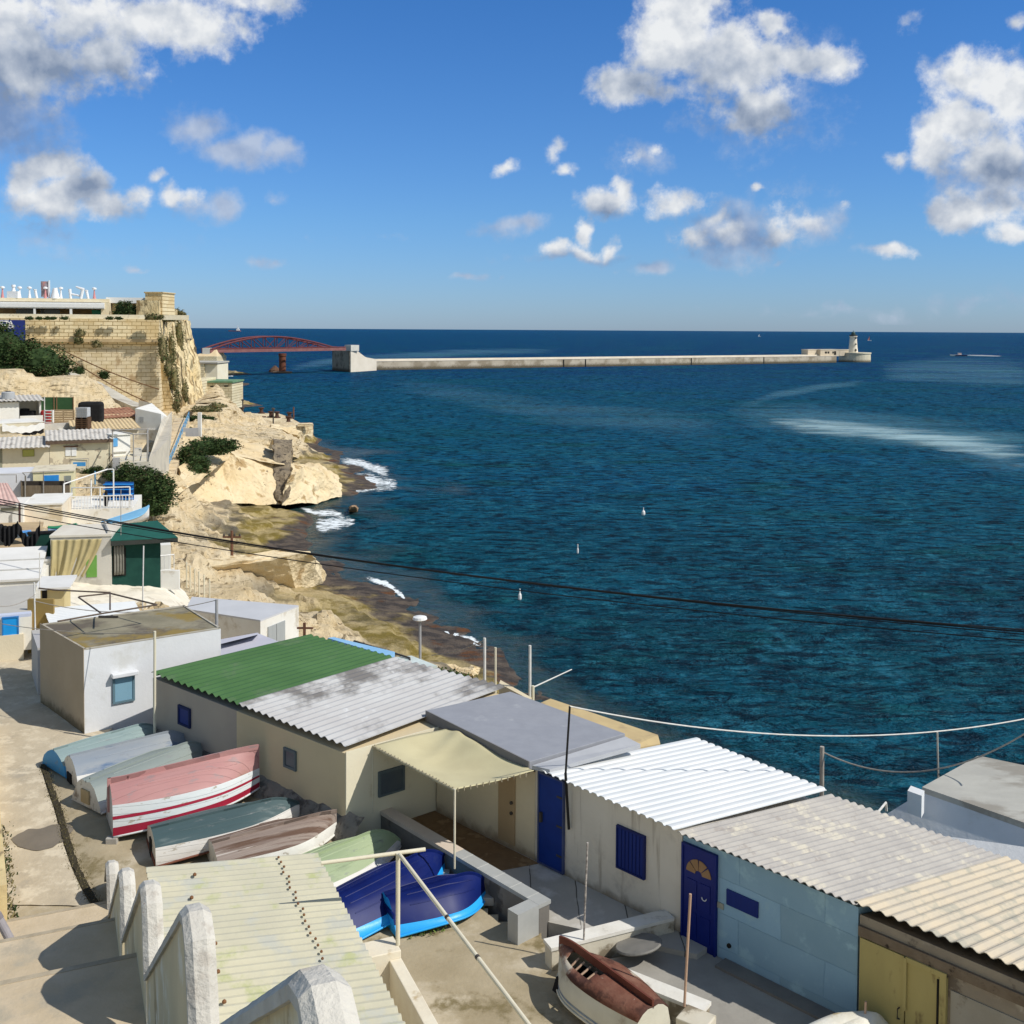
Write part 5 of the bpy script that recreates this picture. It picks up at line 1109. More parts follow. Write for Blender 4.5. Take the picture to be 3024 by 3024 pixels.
pt_top = Vector((pb.x, pb.y, atY(1173, 2520, pb.y).z))
t = thing('washing_frame', 'cream metal frame with a long sloping rail above the dark blue boats', 'pole frame', pb)
MB().tube(pb, pt_top, .036, 12).build('upright', POLEC, t)
zr = pt_top.z-.02; MB().tube(G(948,2549,zr), G(1256,2508,zr), .032, 12).build('crossbar', POLEC, t)
e = G(1590, 3064, zr-.3); s_ = G(1180, 2524, zr+.01)
MB().tube(s_, e, .032, 12).build('long_rail', POLEC, t)
for f in (.40, .62):
    q = s_.lerp(e, f); MB().tube(q, s_.lerp(e, f+.012), .036, 12).build('joint', DARKM, t)
# ------------------------------------------------------------------ boats
def hullpaint(name, c1=(.5,.5,.5), c2=(.5,.5,.5), c3=None, p3=.6, rough=.55, sc=1.5, st=(.25,1,1), s3=2.0, **k):
    wear = tuple(x*.55+.12 for x in c1) if sum(c1) < 1.5 else (.42,.38,.31)
    return mk(name, c1, c2, sc, rough, .3, 16, c3=c3, p3=p3, s3=s3, w3=.05, stretch=st, spec=.3, c4=wear, s4=5.5, p4=.61, w4=.03, st4=(.35,1,1), **k)
def boat(label, S0, S1, BW, H, side, bottom, trans=None, tw=.8, hc=.55, beam=None, rnd=.10, keel=.04, stripe=None, gun=None, strakes=2, fin=None, hole=False, bowlift=.0, notch=None, chine=.86, group='boats laid up in the yard', lift=.03, tilt=0.0, mx=.42, drop=.8):
    """upturned boat. S0,S1: transom feet, BW: bow foot on the ground (world)"""
    c = (S0+S1)/2; v = BW-c; L = Vector((v.x, v.y)).length; yaw = math.atan2(v.y, v.x); tb = (S1-S0).length; B = beam or tb/tw
    t = thing('rowing_boat', label, 'boat', (c.x, c.y, c.z), yaw, group)
    dzb = BW.z-c.z; N_ = 28
    def fb(u):
        if u < mx: return tw+(1-tw)*math.sin(math.pi/2*u/mx)
        return max(.012, 1-((u-mx)/(1-mx))**2.3)
    def sect(u):
        g = B/2*fb(u); zg = lift+.10*math.sin(math.pi*min(1, u))*1+dzb*u+bowlift*u*u; q = max(0, (u-.55)/.45)
        ch = g*(chine-.30*q*q); zc = dzb*u+H*(hc-.10*q)+lift; k = max(0, (u-.74)/.26); zk = dzb*u+lift+H*(1-drop*k**2.4)-H*.04*(1-u)+bowlift*u*.5
        zc = min(zc, zk-.01); pts = [(g, zg), (lerp(g, ch, .35)+.012*B, lerp(zg, zc, .5)), (ch, zc)]
        for f in (.33, .66): pts.append((ch*(1-f), lerp(zc, zk, f)+rnd*H*math.sin(math.pi*f)*(1-q)))
        pts.append((0, zk)); return pts
    def band(i0, i1, name, mat, side_=0, grow=0, skip=None, nsub=N_):
        m = MB(); k = i1-i0+1
        for sgn in ((1, -1) if side_ == 0 else (side_,)):
            vs = []; base = len(m.v)
            for i in range(nsub+1):
                u = i/nsub; x = u*L; p = sect(u)
                rake = 0
                for j in range(i0, i1+1): vs.append((x+rake-(.10*L*.5*(1-min(1, (1-u)*12)) if 0 else 0), sgn*(p[j][0]+grow), p[j][1]+grow*.3))
            fs = []
            for i in range(nsub):
                for j in range(k-1):
                    if skip and skip(i/nsub, j+i0, sgn): continue
                    q = (i*k+j, (i+1)*k+j, (i+1)*k+j+1, i*k+j+1); fs.append(q if sgn < 0 else q[::-1])
            m.add(vs, fs)
        return m.build(name, mat, t, smooth=True, local=True, solid=.018 if skip else 0)
    band(0, 2, 'hull_side', side)
    sk = None
    if hole: sk = lambda u, j, sg: (.43 < u < .80 and ((sg == hole and j in (3, 4)) )) and not (u < .5 and j == 3)
    band(2, 5, 'hull_bottom', bottom, skip=sk)
    p = sect(0); pts = [(0, a, b) for a, b in p]+[(0, -a, b) for a, b in p[::-1][1:]]
    MB().add(pts, [tuple(range(len(pts)))]).build('transom', trans or side, t, local=True)
    for sgn in (1, -1):   # gunwale moulding
        P_ = [Vector((u*L, sgn*(sect(u)[0][0]+.012), sect(u)[0][1])) for u in [i/24 for i in range(25)]]; tubepath(P_, .022, 6).build('gunwale', gun or side, t, local=True, smooth=True)
    if keel:
        m = MB(); K = [Vector((u*L, 0, sect(u)[5][1])) for u in [i/24 for i in range(25)]]
        for a, b in zip(K, K[1:]): m.hexa([(a.x,-.018,a.z-.02),(b.x,-.018,b.z-.02),(b.x,.018,b.z-.02),(a.x,.018,a.z-.02),(a.x,-.018,a.z+keel),(b.x,-.018,b.z+keel),(b.x,.018,b.z+keel),(a.x,.018,a.z+keel)])
        m.build('keel', fin or bottom, t, local=True)
    for s_ in range(strakes):
        f = (s_+1)/(strakes+1)
        for sgn in (1, -1):
            P_ = []
            for i in range(4, 21):
                u = i/24; q = sect(u); a, b, c_ = q[2], q[3], q[5]; y = lerp(q[2][0], 0, f); 
                ps = sorted([(w[0], w[1]) for w in q[2:]]); zz = np.interp(y, [w[0] for w in ps], [w[1] for w in ps]); P_.append(Vector((u*L, sgn*y, float(zz))))
            tubepath(P_, .012, 5).build('strake', bottom, t, local=True)
    if stripe:
        for (f0, f1, mt) in stripe:
            for sgn in (1, -1):
                m = MB(); vs = []
                for i in range(N_+1):
                    u = i/N_; q = sect(u)
                    for f in (f0, f1):
                        if f <= .5: a, b, w = q[0], q[1], f*2
                        else: a, b, w = q[1], q[2], f*2-1
                        vs.append((u*L-.004, sgn*(lerp(a[0], b[0], w)+.008), lerp(a[1], b[1], w)))
                fs = [((2*i, 2*i+2, 2*i+3, 2*i+1) if sgn < 0 else (2*i+1, 2*i+3, 2*i+2, 2*i)) for i in range(N_)]; m.add(vs, fs); m.build('stripe', mt, t, local=True)
    if notch: 
        w, h, mt = notch; MB().box(-.03, .004, -w/2, w/2, lift-.02, lift+h).build('motor_notch', mt, t, local=True)
    t['L'] = L; del t['L']
    return t, L, B, sect
WB = hullpaint('boat_white', (.74,.73,.70), (.68,.66,.62), (.5,.46,.4), .66, wave=('Z',2.6,.25))
WBT = hullpaint('boat_white_old', (.72,.69,.62), (.62,.58,.50), (.30,.25,.20), .60)
BLK = mk('black_hole', (.008,.008,.008), (.012,.012,.012), 3, .9)
def gp(x, y, dz=0): return Gy(x, y)+Vector((0, 0, dz))
# 1 cyan-sided boat with grey-green bottom
boat('bright blue sided boat with pale grey green bottom, nearest the white house', gp(137,2268), gp(181,2291), gp(482,2182), .52, hullpaint('cyan_side', (.04,.26,.55), (.05,.30,.60)), hullpaint('greygreen_bottom', (.23,.31,.31), (.28,.36,.35), (.18,.25,.26), .6, wave=('Y',2.6,.4)), tw=.78, hc=.48, strakes=2, beam=1.55, stripe=[(.02,.05,mk('blue_line', (.02,.10,.30)))])
# 2 white boat with worn blue bottom
t, L, B, sect = boat('white boat with worn blue and grey bottom carrying a black emblem', gp(186,2292), gp(228,2331), gp(575,2218), .62, WB, hullpaint('worn_blue', (.22,.26,.31), (.31,.33,.34), (.10,.16,.26), .58, s3=1.3), WBT, tw=.80, hc=.46, strakes=1, beam=1.45, rnd=.14, notch=(.3,.2,BLK))
def onside(t, sect, L, u, f, off=.014):
    q = sect(u); a, b, w = (q[0], q[1], f*2) if f <= .5 else (q[1], q[2], f*2-1); return Vector((u*L, -(lerp(a[0], b[0], w)+off), lerp(a[1], b[1], w)))
def mark(t, sect, L, pts, r, name, mt):
    m = MB(); m.path([onside(t, sect, L, u, f) for u, f in pts], r, 5); m.build(name, mt, t, local=True)
INK = mk('ink_black', (.015,.015,.015), (.02,.02,.02), 3, .5); INKG = mk('ink_grey', (.25,.25,.25), (.3,.3,.3), 3, .6)
mark(t, sect, L, [(.075,.40),(.10,.30),(.115,.46),(.14,.36),(.165,.52)], .017, 'emblem', INK)
mark(t, sect, L, [(.062,.36),(.10,.30)], .034, 'emblem', INK)
mark(t, sect, L, [(.06,.66),(.12,.74),(.17,.82),(.20,.84),(.225,.76)], .006, 'emblem_arc', INKG)
for i in range(6):
    u = .072+i*.022; f = .56+i*.032; mark(t, sect, L, [(u,f),(u+.010,f+.07),(u+.012,f-.01),(u+.002,f+.04)], .005, 'letter', INKG)
# 3 grey bottomed white boat
t, L, B, sect = boat('grey bottomed white dinghy with a wooden plate on its transom', gp(223,2367), gp(286,2406), gp(622,2238), .58, WB, hullpaint('grey_bottom', (.22,.26,.25), (.27,.31,.29), None), WBT, tw=.76, hc=.40, strakes=2, beam=1.5, rnd=.30)
MB().box(-.035, .004, -.16, .16, .12, .42).build('transom_plate', mk('ply', (.45,.35,.2), (.4,.3,.16), 4), t, local=True)
MB().hexa([(.05,-.02,.5),(.5,-.02,.5),(.5,.02,.5),(.05,.02,.5),(.10,-.02,.66),(.5,-.02,.6),(.5,.02,.6),(.10,.02,.66)]).build('skeg', hullpaint('grey_bottom', (.22,.26,.25), (.27,.31,.29)), t, local=True)
# 4 big pink boat
PINKB = hullpaint('pink_bottom', (.42,.21,.20), (.50,.28,.26), (.33,.19,.14), .60, s3=1.2, wave=('Y',2.4,.55)); REDS = mk('red_stripe', (.30,.015,.035), (.34,.02,.05), 2, .4)
t, L, B, sect = boat('largest boat, faded pink bottom and white sides with two crimson stripes', gp(292,2428), gp(357,2481), gp(766,2350), .98, hullpaint('icy_white', (.70,.73,.73), (.63,.67,.67), wave=('Z',2.2,.30)), PINKB, hullpaint('grey_transom', (.50,.50,.48), (.42,.42,.40), (.3,.3,.28), .62), tw=.68, hc=.66, strakes=1, beam=1.6, rnd=.10, keel=.10, fin=PINKB, stripe=[(.0,.30,REDS), (.56,.66,REDS)], drop=.03, bowlift=.10, lift=.10)
z0 = sect(0)[5][1]; m = MB()
m.box(-.03,.40,-.02,.02,z0-.02,z0+.12); m.box(-.045,.03,-.024,.024,z0-.62,z0+.12); m.box(.36,.42,-.02,.02,z0-.30,z0+.1)
m.hexa([(.0,-.02,z0-.62),(.42,-.02,z0-.28),(.42,.02,z0-.28),(.0,.02,z0-.62),(.0,-.02,z0-.54),(.42,-.02,z0-.20),(.42,.02,z0-.20),(.0,.02,z0-.54)]); m.build('rudder_skeg', PINKB, t, local=True)
# 5 dark green bottom
t, L, B, sect = boat('white boat with dark green bottom and a black notch in its transom', gp(411,2503), gp(484,2551), gp(884,2418), .56, WB, hullpaint('dark_green_bottom', (.055,.095,.10), (.075,.115,.12), (.13,.17,.17), .62, s3=3, wave=('Y',2.6,.5)), hullpaint('cream_transom', (.70,.64,.52), (.62,.56,.45)), tw=.84, hc=.66, strakes=1, beam=1.4, rnd=.06, chine=.94, drop=.45, notch=(.2,.34,BLK), gun=mk('brown_gunwale', (.15,.05,.03), (.2,.08,.05), 2))
MB().box(-.022, .003, -B*.40, B*.40, .03, .13).build('transom_trim', mk('brown_gunwale', (.15,.05,.03)), t, local=True)
# 6 weathered brown
BRB = mk('weathered_brown', (.24,.18,.15), (.33,.27,.23), 2, .85, .5, 25, wave=('Y',2.8,.7), c3=(.14,.085,.06), s3=1.5, p3=.55, w3=.06, stretch=(.2,2.5,1), c4=(.55,.50,.44), s4=2, p4=.66, st4=(.15,2.5,1))
PEEL = mk('peeling_white', (.74,.73,.68), (.66,.64,.58), 3, .7, .3, 20, c3=(.38,.34,.28), s3=3.0, p3=.60, w3=.02)
boat('weathered boat with bare brown planked bottom and peeling white sides', gp(593,2552), gp(660,2580), gp(994,2470), .52, PEEL, BRB, hullpaint('cream_transom', (.70,.64,.52)), tw=.86, hc=.66, strakes=2, beam=1.5, rnd=.05, chine=.95, keel=.05, gun=PEEL, drop=.08, bowlift=.06)
# 7 light green
boat('pale green bottomed white boat half hidden behind the foreground roof', gp(720,2668), gp(792,2700), gp(1182,2502), .55, WB, hullpaint('pale_green_bottom', (.28,.36,.20), (.36,.43,.26), (.24,.30,.18), .6), tw=.84, hc=.42, strakes=3, beam=1.5, rnd=.2)
# 8 / 9 navy boats with bright blue sides
NAVY = mk('navy_gloss', (.003,.009,.085), (.005,.015,.12), 1.2, .45, .04, 3, spec=.2, c3=(.012,.022,.12), s3=2.2, p3=.62); CYB = mk('bright_cyan_side', (.02,.34,.80), (.03,.38,.84), 2, .35)
boat('long glossy navy boat with bright blue sides beside the low planter wall', gp(895,2745), gp(975,2800), gp(1312,2572), .60, CYB, NAVY, NAVY, tw=.82, hc=.34, strakes=3, beam=1.55, rnd=.24, mx=.45, drop=.5)
t, L, B, sect = boat('short glossy navy boat with bright blue sides behind the cream pole', gp(1101,2712), gp(1179,2757), gp(1436,2650), .55, CYB, NAVY, CYB, tw=.74, hc=.34, strakes=2, beam=1.32, rnd=.28, mx=.5, drop=.45)
MB().box(-.03,.006,-B*.31,B*.31,.33,.42).build('transom_trim', NAVY, t, local=True)
def blockst(px, py, label, mat=None):
    p = Gy(px, py); m = MB(); m.box(p.x-.12, p.x+.12, p.y-.08, p.y+.08, p.z-.03, p.z+.13); tag(m.build('concrete_block', mat or mk('block_grey', (.42,.40,.36), (.35,.33,.29), 4), bevel=.01), label, 'block', 'concrete blocks propping the boats')
blockst(1310,2590,'concrete block under the bow of the long navy boat'); blockst(1440,2665,'concrete block under the bow of the short navy boat'); blockst(332,2490,'small block under the stern corner of the big pink boat'); blockst(700,2338,'pale block under the bow half of the big pink boat')
# grey slab behind the first boat
a_, b_, c_, d_ = Gy(132,2215), Gy(258,2168), Gy(262,2160), Gy(150,2238)
# 10 wreck with a hole
BROWNP = mk('old_brown_paint', (.15,.055,.035), (.24,.12,.08), 2.5, .8, .5, 20, c3=(.50,.45,.36), s3=2.0, p3=.57, w3=.04, c4=(.08,.035,.025), s4=1.5, p4=.55)
KEELB = mk('keel_brown', (.12,.035,.022), (.17,.06,.04), 2, .7, .3)
OLDW = mk('old_cream_hull', (.62,.60,.50), (.52,.50,.41), 1.5, .7, .3, 14, c3=(.40,.36,.28), s3=1.4, p3=.62, w3=.04)
OLDB = mk('old_blue_line', (.10,.16,.28), (.25,.30,.36), 4, .7)
def gz(x, y, z): return G(x, y, z)
t, L, B, sect = boat('old cream boat with brown bottom and long keel, a gaping hole in it', gz(1868,3135,10.92), gz(1985,3070,10.92), gz(1652,2890,10.95), .60, OLDW, BROWNP, OLDW, tw=.66, hc=.76, strakes=0, beam=1.16, rnd=.10, keel=.12, fin=KEELB, stripe=[(.16,.24,OLDB), (.02,.06,OLDB)], hole=1, drop=.12, lift=.10, mx=.5, chine=.84, group=None)
sct = [(L*.36, -.30, .14), (L*.86, -.30, .14), (L*.86, .42, .14), (L*.36, .42, .14)]; m = MB(); m.hexa([Vector(v) for v in sct]+[Vector((v[0], v[1]*.8, .34)) for v in sct]); m.build('dark_interior', BLK, t, local=True)  # black block added inside the hull to darken the hole
m = MB()
for u in (.48,.55,.62,.69,.75):
    q = sect(u); m.tube((u*L, .05, q[5][1]-.05), (u*L+.02, q[2][0]*.9, q[2][1]-.03), .018, 6)
m.build('rib', mk('rib_wood', (.45,.32,.22), (.35,.22,.15), 4), t, local=True)
# ------------------------------------------------------------------ planter wall, patio and forecourt
TILEM = mk('grey_tile', (.42,.43,.42), (.36,.37,.36), 2, .6, .1, 12, coord='Pos'); CONCD = mk('dark_render', (.17,.16,.145), (.24,.22,.19), 1.5, .95, .4, 8, c3=(.10,.09,.08), s3=1.5, p3=.6, coord='Pos')
COPEP = mk('pinkish_cope', (.60,.50,.40), (.66,.57,.47), 2, .8, .2, coord='Pos')
t = thing('planter_wall', 'low L shaped wall with pink and grey coping between boats and patio', 'wall', (PL0.x, PL0.y, 11))
W_ = .30; sj = onpl(1335, 2528, PL0, pld)[0]
MB().ob(PL0, pld, .02, pll-.02, .02, W_-.02, 10.2, PZ-.08).build('wall', CONCD, t)
MB().ob(PL0, pld, 0, sj, 0, W_, PZ-.08, PZ).build('coping', COPEP, t)
MB().ob(PL0, pld, sj+.004, pll, 0, W_, PZ-.08, PZ-.005).build('coping', TILEM, t)
m = MB(); m.ob(PL0, pld, pll-.28, pll, -.52, -.004, 10.2, PZ-.005); m.build('end_return', TILEM, t)
m = MB()
for i in range(5): s_ = lerp(sj, pll, (i+.6)/5.3); m.ob(PL0, pld, s_, s_+.012, -.002, W_+.002, PZ-.06, PZ-.001)
m.build('tile_joint', mk('joint_pale', (.55,.55,.52)), t)
FA = Vector((.55, 22.0)); FD = Vector((.70, -.714)).normalized()       # facade line of the shed row
FN = Vector((-FD.y, FD.x))
def fq(s, n, z): return Vector((FA.x+FD.x*s+FN.x*n, FA.y+FD.y*s+FN.y*n, z))
m = MB(); k0 = onpl(1218, 2427, FA, FD)[0]
q = [PL0+Vector((pld.x*-.2, pld.y*-.2, 0)), PL1+Vector((pld.x*.0, pld.y*.0, 0))]
m.prism([(PL0.x+.15, PL0.y+.1), (PL1.x+.2, PL1.y+.15), tuple(fq(4.3, -.35, 0))[:2], tuple(fq(4.3, .1, 0))[:2], tuple(fq(-3.2, .1, 0))[:2], (PL0.x+.9, PL0.y+1.1)], 10.3, 11.04)
PATM = mk('patio_tiles', (.50,.48,.44), (.42,.40,.36), 1.2, .7, .15, 10, c3=(.62,.60,.56), s3=.6, p3=.6, brick=(.9,.9,.012,(.25,.24,.22),0), coord='Pos')
o = m.build('patio', PATM); o['kind'] = 'structure'
m = MB(); a = onpl(1410, 2460, FA, FD)[0]
m.prism([(PL0.x+.45, PL0.y+.1), (fq(-.55,-1.62,0).x, fq(-.55,-1.62,0).y), tuple(fq(.12,-.04,0))[:2], tuple(fq(-3.1,-.02,0))[:2], (PL0.x+1.2, PL0.y+1.0)], 11.0, 11.055)
o = m.build('patio_carpet', mk('brown_floor', (.24,.15,.075), (.17,.10,.05), 2.5, .95, .3, 12, c3=(.32,.21,.11), s3=2.5, p3=.58, coord='Pos')); o['kind'] = 'structure'
# second low wall: steps down to the yard and round the blue shed forecourt
m = MB(); zt_ = 11.32
w0 = G(1990, 2700, zt_+.05); w1 = G(1630, 2798, zt_); w2 = G(2075, 2975, zt_)
t = thing('low_wall', 'low white topped wall running round the forecourt behind the old cream boat', 'wall', (w1.x, w1.y, 10.9))
OLDC = mk('old_lime_wall', (.62,.58,.48), (.54,.49,.38), 1.5, .95, .4, 8, c3=(.24,.20,.14), s3=1.5, p3=.55, w3=.05, coord='Pos'); WTOP = mk('white_top', (.76,.74,.68), (.66,.63,.56), 2, .9, .3, c3=(.45,.42,.36), s3=2, p3=.62, coord='Pos')
d1 = Vector((w0.x-w1.x, w0.y-w1.y)); l1 = d1.length; d1 /= l1; d2 = Vector((w2.x-w1.x, w2.y-w1.y)); l2 = d2.length; d2 /= l2
MB().ob((w1.x, w1.y), d1, 0, l1, 0, .28, 10.2, zt_-.06).build('wall', OLDC, t); MB().ob((w1.x, w1.y), d1, -.02, l1, -.02, .30, zt_-.06, zt_).build('coping', WTOP, t)
MB().ob((w1.x, w1.y), d2, .29, l2, 0, .26, 10.2, zt_-.10).build('wall', OLDC, t); MB().ob((w1.x, w1.y), d2, .30, l2+.02, -.02, .28, zt_-.10, zt_-.04).build('coping', WTOP, t)
MB().ob((w1.x, w1.y), d2, l2-.25, l2+.25, -.45, -.02, 10.2, zt_-.02).build('end_block', OLDC, t, bevel=.02)
# slate disc leaning, poles
p = G(1880, 2830, 11.0); m = MB(); m.lathe((0,0,0), [(.40,0),(.42,.025),(.40,.05)], 28); o = m.build('disc', mk('slate_disc', (.17,.165,.15), (.22,.21,.19), 3, .8)); o.name = 'stone_disc'; o.location = p+Vector((.05,.1,.16)); o.rotation_euler = (math.radians(-8), math.radians(-10), 0); tag(o, 'grey round stone table top leaning beside the old boat', 'table top')
RPOLE = mk('speckled_pole', (.12,.11,.10), (.55,.50,.45), 14, .7); PINKP = mk('pink_pole', (.52,.36,.26), (.46,.30,.21), 3, .6)
def pole(name, label, base, pxtop, r, mat, r2=None):
    tp_ = atY(pxtop[0], pxtop[1], base.y); m = MB(); m.tube(base, tp_, r, 10, r2); o = m.build(name, mat); tag(o, label, 'pole'); return tp_
pole('pole', 'thin dark speckled pole standing on the low wall before the white shed', G(1724, 2775, zt_), (1735, 2488), .017, RPOLE)
T1 = pole('pole', 'slim pinkish pole rising from the forecourt wall before the blue door', G(2021, 2972, 11.3), (2039, 2640), .022, PINKP)
# ------------------------------------------------------------------ shed row
def facade(name, label, s0, s1, zt, depth, zt2, wall, base=10.6, dn=0, cat='shed', off=0, wins=None):
    t = thing(name, label, cat, fq(s0, off, 11))
    m = MB(); vs = [fq(s0,off,base), fq(s1,off,base), fq(s1,depth-.3,base-4), fq(s0,depth-.3,base-4), fq(s0,off,zt-.02), fq(s1,off,zt-.02), fq(s1,depth-.3,zt2-.32), fq(s0,depth-.3,zt2-.32)]
    m.hexa(vs); m.build('wall', wall, t); return t
sW0 = onpl(1588, 2500, FA, FD)[0]; sW1 = onpl(2008, 2650, FA, FD)[0]; sB1 = onpl(2532, 2850, FA, FD)[0]
OFFW = mk('offwhite_stucco', (.70,.65,.56), (.64,.59,.50), .8, .9, .3, 14, c3=(.48,.44,.38), s3=.7, p3=.64, c4=(.42,.37,.30), s4=2.2, p4=.62, w4=.08, st4=(2.5,2.5,.18), lowdirt=(.0,.22,(.30,.26,.2)), coord='Object')
WROOF = mk('white_sheet', (.68,.69,.68), (.62,.64,.64), .8, .5, .08, 6, c3=(.62,.63,.60), s3=.8, p3=.66, c4=(.42,.50,.26), s4=1.2, p4=.74, w4=.02, coord='Pos')
t = facade('shed', 'off-white shed with blue door and blue shuttered window under white corrugated roof', sW0-.08, sW1+.04, 13.0, 5.2, 12.28, OFFW)
zf = 13.06
A0 = G(1593,2277,zf); A1 = G(1990,2452,zf); zbk = 12.28
B0 = G(2053,2181,12.30); B1 = G(2442,2334,12.18)
corr(A0, A1, B1, B0, .21, .036, trap=True).build('roof', WROOF, t, solid=.008)
NAVD = mk('royal_blue_door', (.004,.028,.19), (.005,.036,.24), 1.5, .45, .05)
o, _ = win(t, FA, FD, (1597,2302,1664,2592), NAVD, 'door', .04, z=(11.10, 12.93), frame=mk('door_frame', (.05,.07,.16), (.07,.09,.2), 3, .6), fw=.035)
for z_ in (11.4, 12.0, 12.6): MB().ob(FA, FD, _[1]-.16, _[1]-.02, -.052, -.04, z_-.02, z_+.02).build('hinge', DARKM, o)
MB().ob(FA, FD, _[0]+.05, _[0]+.10, -.10, -.04, 11.95, 12.15).build('handle', DARKM, o)
# real extents for door: pixel box spans two depths
o, w = win(t, FA, FD, (1829,2440,1903,2590), mk('shutter_blue', (.004,.018,.15), (.005,.024,.18), 6, .5, stretch=(12,12,.2)), 'window', .04, frame=mk('shutter_frame', (.003,.012,.10), (.004,.014,.12), 3, .5), fw=.035)
for i in range(1, 7): s_ = lerp(w[0], w[1], i/7); MB().ob(FA, FD, s_-.006, s_+.006, -.052, -.04, w[2]+.01, w[3]-.01).build('batten', mk('shutter_frame', (.003,.012,.10)), o)
p = fq(onpl(1690, 2420, FA, FD)[0], -.06, 0); a = onpl(1692, 2310, FA, FD); b = onpl(1687, 2445, FA, FD)
top = onpl(1705, 2078, FA, FD); m = MB(); m.tube(fq(b[0], -.07, b[1]), fq(a[0], -.22, a[1]+.25), .028, 10); m.tube(fq(a[0], -.22, a[1]+.2), fq(top[0], -.22, top[1]), .022, 10)
PT = fq(top[0], -.22, top[1]); tag(m.build('pole', mk('black_pole', (.015,.013,.012), (.02,.02,.02), 3, .5)), 'tall thin black pole fixed to the front of the white shed', 'pole')
# blue shed
LBW = mk('pale_blue_paint', (.30,.48,.62), (.26,.43,.57), .8, .7, .2, 12, brick=(1.15,.62,.006,(.86,.88,.90),0), coord='Pos', c3=(.33,.51,.60), s3=2, p3=.6)
t = facade('shed', 'pale blue shed with a dark blue fan-light door under grey corrugated roof', sW1+.06, sB1, 12.88, 6.4, 11.45, LBW)
A0 = G(1998,2462,12.95); A1 = G(2528,2676,12.95); B0 = G(2450,2350,12.05); B1 = G(2968,2536,11.40)
GROOF = mk('grey_fibre_roof', (.37,.35,.325), (.44,.415,.375), 1.6, .9, .5, 12, c3=(.54,.50,.41), s3=1.4, p3=.60, w3=.06, c4=(.34,.31,.28), s4=2.5, p4=.62, w4=.05, coord='Pos')
corr(A0, A1, B1, B0, .155, .045, jag=.03).build('roof', GROOF, t, solid=.010)
o, w = win(t, FA, FD, (2024,2500,2112,2840), mk('deep_blue_door', (.003,.012,.14), (.004,.016,.17), 1.5, .4), 'door', .05, z=(10.93, 12.72), frame=mk('deep_blue_door', (.006,.010,.17)), fw=.04)
cx_ = (w[0]+w[1])/2; cz_ = 12.28; FANM = mk('fan_light', (.28,.16,.07), (.34,.2,.1), 3, .4)
for i in range(4):
    m = MB(); a0, a1 = math.pi*(i+.06)/4, math.pi*(i+.94)/4; k = 8; rr = (w[1]-w[0])*.40
    ring = [(cx_+rr*.28*math.cos(lerp(a0,a1,j/k)), cz_+rr*.28*math.sin(lerp(a0,a1,j/k))) for j in range(k+1)]+[(cx_+rr*math.cos(lerp(a1,a0,j/k)), cz_+rr*math.sin(lerp(a1,a0,j/k))) for j in range(k+1)]
    n = len(ring); m.add([fq(s, -.065, z) for s, z in ring]+[fq(s, -.045, z) for s, z in ring], [tuple(range(n)), tuple(range(2*n-1, n-1, -1))]+[(q_, n+q_, n+(q_+1) % n, (q_+1) % n) for q_ in range(n)]); m.build('fan_pane', FANM, o)
for z0, z1 in ((11.1,11.55),(11.65,12.15)):
    for s_ in (.12, .55): MB().ob(FA, FD, w[0]+(w[1]-w[0])*s_, w[0]+(w[1]-w[0])*(s_+.32), -.062, -.05, z0, z1).build('door_panel', mk('deep_blue_door', (.006,.010,.17)), o)
m = MB(); hs_ = [(w[0]+(w[1]-w[0])*.70+.05*math.cos(a), 11.92+.05*math.sin(a)) for a in [math.pi+math.pi*i/8 for i in range(9)]]; m.path([fq(a, -.075, b) for a, b in hs_], .008, 6); m.build('handle', WHITEP, o)
s0_, z1_, _p = onpl(2148,2617,FA,FD); s1_, z0_, _p = onpl(2240,2714,FA,FD)
MB().ob(FA, FD, s0_, s1_, -.03, .01, lerp(z0_, z1_, 0)+.02, z1_-.04).build('window', mk('shutter_blue', (.006,.015,.16)), t)
MB().ob(FA, FD, onpl(2120,2650,FA,FD)[0], onpl(2138,2655,FA,FD)[0], -.02, .01, 11.83, 11.93).build('name_plate', mk('plate', (.35,.36,.30)), t)
s_, z_, _p = onpl(2154,2792,FA,FD); MB().tube(fq(s_,-.03,z_), fq(s_,.01,z_), .04, 12).build('vent', DARKI, t)
# yellow-doored shed
GRW2 = mk('grimy_concrete', (.34,.29,.22), (.26,.22,.17), 1.2, .95, .5, 10, c3=(.16,.13,.10), s3=2.0, p3=.58, w3=.04, coord='Pos', c4=(.46,.41,.33), s4=1.5, p4=.6)
t = facade('shed', 'grimy concrete shed with yellow metal doors under cream corrugated roof', sB1+.03, sB1+7.5, 12.78, 7.0, 11.2, GRW2)
CROOF = mk('cream_fibre_roof', (.60,.51,.37), (.52,.46,.36), 1.5, .9, .5, 12, c3=(.42,.39,.31), s3=1.6, p3=.56, w3=.06, coord='Pos')
A0 = G(2520,2668,12.93); dd_ = Vector((A1.x-G(1998,2462,12.95).x, A1.y-G(1998,2462,12.95).y, 0)).normalized()
A2 = A0+dd_*8; B0 = G(2966,2533,11.44); B2 = B0+dd_*8
corr(A0, A2, B2, B0, .20, .045, jag=.02).build('roof', CROOF, t, solid=.010)
YEL = mk('yellow_door', (.46,.38,.15), (.40,.33,.13), 1.5, .7, .15, 12, c3=(.25,.19,.08), s3=3.5, p3=.66, stretch=(1,1,.4), coord='Pos')
s0_ = onpl(2540,2800,FA,FD)[0]; s1_ = onpl(2678,2850,FA,FD)[0]; s2_ = onpl(2800,2900,FA,FD)[0]
o = MB().ob(FA, FD, s0_+.02, s1_-.01, -.05, .01, 10.9, 12.42).build('door', YEL, t)
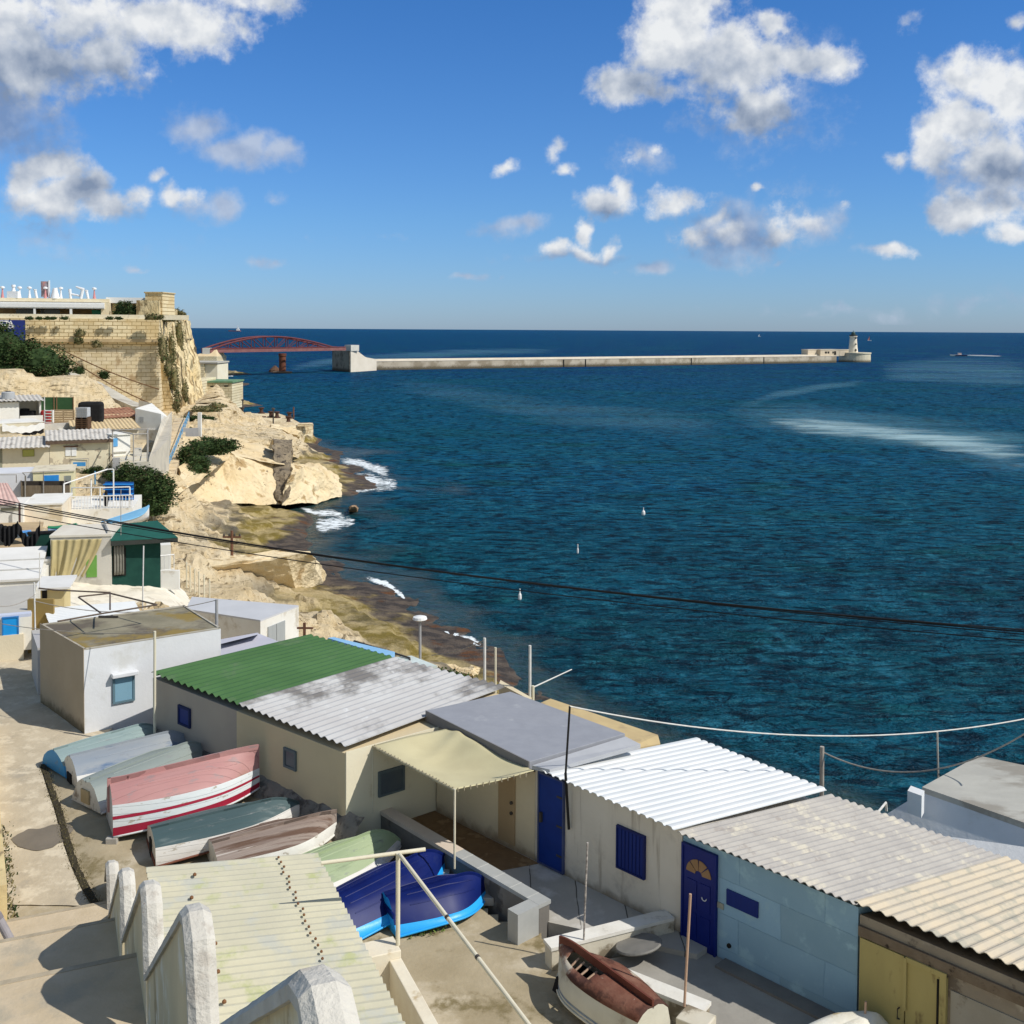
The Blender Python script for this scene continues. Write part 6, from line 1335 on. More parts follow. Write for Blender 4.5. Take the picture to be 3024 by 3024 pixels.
o2 = MB().ob(FA, FD, s1_+.01, s2_-.12, -.045, .01, 10.9, 12.36).build('door', YEL, t)
m = MB(); m.ob(FA, FD, s1_+.01, s2_, -.075, -.048, 12.36, 12.44); m.ob(FA, FD, s2_-.10, s2_, -.075, -.0, 10.9, 12.36); m.ob(FA, FD, s1_-.02, s1_+.03, -.085, -.052, 11.6, 12.42); m.build('frame', YEL, o2)
m = MB(); m.ob(FA, FD, s2_-.145, s2_-.115, -.06, -.046, 10.9, 12.3); m.build('gap', DARKI, o2)
m = MB(); m.path([fq(s1_-.08, -.06, 11.6), fq(s1_-.08, -.12, 11.6), fq(s1_-.08, -.12, 11.45), fq(s1_-.08, -.06, 11.42)], .012, 6); m.build('handle', DARKM, o)
MB().ob(FA, FD, s2_+.05, s2_+1.45, -.02, .01, 10.9, 12.2).build('panel', mk('grey_panel', (.38,.35,.29), (.33,.30,.24), 1.5, .9, .3, c3=(.2,.17,.12), s3=2.5, p3=.62, coord='Pos'), t)
MB().ob(FA, FD, sB1+.03, sB1+7.5, -.05, .0, 12.44, 12.60).build('lintel', mk('dark_lintel', (.16,.12,.08), (.22,.17,.12), 3, .9, .5, c3=(.03,.02,.015), s3=5, p3=.62, coord='Pos'), t)
# ledge along the foot of the blue wall and the white junk at the lower edge
o = MB().ob(FA, FD, sW1+1.0, sB1+3, -.32, -.01, 10.6, 10.99).build('kerb', CONCD); o['kind'] = 'structure'
# upturned white hull end at bottom right
t, L, B, sect = boat('stained white boat end poking up at the bottom edge before the yellow doors', G(2300,3150,11.0), G(2400,3200,11.0), G(2625,3055,11.1), .46, OLDW, mk('stained_white', (.76,.74,.66), (.66,.62,.5), 2, .8, .4, c3=(.48,.34,.12), s3=2.2, p3=.60), tw=.8, hc=.5, beam=1.0, strakes=0, rnd=.3, keel=0, group=None)
T2 = pole('pole', 'short rusty stake with wire before the yellow doors at the bottom edge', G(2551,3060,11.2), (2557,2958), .018, PINKP)
m = MB(); m.prism([tuple(fq(4.0,-.01,0))[:2], (w1.x+.25,w1.y+.1), (w2.x+.25,w2.y), (w2.x+2.2,w2.y-2.2), tuple(fq(11,-.01,0))[:2]][::-1], 10.0, 10.945)
o = m.build('forecourt', mk('forecourt_concrete', (.36,.34,.30), (.28,.265,.235), 1.2, .95, .4, 10, c3=(.12,.11,.10), s3=1.0, p3=.62, w3=.05, coord='Pos')); o['kind'] = 'structure'
# ------------------------------------------------------------------ grey flat roofed unit with the awning patio
BEIGES = mk('beige_stucco', (.70,.61,.43), (.63,.54,.38), .8, .9, .3, 12, c3=(.40,.30,.20), s3=1.3, p3=.68, w3=.02, lowdirt=(.0,.3,(.34,.26,.17)), coord='Object')
t = facade('shed', 'cream shed with grey flat roof and plain beige door behind the awning', -3.15, sW0-.09, 12.9, 3.1, 12.9, BEIGES)
GRF = mk('grey_membrane', (.30,.31,.34), (.27,.28,.31), 3, .8, .2, 40, c3=(.36,.37,.39), s3=1.2, p3=.66); GRE = mk('grey_fascia', (.17,.165,.165), (.20,.19,.19), 2, .8)
zr_ = 13.18; q = [G(1259,2098,zr_), G(1564,2249,zr_), G(1846,2166,zr_-.12), G(1507,2042,zr_)]
m = MB(); vs = [v-Vector((0,0,.22)) for v in q]+q; m.hexa(vs); 
o = m.build('roof', GRF, t, bevel=.01)
m = MB(); dv = (q[1]-q[0]).normalized(); nv = Vector((dv.y, -dv.x, 0)); m.hexa([q[0]+nv*.025-Vector((0,0,.24)), q[1]+nv*.025-Vector((0,0,.24)), q[1]+nv*.002-Vector((0,0,.24)), q[0]+nv*.002-Vector((0,0,.24)), q[0]+nv*.025+Vector((0,0,.004)), q[1]+nv*.025+Vector((0,0,.004)), q[1]+nv*.002+Vector((0,0,.004)), q[0]+nv*.002+Vector((0,0,.004))]); m.build('fascia', GRE, t)
MB().hexa([q[1]+Vector((.05,-.1,-.12)), q[1]+Vector((.4,-.3,-.12)), q[2]+Vector((.3,-.35,-.2)), q[2]+Vector((0,-.1,-.12)), q[1]+Vector((.05,-.1,-.04)), q[1]+Vector((.4,-.3,-.04)), q[2]+Vector((.3,-.35,-.1)), q[2]+Vector((0,-.1,-.03))]).build('flashing', mk('pale_flash', (.42,.43,.45), (.38,.39,.41), 2), t)
sa = onpl(1474,2400,FA,FD)[0]; sb = onpl(1522,2450,FA,FD)[0]
o = MB().ob(FA, FD, sa, sb, -.03, .01, 11.15, 12.85).build('door', mk('tan_door', (.42,.30,.17), (.38,.27,.15), 1, .7), t)
for z_ in (12.05, 11.83): MB().tube(fq(sb-.08,-.07,z_), fq(sb-.08,-.02,z_), .035, 10).build('handle', DARKM, o)
# awning
AW = mk('awning_canvas', (.60,.54,.33), (.54,.48,.29), 1.5, .85, .2, 30)
c00 = G(1100,2203,12.93); c10 = G(1343,2333,13.0); c11 = G(1562,2284,13.02); c01 = G(1305,2152,13.05)
t = thing('awning', 'sagging khaki canvas awning on thin poles over the sunken patio', 'awning', (c10.x, c10.y, 11.7))
def af(u, v):
    p = bil(c00, c10, c11, c01, u, v*1.07); sag = -.28*math.sin(math.pi*u)*math.sin(math.pi*min(1, v*1.05))*(.5+.5*v); edge = .035*math.sin(u*40)*(1 if v < .02 else 0)
    fold = .05*math.exp(-((u-.15-.3*(1-v))**2)/.004)*v+.03*math.sin(u*9+v*5)*v
    return p+Vector((0, 0, sag+fold))
grid_mesh(None, 40, 30, af).build('canvas', AW, t, smooth=True, solid=.01)
for a, nm in ((c00, 1), (c10, 1)):
    zb = PZ-.01; MB().tube((a.x, a.y, zb), (a.x, a.y, a.z+.02), .022, 10).build('pole', POLEC, t)
m = MB(); m.tube(c00+Vector((0,0,-.01)), c10+Vector((0,0,-.01)), .028, 8); m.build('front_rail', mk('rope_rail', (.50,.44,.28), (.35,.3,.2), 9), t)
m = MB(); rg = random.Random(2)
for i in range(26):
    p = c00.lerp(c10, (i+.5)/26); m.tube(p+Vector((0,0,-.045)), p+Vector((rg.uniform(-.02,.02),rg.uniform(-.02,.02),.04)), .012, 5)
for i in range(12):
    p = c10.lerp(c11, (i+.5)/12); m.tube(p+Vector((0,0,-.05)), p+Vector((0,0,.03)), .012, 5)
m.build('lacing', mk('lace', (.34,.29,.2), (.4,.35,.25), 5), t)
# ------------------------------------------------------------------ beige hut with green and silver roofs
HC = G(1022, 2405, 11.6); hd = Vector((.76, -.65)).normalized(); HN = Vector((.78, .626)).normalized(); ZE = 13.04
s_l = onpl(452, 2100, HC, hd)[0]; s_b = onpl(700, 2200, HC, hd)[0]
TAN = mk('tan_wall', (.64,.53,.34), (.58,.48,.31), .7, .9, .25, 10, c3=(.64,.56,.40), s3=.6, p3=.6, coord='Pos'); TAUPE = mk('taupe_wall', (.42,.37,.31), (.38,.33,.28), .7, .9, .25, 10, coord='Pos'); CREAM3 = mk('cream_side', (.78,.72,.54), (.74,.67,.50), .8, .9, .2, coord='Pos', c3=(.60,.52,.36), s3=1.6, p3=.66)
def hq(s, k, z): return Vector((HC.x+hd.x*s+HN.x*k, HC.y+hd.y*s+HN.y*k, z))
def hbox(s0, s1, k0, k1, z0, z1): return MB().hexa([hq(s0,k0,z0), hq(s1,k0,z0), hq(s1,k1,z0), hq(s0,k1,z0), hq(s0,k0,z1), hq(s1,k0,z1), hq(s1,k1,z1), hq(s0,k1,z1)])
t1 = thing('hut', 'taupe walled hut with green corrugated roof and small dark blue window', 'hut', hq(s_l, 0, 11.8))
hbox(s_l, s_b, 0, 5.1, 11.0, ZE-.12).build('wall', TAUPE, t1)
t2 = thing('hut', 'cream hut with grey stained silver corrugated roof beside the awning', 'hut', hq(s_b, 0, 11.8))
hbox(s_b+.003, -.003, -.01, 5.1, 11.0, ZE-.12).build('wall', TAN, t2)
hbox(-.003, .02, -.012, 3.0, 11.0, ZE-.08).build('side_wall', CREAM3, t2)  # sunlit side face painted a paler cream than the shaded front
rf = [G(447,1991,ZE), G(706,2085,ZE), G(1166,1946,ZE-.05), G(915,1879,ZE-.05)]
GRN = mk('green_sheet', (.045,.115,.035), (.058,.14,.045), .8, .6, .1, 8, c3=(.085,.14,.07), s3=.9, p3=.60, w3=.08, coord='Pos')
SILV = mk('silver_sheet', (.50,.50,.49), (.44,.43,.42), .8, .5, .15, 8, c3=(.17,.16,.15), s3=.30, p3=.505, w3=.05, c4=(.56,.57,.57), s4=.8, p4=.66, w4=.04, coord='Pos')
corr(rf[0], rf[1], rf[2], rf[3], .29, .075).build('roof', GRN, t1, solid=.008)
rf2 = [G(702,2083,ZE+.01), G(1024,2208,ZE+.01), G(1496,2031,ZE-.04), G(1164,1945,ZE-.04)]
corr(rf2[0], rf2[1], rf2[2], rf2[3], .27, .062, jag=.03).build('roof', SILV, t2, solid=.008)
def hwin(root, x0, y0, x1, y1, mat, z=None, frame=None, d=hd, P=HC, label=None):
    s0, z1, _ = onpl(x0, y0, P, d); s1, z0, _ = onpl(x1, y1, P, d)
    o = MB().ob(P, d, s0, s1, -.035, .01, z0, z1).build('window', mat, root)
    if frame:
        w = .055; m = MB(); m.ob(P, d, s0-w, s1+w, -.055, -.0, z1, z1+w); m.ob(P, d, s0-w, s1+w, -.055, 0, z0-w, z0); m.ob(P, d, s0-w, s0, -.055, 0, z0, z1); m.ob(P, d, s1, s1+w, -.055, 0, z0, z1); m.build('frame', frame, o)
    return o
hwin(t1, 533, 2087, 561, 2143, mk('shutter_blue', (.006,.015,.16)), frame=mk('navy_trim', (.02,.03,.10)))
GYW = mk('grey_blue_frame', (.10,.13,.145), (.12,.15,.16), 2, .6); 
hwin(t2, 846, 2213, 873, 2268, mk('grey_pane', (.08,.10,.12), (.10,.12,.13), 2, .3), frame=GYW)
hwin(t2, 1122, 2285, 1186, 2325, mk('grey_pane', (.08,.10,.12)), frame=GYW, d=HN, P=hq(.022, 0, 0))
# rocky plinth
def plf(u, v):
    s = lerp(s_l, .5, u); k = lerp(-.32, .1, v); z = 11.66*v+(1-v)*(zy(hq(s,-.32,0).y)-.05)+.07*fbm((s, k, 0), 2.2, 3)+(.10*math.sin(math.pi*v)); p = hq(s, k, z); p.x += .08*fbm((s, k, 5), 2, 1); return p
o = grid_mesh(None, 90, 8, plf).build('rock_plinth', mk('dark_plinth', (.20,.185,.16), (.28,.25,.21), 2, .95, .8, 8, c3=(.11,.10,.085), s3=3, p3=.56, bd=.05, coord='Pos')); o['kind'] = 'structure'
# ------------------------------------------------------------------ white cube house
hz0 = 11.35; WC = G(250, 2165, hz0); wr = G(652, 1858, 13.9); ztop = onpl(249, 1920, WC, (1, 0))[1]
wr = G(652, 1857, ztop); wd = Vector((wr.x-WC.x, wr.y-WC.y)); wl = wd.length; wd /= wl
wf = G(119, 1846, ztop); we = Vector((wf.x-WC.x, wf.y-WC.y)); wel = we.length; we /= wel
bk = G(545, 1790, ztop)
t = thing('house', 'white flat-roofed cube house with mossy brown roof and pale blue shutter', 'house', WC)
def wq(s, k, z): return Vector((WC.x+wd.x*s+we.x*k, WC.y+wd.y*s+we.y*k, z))
HWH = mk('house_white', (.70,.71,.72), (.65,.66,.67), .7, .9, .3, 9, c3=(.60,.60,.58), s3=.8, p3=.62, coord='Pos')
HGR = mk('house_shade_beige', (.40,.33,.24), (.36,.295,.21), .8, .9, .3, 9, lowdirt=(.0,.30,(.16,.13,.08)), coord='Object')  # left face's shade painted in as darker beige; dirt at foot
m = MB(); m.hexa([wq(0,0,11), wq(wl,0,11), wq(wl,wel,9), wq(0,wel,9), wq(0,0,ztop-.004), wq(wl,0,ztop-.004), wq(wl,wel,ztop-.004), wq(0,wel,ztop-.004)]); m.build('wall', HWH, t)
n2 = Vector((-we.y, we.x)); n2 = n2 if n2.dot(wd) < 0 else -n2
m = MB(); a, b = wq(0,0,0)+Vector((n2.x, n2.y, 0))*.015, wq(0,wel,0)+Vector((n2.x, n2.y, 0))*.015; c_, d_ = wq(0.001,wel,0), wq(.001,.001,0)
m.hexa([(p.x, p.y, 11) for p in (a, d_, c_, b)]+[(p.x, p.y, ztop+.05) for p in (a, d_, c_, b)]); m.build('side_wall', HGR, t)
MOSSR = mk('mossy_roof', (.30,.27,.19), (.21,.19,.13), 1.2, .95, .4, 10, c3=(.13,.11,.085), s3=.5, p3=.53, w3=.07, c4=(.26,.19,.06), s4=.45, p4=.55, w4=.05, coord='Pos')
rb_ = [wq(0,0,ztop), wq(wl,0,ztop), bk, wf]; m = MB(); m.add([v+Vector((0,0,.006)) for v in rb_]+[v-Vector((0,0,.3)) for v in (bk, wf)], [(0,1,2,3),(3,2,4,5)]); m.build('roof', MOSSR, t)
m = MB()
for a, b in ((0,1),(1,2),(2,3),(3,0)):
    p, q_ = rb_[a], rb_[b]; dd_ = (q_-p).normalized(); nn_ = Vector((-dd_.y, dd_.x, 0)); m.hexa([p+nn_*.005, q_+nn_*.005, q_+nn_*.06, p+nn_*.06, p+nn_*.005+Vector((0,0,.035)), q_+nn_*.005+Vector((0,0,.035)), q_+nn_*.06+Vector((0,0,.035)), p+nn_*.06+Vector((0,0,.035))])
m.build('roof_rim', mk('rim_grey', (.46,.43,.36), (.36,.33,.27), 3, .9, coord='Pos'), t)
o = hwin(t, 338, 2004, 391, 2062, mk('pale_blue_shutter', (.20,.36,.46), (.22,.38,.47), 1, .6), d=wd, P=WC, frame=mk('teal_trim', (.12,.2,.24)))
s0, z1, _ = onpl(327, 1996, WC, wd); s1, z0, _ = onpl(404, 2000, WC, wd)
n3 = Vector((wd.y, -wd.x)); m = MB(); m.ob(WC, wd, s0, s1, -.20, .0, z1-.04, z1+.07); m.build('window_hood', HWH, t, bevel=.02)
# side strip, pale annex roofs behind the house
t = thing('annex', 'low lavender grey flat annex right of the white cube house', 'annex', G(700, 1960, 11)); 
q = [G(650,1905,12.2), G(760,1862,12.2), G(830,1893,12.2), G(650,1945,12.2)]; q = [G(651,1948,12.2), G(822,1894,12.2), G(762,1870,12.2), G(651,1895,12.2)]
m = MB(); m.hexa([v-Vector((0,0,2.5)) for v in q]+q); m.build('roof', mk('lavender_roof', (.50,.50,.56), (.46,.46,.52), 1, .9), t)
q = [G(651,1900,12.2), G(762,1872,12.2), G(762,1862,12.3), G(651,1878,12.3)]; MB().hexa([G(651,1902,12.2),G(762,1874,12.2),G(762,1868,12.2),G(651,1888,12.2),G(651,1902,12.42),G(762,1874,12.42),G(762,1868,12.42),G(651,1888,12.42)]).build('upstand', mk('lavender_roof', (.50,.50,.56)), t)
# ------------------------------------------------------------------ tan canopy & grey block seaward of the row
t = thing('canopy', 'tan cloth roof on the seaward side behind the grey flat roof', 'canopy', G(1800,2200,9))
q = [G(1590,2078,12.5), G(1846,2215,12.5), G(1950,2196,12.35), G(1943,2170,12.4), G(1626,2063,12.5)]
m = MB(); m.add(q+[v-Vector((0,0,.5)) for v in q], [(0,1,2,3,4),(9,8,7,6,5)]+[(i,5+i,5+(i+1)%5,(i+1)%5) for i in range(5)]); m.build('roof', mk('tan_canvas', (.56,.43,.22), (.50,.38,.20), 2, .9, .2, c3=(.40,.30,.17), s3=1.5, p3=.6), t)
m = MB()
for v in (q[0], q[2], q[4]): m.tube(v-Vector((0,0,.3)), v-Vector((0,0,8)), .06)
m.build('post', POLEC, t)
t = thing('parapet', 'short cream wall top seaward of the silver roof', 'wall', G(1530,2045,10))
q = [G(1478,2008,12.3), G(1570,2060,12.3), G(1560,2064,12.3), G(1474,2018,12.3)]; m = MB(); m.hexa([v-Vector((0,0,3)) for v in q[::-1]]+[v for v in q[::-1]]); m.build('wall', mk('cream_side2', (.72,.62,.42), (.64,.54,.36), 1), t)
WPOLE = mk('white_pole', (.72,.71,.68), (.62,.60,.56), 4, .5)
for nm, l, bx, by, ty, Y, r, mt in (('pole', 'white pole seaward of the silver roof, left one of the close pair', 1431,2014,1884, 33, .045, WPOLE), ('pole', 'thinner cream pole just right of the white pole', 1463,2025,1912, 33, .035, POLEC), ('pole', 'lone white pole rising behind the grey flat roof', 1565,2055,1906, 29, .038, WPOLE), ('pole', 'short cream post beside the lone white pole', 1574,2056,2025, 29, .04, POLEC),
   ('pole', 'weathered wooden post with black bands behind the white roof corner', 2427,2322,2205, 27, .055, mk('grey_wood', (.42,.38,.33), (.33,.30,.26), 4, .9)), ('pole', 'thin metal rod standing on the concrete roof at the right', 2772,2318,2163, 26, .022, mk('rod', (.45,.43,.38)))):
    a = atY(bx, by+30, Y); b = atY(bx-(0 if bx < 2000 else 4 if bx > 2700 else -1), ty, Y); m = MB(); m.tube(a, b, r, 9); tag(m.build(nm, mt), l, 'pole')
a = atY(1565,2060,29); 
def rope(name, label, pts, r, mat, cat='rope'):
    m = MB(); m.path(pts, r, 6); tag(m.build(name, mat), label, cat)
def sagc(a, b, s, n=28): return [a.lerp(b, i/n)+Vector((0, 0, -s*4*(i/n)*(1-i/n))) for i in range(n+1)]
ROPEW = mk('white_rope', (.72,.70,.66), (.6,.58,.54), 9, .8); ROPEG = mk('grey_rope', (.40,.36,.31), (.3,.27,.23), 9, .8)
e = atY(3080, 2112, 26); rope('rope', 'long white rope from the black pole sagging to the right edge', sagc(PT, e, .55), .015, ROPEW)
a = atY(2432, 2222, 27); rope('rope', 'grey rope from the banded post sagging up to the right edge', sagc(a, atY(3060,2145,24), .75), .018, ROPEG)
rope('rope', 'short pale rope running up from the lone white pole', sagc(atY(1574,2030,29), atY(1688,1977,40), .0, 2), .02, ROPEW)
rope('rope', 'thin rope between the street lamp and the white pole', sagc(atY(1275,1935,38), atY(1431,1890,33), .1, 6), .015, ROPEG)
# concrete buildings at the right
t = thing('concrete_building', 'grey concrete building with sloping skirt at the right edge', 'building', G(2850,2400,9))
zt = 11.6; q = [G(2723,2324,zt), G(3250,2508,zt), G(3400,2340,zt), G(2888,2232,zt)]
CR1 = mk('stained_concrete_roof', (.38,.37,.33), (.46,.45,.40), .6, .95, .4, 8, c3=(.29,.27,.23), s3=.45, p3=.54, w3=.06, stretch=(1,2,1), coord='Pos'); CR2 = mk('pale_concrete_skirt', (.70,.71,.71), (.64,.65,.65), .8, .95, .5, 10, c3=(.54,.53,.49), s3=.8, p3=.6, coord='Pos')
m = MB(); m.hexa([v-Vector((0,0,.13)) for v in q]+q); m.build('roof', CR1, t)
z2 = 11.47; q2 = [G(2560,2440,10.5), G(3100,2800,10.5), G(3250,2528,z2), G(2722,2340,z2)]
m = MB(); m.hexa([v-Vector((0,0,4)) for v in q2]+q2); m.build('skirt', CR2, t)
q3 = [G(2680,2335,11.7), G(2722,2350,11.7), G(2730,2335,11.7), G(2690,2320,11.7)]; m = MB(); m.hexa([v-Vector((0,0,.5)) for v in q3]+q3); m.build('stub', CR2, t)
q4 = [v+Vector((.25,.35,-.15)) for v in q]; m = MB(); m.hexa([v-Vector((0,0,8)) for v in q4]+[v for v in q4]); m.build('wall', CR1, t)
a = atY(2583, 2410, 26.5); b = atY(2616, 2370, 27.5); c_ = atY(2618, 2395, 27.5); m = MB(); m.tube(a, b, .03, 6); m.tube(b, c_, .03, 6); tag(m.build('handrail', WPOLE), 'small white handrail corner between the grey roof and the pale skirt', 'handrail')
# stubby blue roof and pipes behind the green roof
t = thing('shelter_roof', 'narrow light blue roof strip behind the green corrugated roof', 'roof', G(1080,1910,8))
q = [G(975,1893,12.4), G(1160,1950,12.4), G(1170,1928,12.4), G(968,1884,12.4)]; m = MB(); q = [G(968,1884,12.3), G(1150,1938,12.3), G(1166,1925,12.3), G(985,1881,12.3)]; m.hexa([v-Vector((0,0,.3)) for v in q]+q); m.build('roof', mk('sky_blue_roof', (.22,.45,.70), (.28,.50,.72), 1.5, .8), t)
q = [G(1165,1940,12.0), G(1240,1975,12.0), G(1292,1966,12.0), G(1215,1936,12.0)]; m = MB(); m.hexa([v-Vector((0,0,.3)) for v in q]+q); tag(m.build('roof_patch', mk('pale_mint', (.60,.68,.66), (.5,.55,.5), 2, .8)), 'pale greenish slab behind the silver roof near the shore', 'slab')
m = MB(); m.path([atY(1043,1898,34), atY(1046,1893,34), atY(1210,1943,32.5), atY(1212,1960,32.3)], .03, 6); m.tube(atY(1043,1896,34), atY(1043,1915,34), .04); tag(m.build('pipe', DARKM), 'dark pipe running along the ridge behind the green roof', 'pipe')
p0 = atY(1242,1955,38); p1 = atY(1240,1830,38); t = thing('lamp_post', 'grey lamp post with white head near the shore behind the roofs', 'lamp post', p0-Vector((0,0,3)))
MB().tube(p0-Vector((0,0,3)), p1, .05, 9).build('pole', mk('galv', (.38,.38,.38)), t); MB().lathe(p1, [(.08,-.05),(.26,.02),(.24,.10),(.10,.14)], 14).build('lamp_head', WHITEP, t)
p0 = atY(899,1895,38); p1 = atY(899,1839,38); m = MB(); m.box(p0.x-.045,p0.x+.045,p0.y-.04,p0.y+.04,p0.z-2,p1.z); zc = lerp(p0.z,p1.z,.72); m.box(p0.x-.26,p0.x+.3,p0.y-.035,p0.y+.035,zc-.03,zc+.03); tag(m.build('wooden_cross', RUST), 'dark rusty cross shaped post on the rocks behind the green roof', 'post')
tufts('weeds', 'green scrub clinging to the rocks behind the silver roof', [G(1270,1990,2.4), G(1330,2000,2.4), G(1360,2008,2.4)], 260, .2, LEAFS[:2], .4, 31)
# ================================================================== boathouse village on the left
CAN = mk('khaki_canvas', (.50,.42,.22), (.42,.35,.18), 1.2, .9, .3, 20, coord='Pos'); BLACKC = mk('black_cloth', (.012,.012,.013), (.02,.02,.022), 3, .95, coord='Pos')
DGREEN = mk('dark_green_net', (.008,.045,.035), (.012,.06,.045), 2, .9, coord='Pos'); RAILW = mk('white_rail', (.80,.79,.76), (.72,.70,.66), 4, .6)
TANR = mk('tan_tiles', (.66,.52,.30), (.56,.43,.26), 1.5, .9, .4, coord='Pos'); PINKR = mk('pink_striped_roof', (.55,.36,.32), (.64,.46,.40), 1.2, .85, .3, coord='Pos'); PLANK = mk('plank_roof', (.50,.38,.22), (.42,.31,.19), 1.2, .95, .5, stretch=(.3,2,1), c3=(.24,.17,.1), s3=2, p3=.6, coord='Pos')
# A upper left white hut with tank
t, P0, d, ln, Q = hut('hut', 'topmost white hut at the left edge with a grey corrugated roof and tank', (-60,1254), (57,1250), 10.4, 2.55, 4, WHITEW)
s1 = onpl(122,1250,P0,d)[0]
corr(Q(-1,-.6,13.1), Q(s1+.3,-.6,13.05), Q(s1+.3,4.2,13.5), Q(-1,4.2,13.5), .5, .10).build('roof', SHEET, t, solid=.02)
MB().ob(P0, d, ln+.01, s1, 3.4, 3.6, 8, 13.0).build('wall', WHITEW, t); MB().ob(P0, d, s1-.2, s1, .0, 3.4, 8, 13.0).build('wall', WHITEW, t)
MB().ob(P0, d, ln+.01, s1+.1, -.9, -.7, 8, onpl(90,1226,P0,d)[1]).build('terrace_wall', WHITEW, t)
b = Q(onpl(27,1160,P0,d)[0], 1.5, 13.3); tk = thing('water_tank', 'grey cylindrical water tank on the topmost white hut roof', 'water tank', b)
MB().lathe(b, [(.75,0),(.75,.75),(.6,.85)], 20).build('drum', mk('tank_grey', (.42,.43,.44), (.36,.37,.38), 2, .6), tk); MB().lathe(b+Vector((0,0,.85)), [(.3,0),(.3,.08)], 14).build('lid', DARKM, tk)
b = Q(lerp(ln, s1, .38), 1.2, onpl(75,1223,P0,d)[1]); m = MB(); m.prism([(b.x-1,b.y-.4),(b.x+1,b.y-.4),(b.x+1,b.y+.4),(b.x-1,b.y+.4)], b.z-.4, b.z+.35); m.prism([(b.x-.7,b.y-.35),(b.x+.3,b.y-.35),(b.x+.3,b.y+.35),(b.x-.7,b.y+.35)], b.z+.35, b.z+.6); tag(m.build('cover', BLACKC, bevel=.12), 'black covered shape behind the white terrace wall of the topmost hut', 'cover')
# B green mesh fence, slat fence
P = atY(115,1212,134); D_ = Vector((1,.05)).normalized(); S_ = lambda px: onpl(px,1212,P,D_)[0]; Z_ = lambda py: onpl(160,py,P,D_)[1]
t = thing('fence', 'dark green mesh fence on posts behind the slatted timber fence', 'fence', P)
MB().ob(P, D_, 0, S_(217), 0, .04, Z_(1212), Z_(1173)).build('mesh_panel', mk('green_mesh', (.035,.09,.035), (.045,.11,.045), 2, .9), t)
for px in (116,132,160,168,217): MB().ob(P, D_, S_(px)-.05, S_(px)+.05, -.06, -.01, Z_(1212), Z_(1171)).build('post', WOOD if px not in (132,) else WHITEP, t)
P = atY(150,1246,130); S_ = lambda px: onpl(px,1246,P,D_)[0]; Z_ = lambda py: onpl(160,py,P,D_)[1]
t = thing('fence', 'weathered timber slat fence below the green mesh fence', 'fence', P)
m = MB()
for i in range(6): z = lerp(Z_(1246), Z_(1212), i/5); m.ob(P, D_, 0, S_(220), 0, .05, z-.12, z+.10)
m.ob(P, D_, .1, .2, .05, .15, Z_(1246)-.5, Z_(1210)); m.ob(P, D_, S_(219)-.2, S_(219), .05, .15, Z_(1246)-.5, Z_(1210)); m.ob(P, D_, S_(185), S_(185)+.1, .05, .15, Z_(1246)-.5, Z_(1210))
m.build('slats', mk('old_timber', (.46,.34,.20), (.34,.24,.14), 2, .9, .4, stretch=(.4,1,4), coord='Pos'), t)
m = MB(); p = atY(136,1236,131); m.prism([(p.x-.6,p.y-.3),(p.x+.6,p.y-.3),(p.x+.6,p.y+.3),(p.x-.6,p.y+.3)], p.z-.8, p.z+1.0); tag(m.build('red_cover', mk('red_cloth', (.40,.03,.03), (.3,.02,.02), 3, .9), bevel=.2), 'bright red bundle beside the white post at the slat fence', 'bundle')
t = thing('shelf_rack', 'white shelving rack left of the slatted timber fence', 'rack', atY(145,1248,129.5))
b = atY(145,1248,129.5); m = MB()
for i in range(5): m.box(b.x-.5,b.x+.5,b.y-.2,b.y+.2,b.z+.35*i,b.z+.35*i+.08)
m.box(b.x-.52,b.x-.46,b.y-.2,b.y+.2,b.z,b.z+1.5); m.box(b.x+.46,b.x+.52,b.y-.2,b.y+.2,b.z,b.z+1.5); m.build('shelves', WHITEP, t)
# IBC tank on pallets
b = atY(246,1261,122); m0 = (262-230)/F*122/2; t = thing('liquid_tank', 'white caged liquid tank standing on a dark timber stand', 'tank', b)
MB().box(b.x-m0,b.x+m0,b.y-.5,b.y+.6,b.z+1.15,b.z+2.2).build('tank', mk('milky_plastic', (.50,.52,.54), (.42,.44,.46), 3, .5), t, bevel=.06)
m = MB()
for i in range(6): x = b.x-m0-.03+i*(2*m0+.06)/5; m.tube((x,b.y-.54,b.z+1.12),(x,b.y-.54,b.z+2.24),.025,5)
for i in range(5): z = b.z+1.15+i*.27; m.tube((b.x-m0-.03,b.y-.55,z),(b.x+m0+.03,b.y-.55,z),.025,5)
m.build('cage', mk('galv', (.38,.38,.38)), t)
m = MB()
for i in range(5): m.box(b.x-m0*1.15,b.x+m0*1.15,b.y-.55,b.y+.6,b.z+.2*i,b.z+.2*i+.10)
for x in (-m0, 0, m0): m.box(b.x+x-.09,b.x+x+.09,b.y-.5,b.y+.55,b.z-.3,b.z+1.13)
m.build('stand', mk('dark_pallet', (.08,.045,.025), (.12,.07,.04), 3, .9), t)
m = MB(); p = atY(282,1205,126); m.prism([(p.x-2.2,p.y),(p.x+.8,p.y),(p.x+.5,p.y+1.5),(p.x-1.8,p.y+1.5)], p.z-2.4, p.z+.7); tag(m.build('tarp', BLACKC, bevel=.35), 'big black tarpaulin heap above the liquid tank', 'tarpaulin')
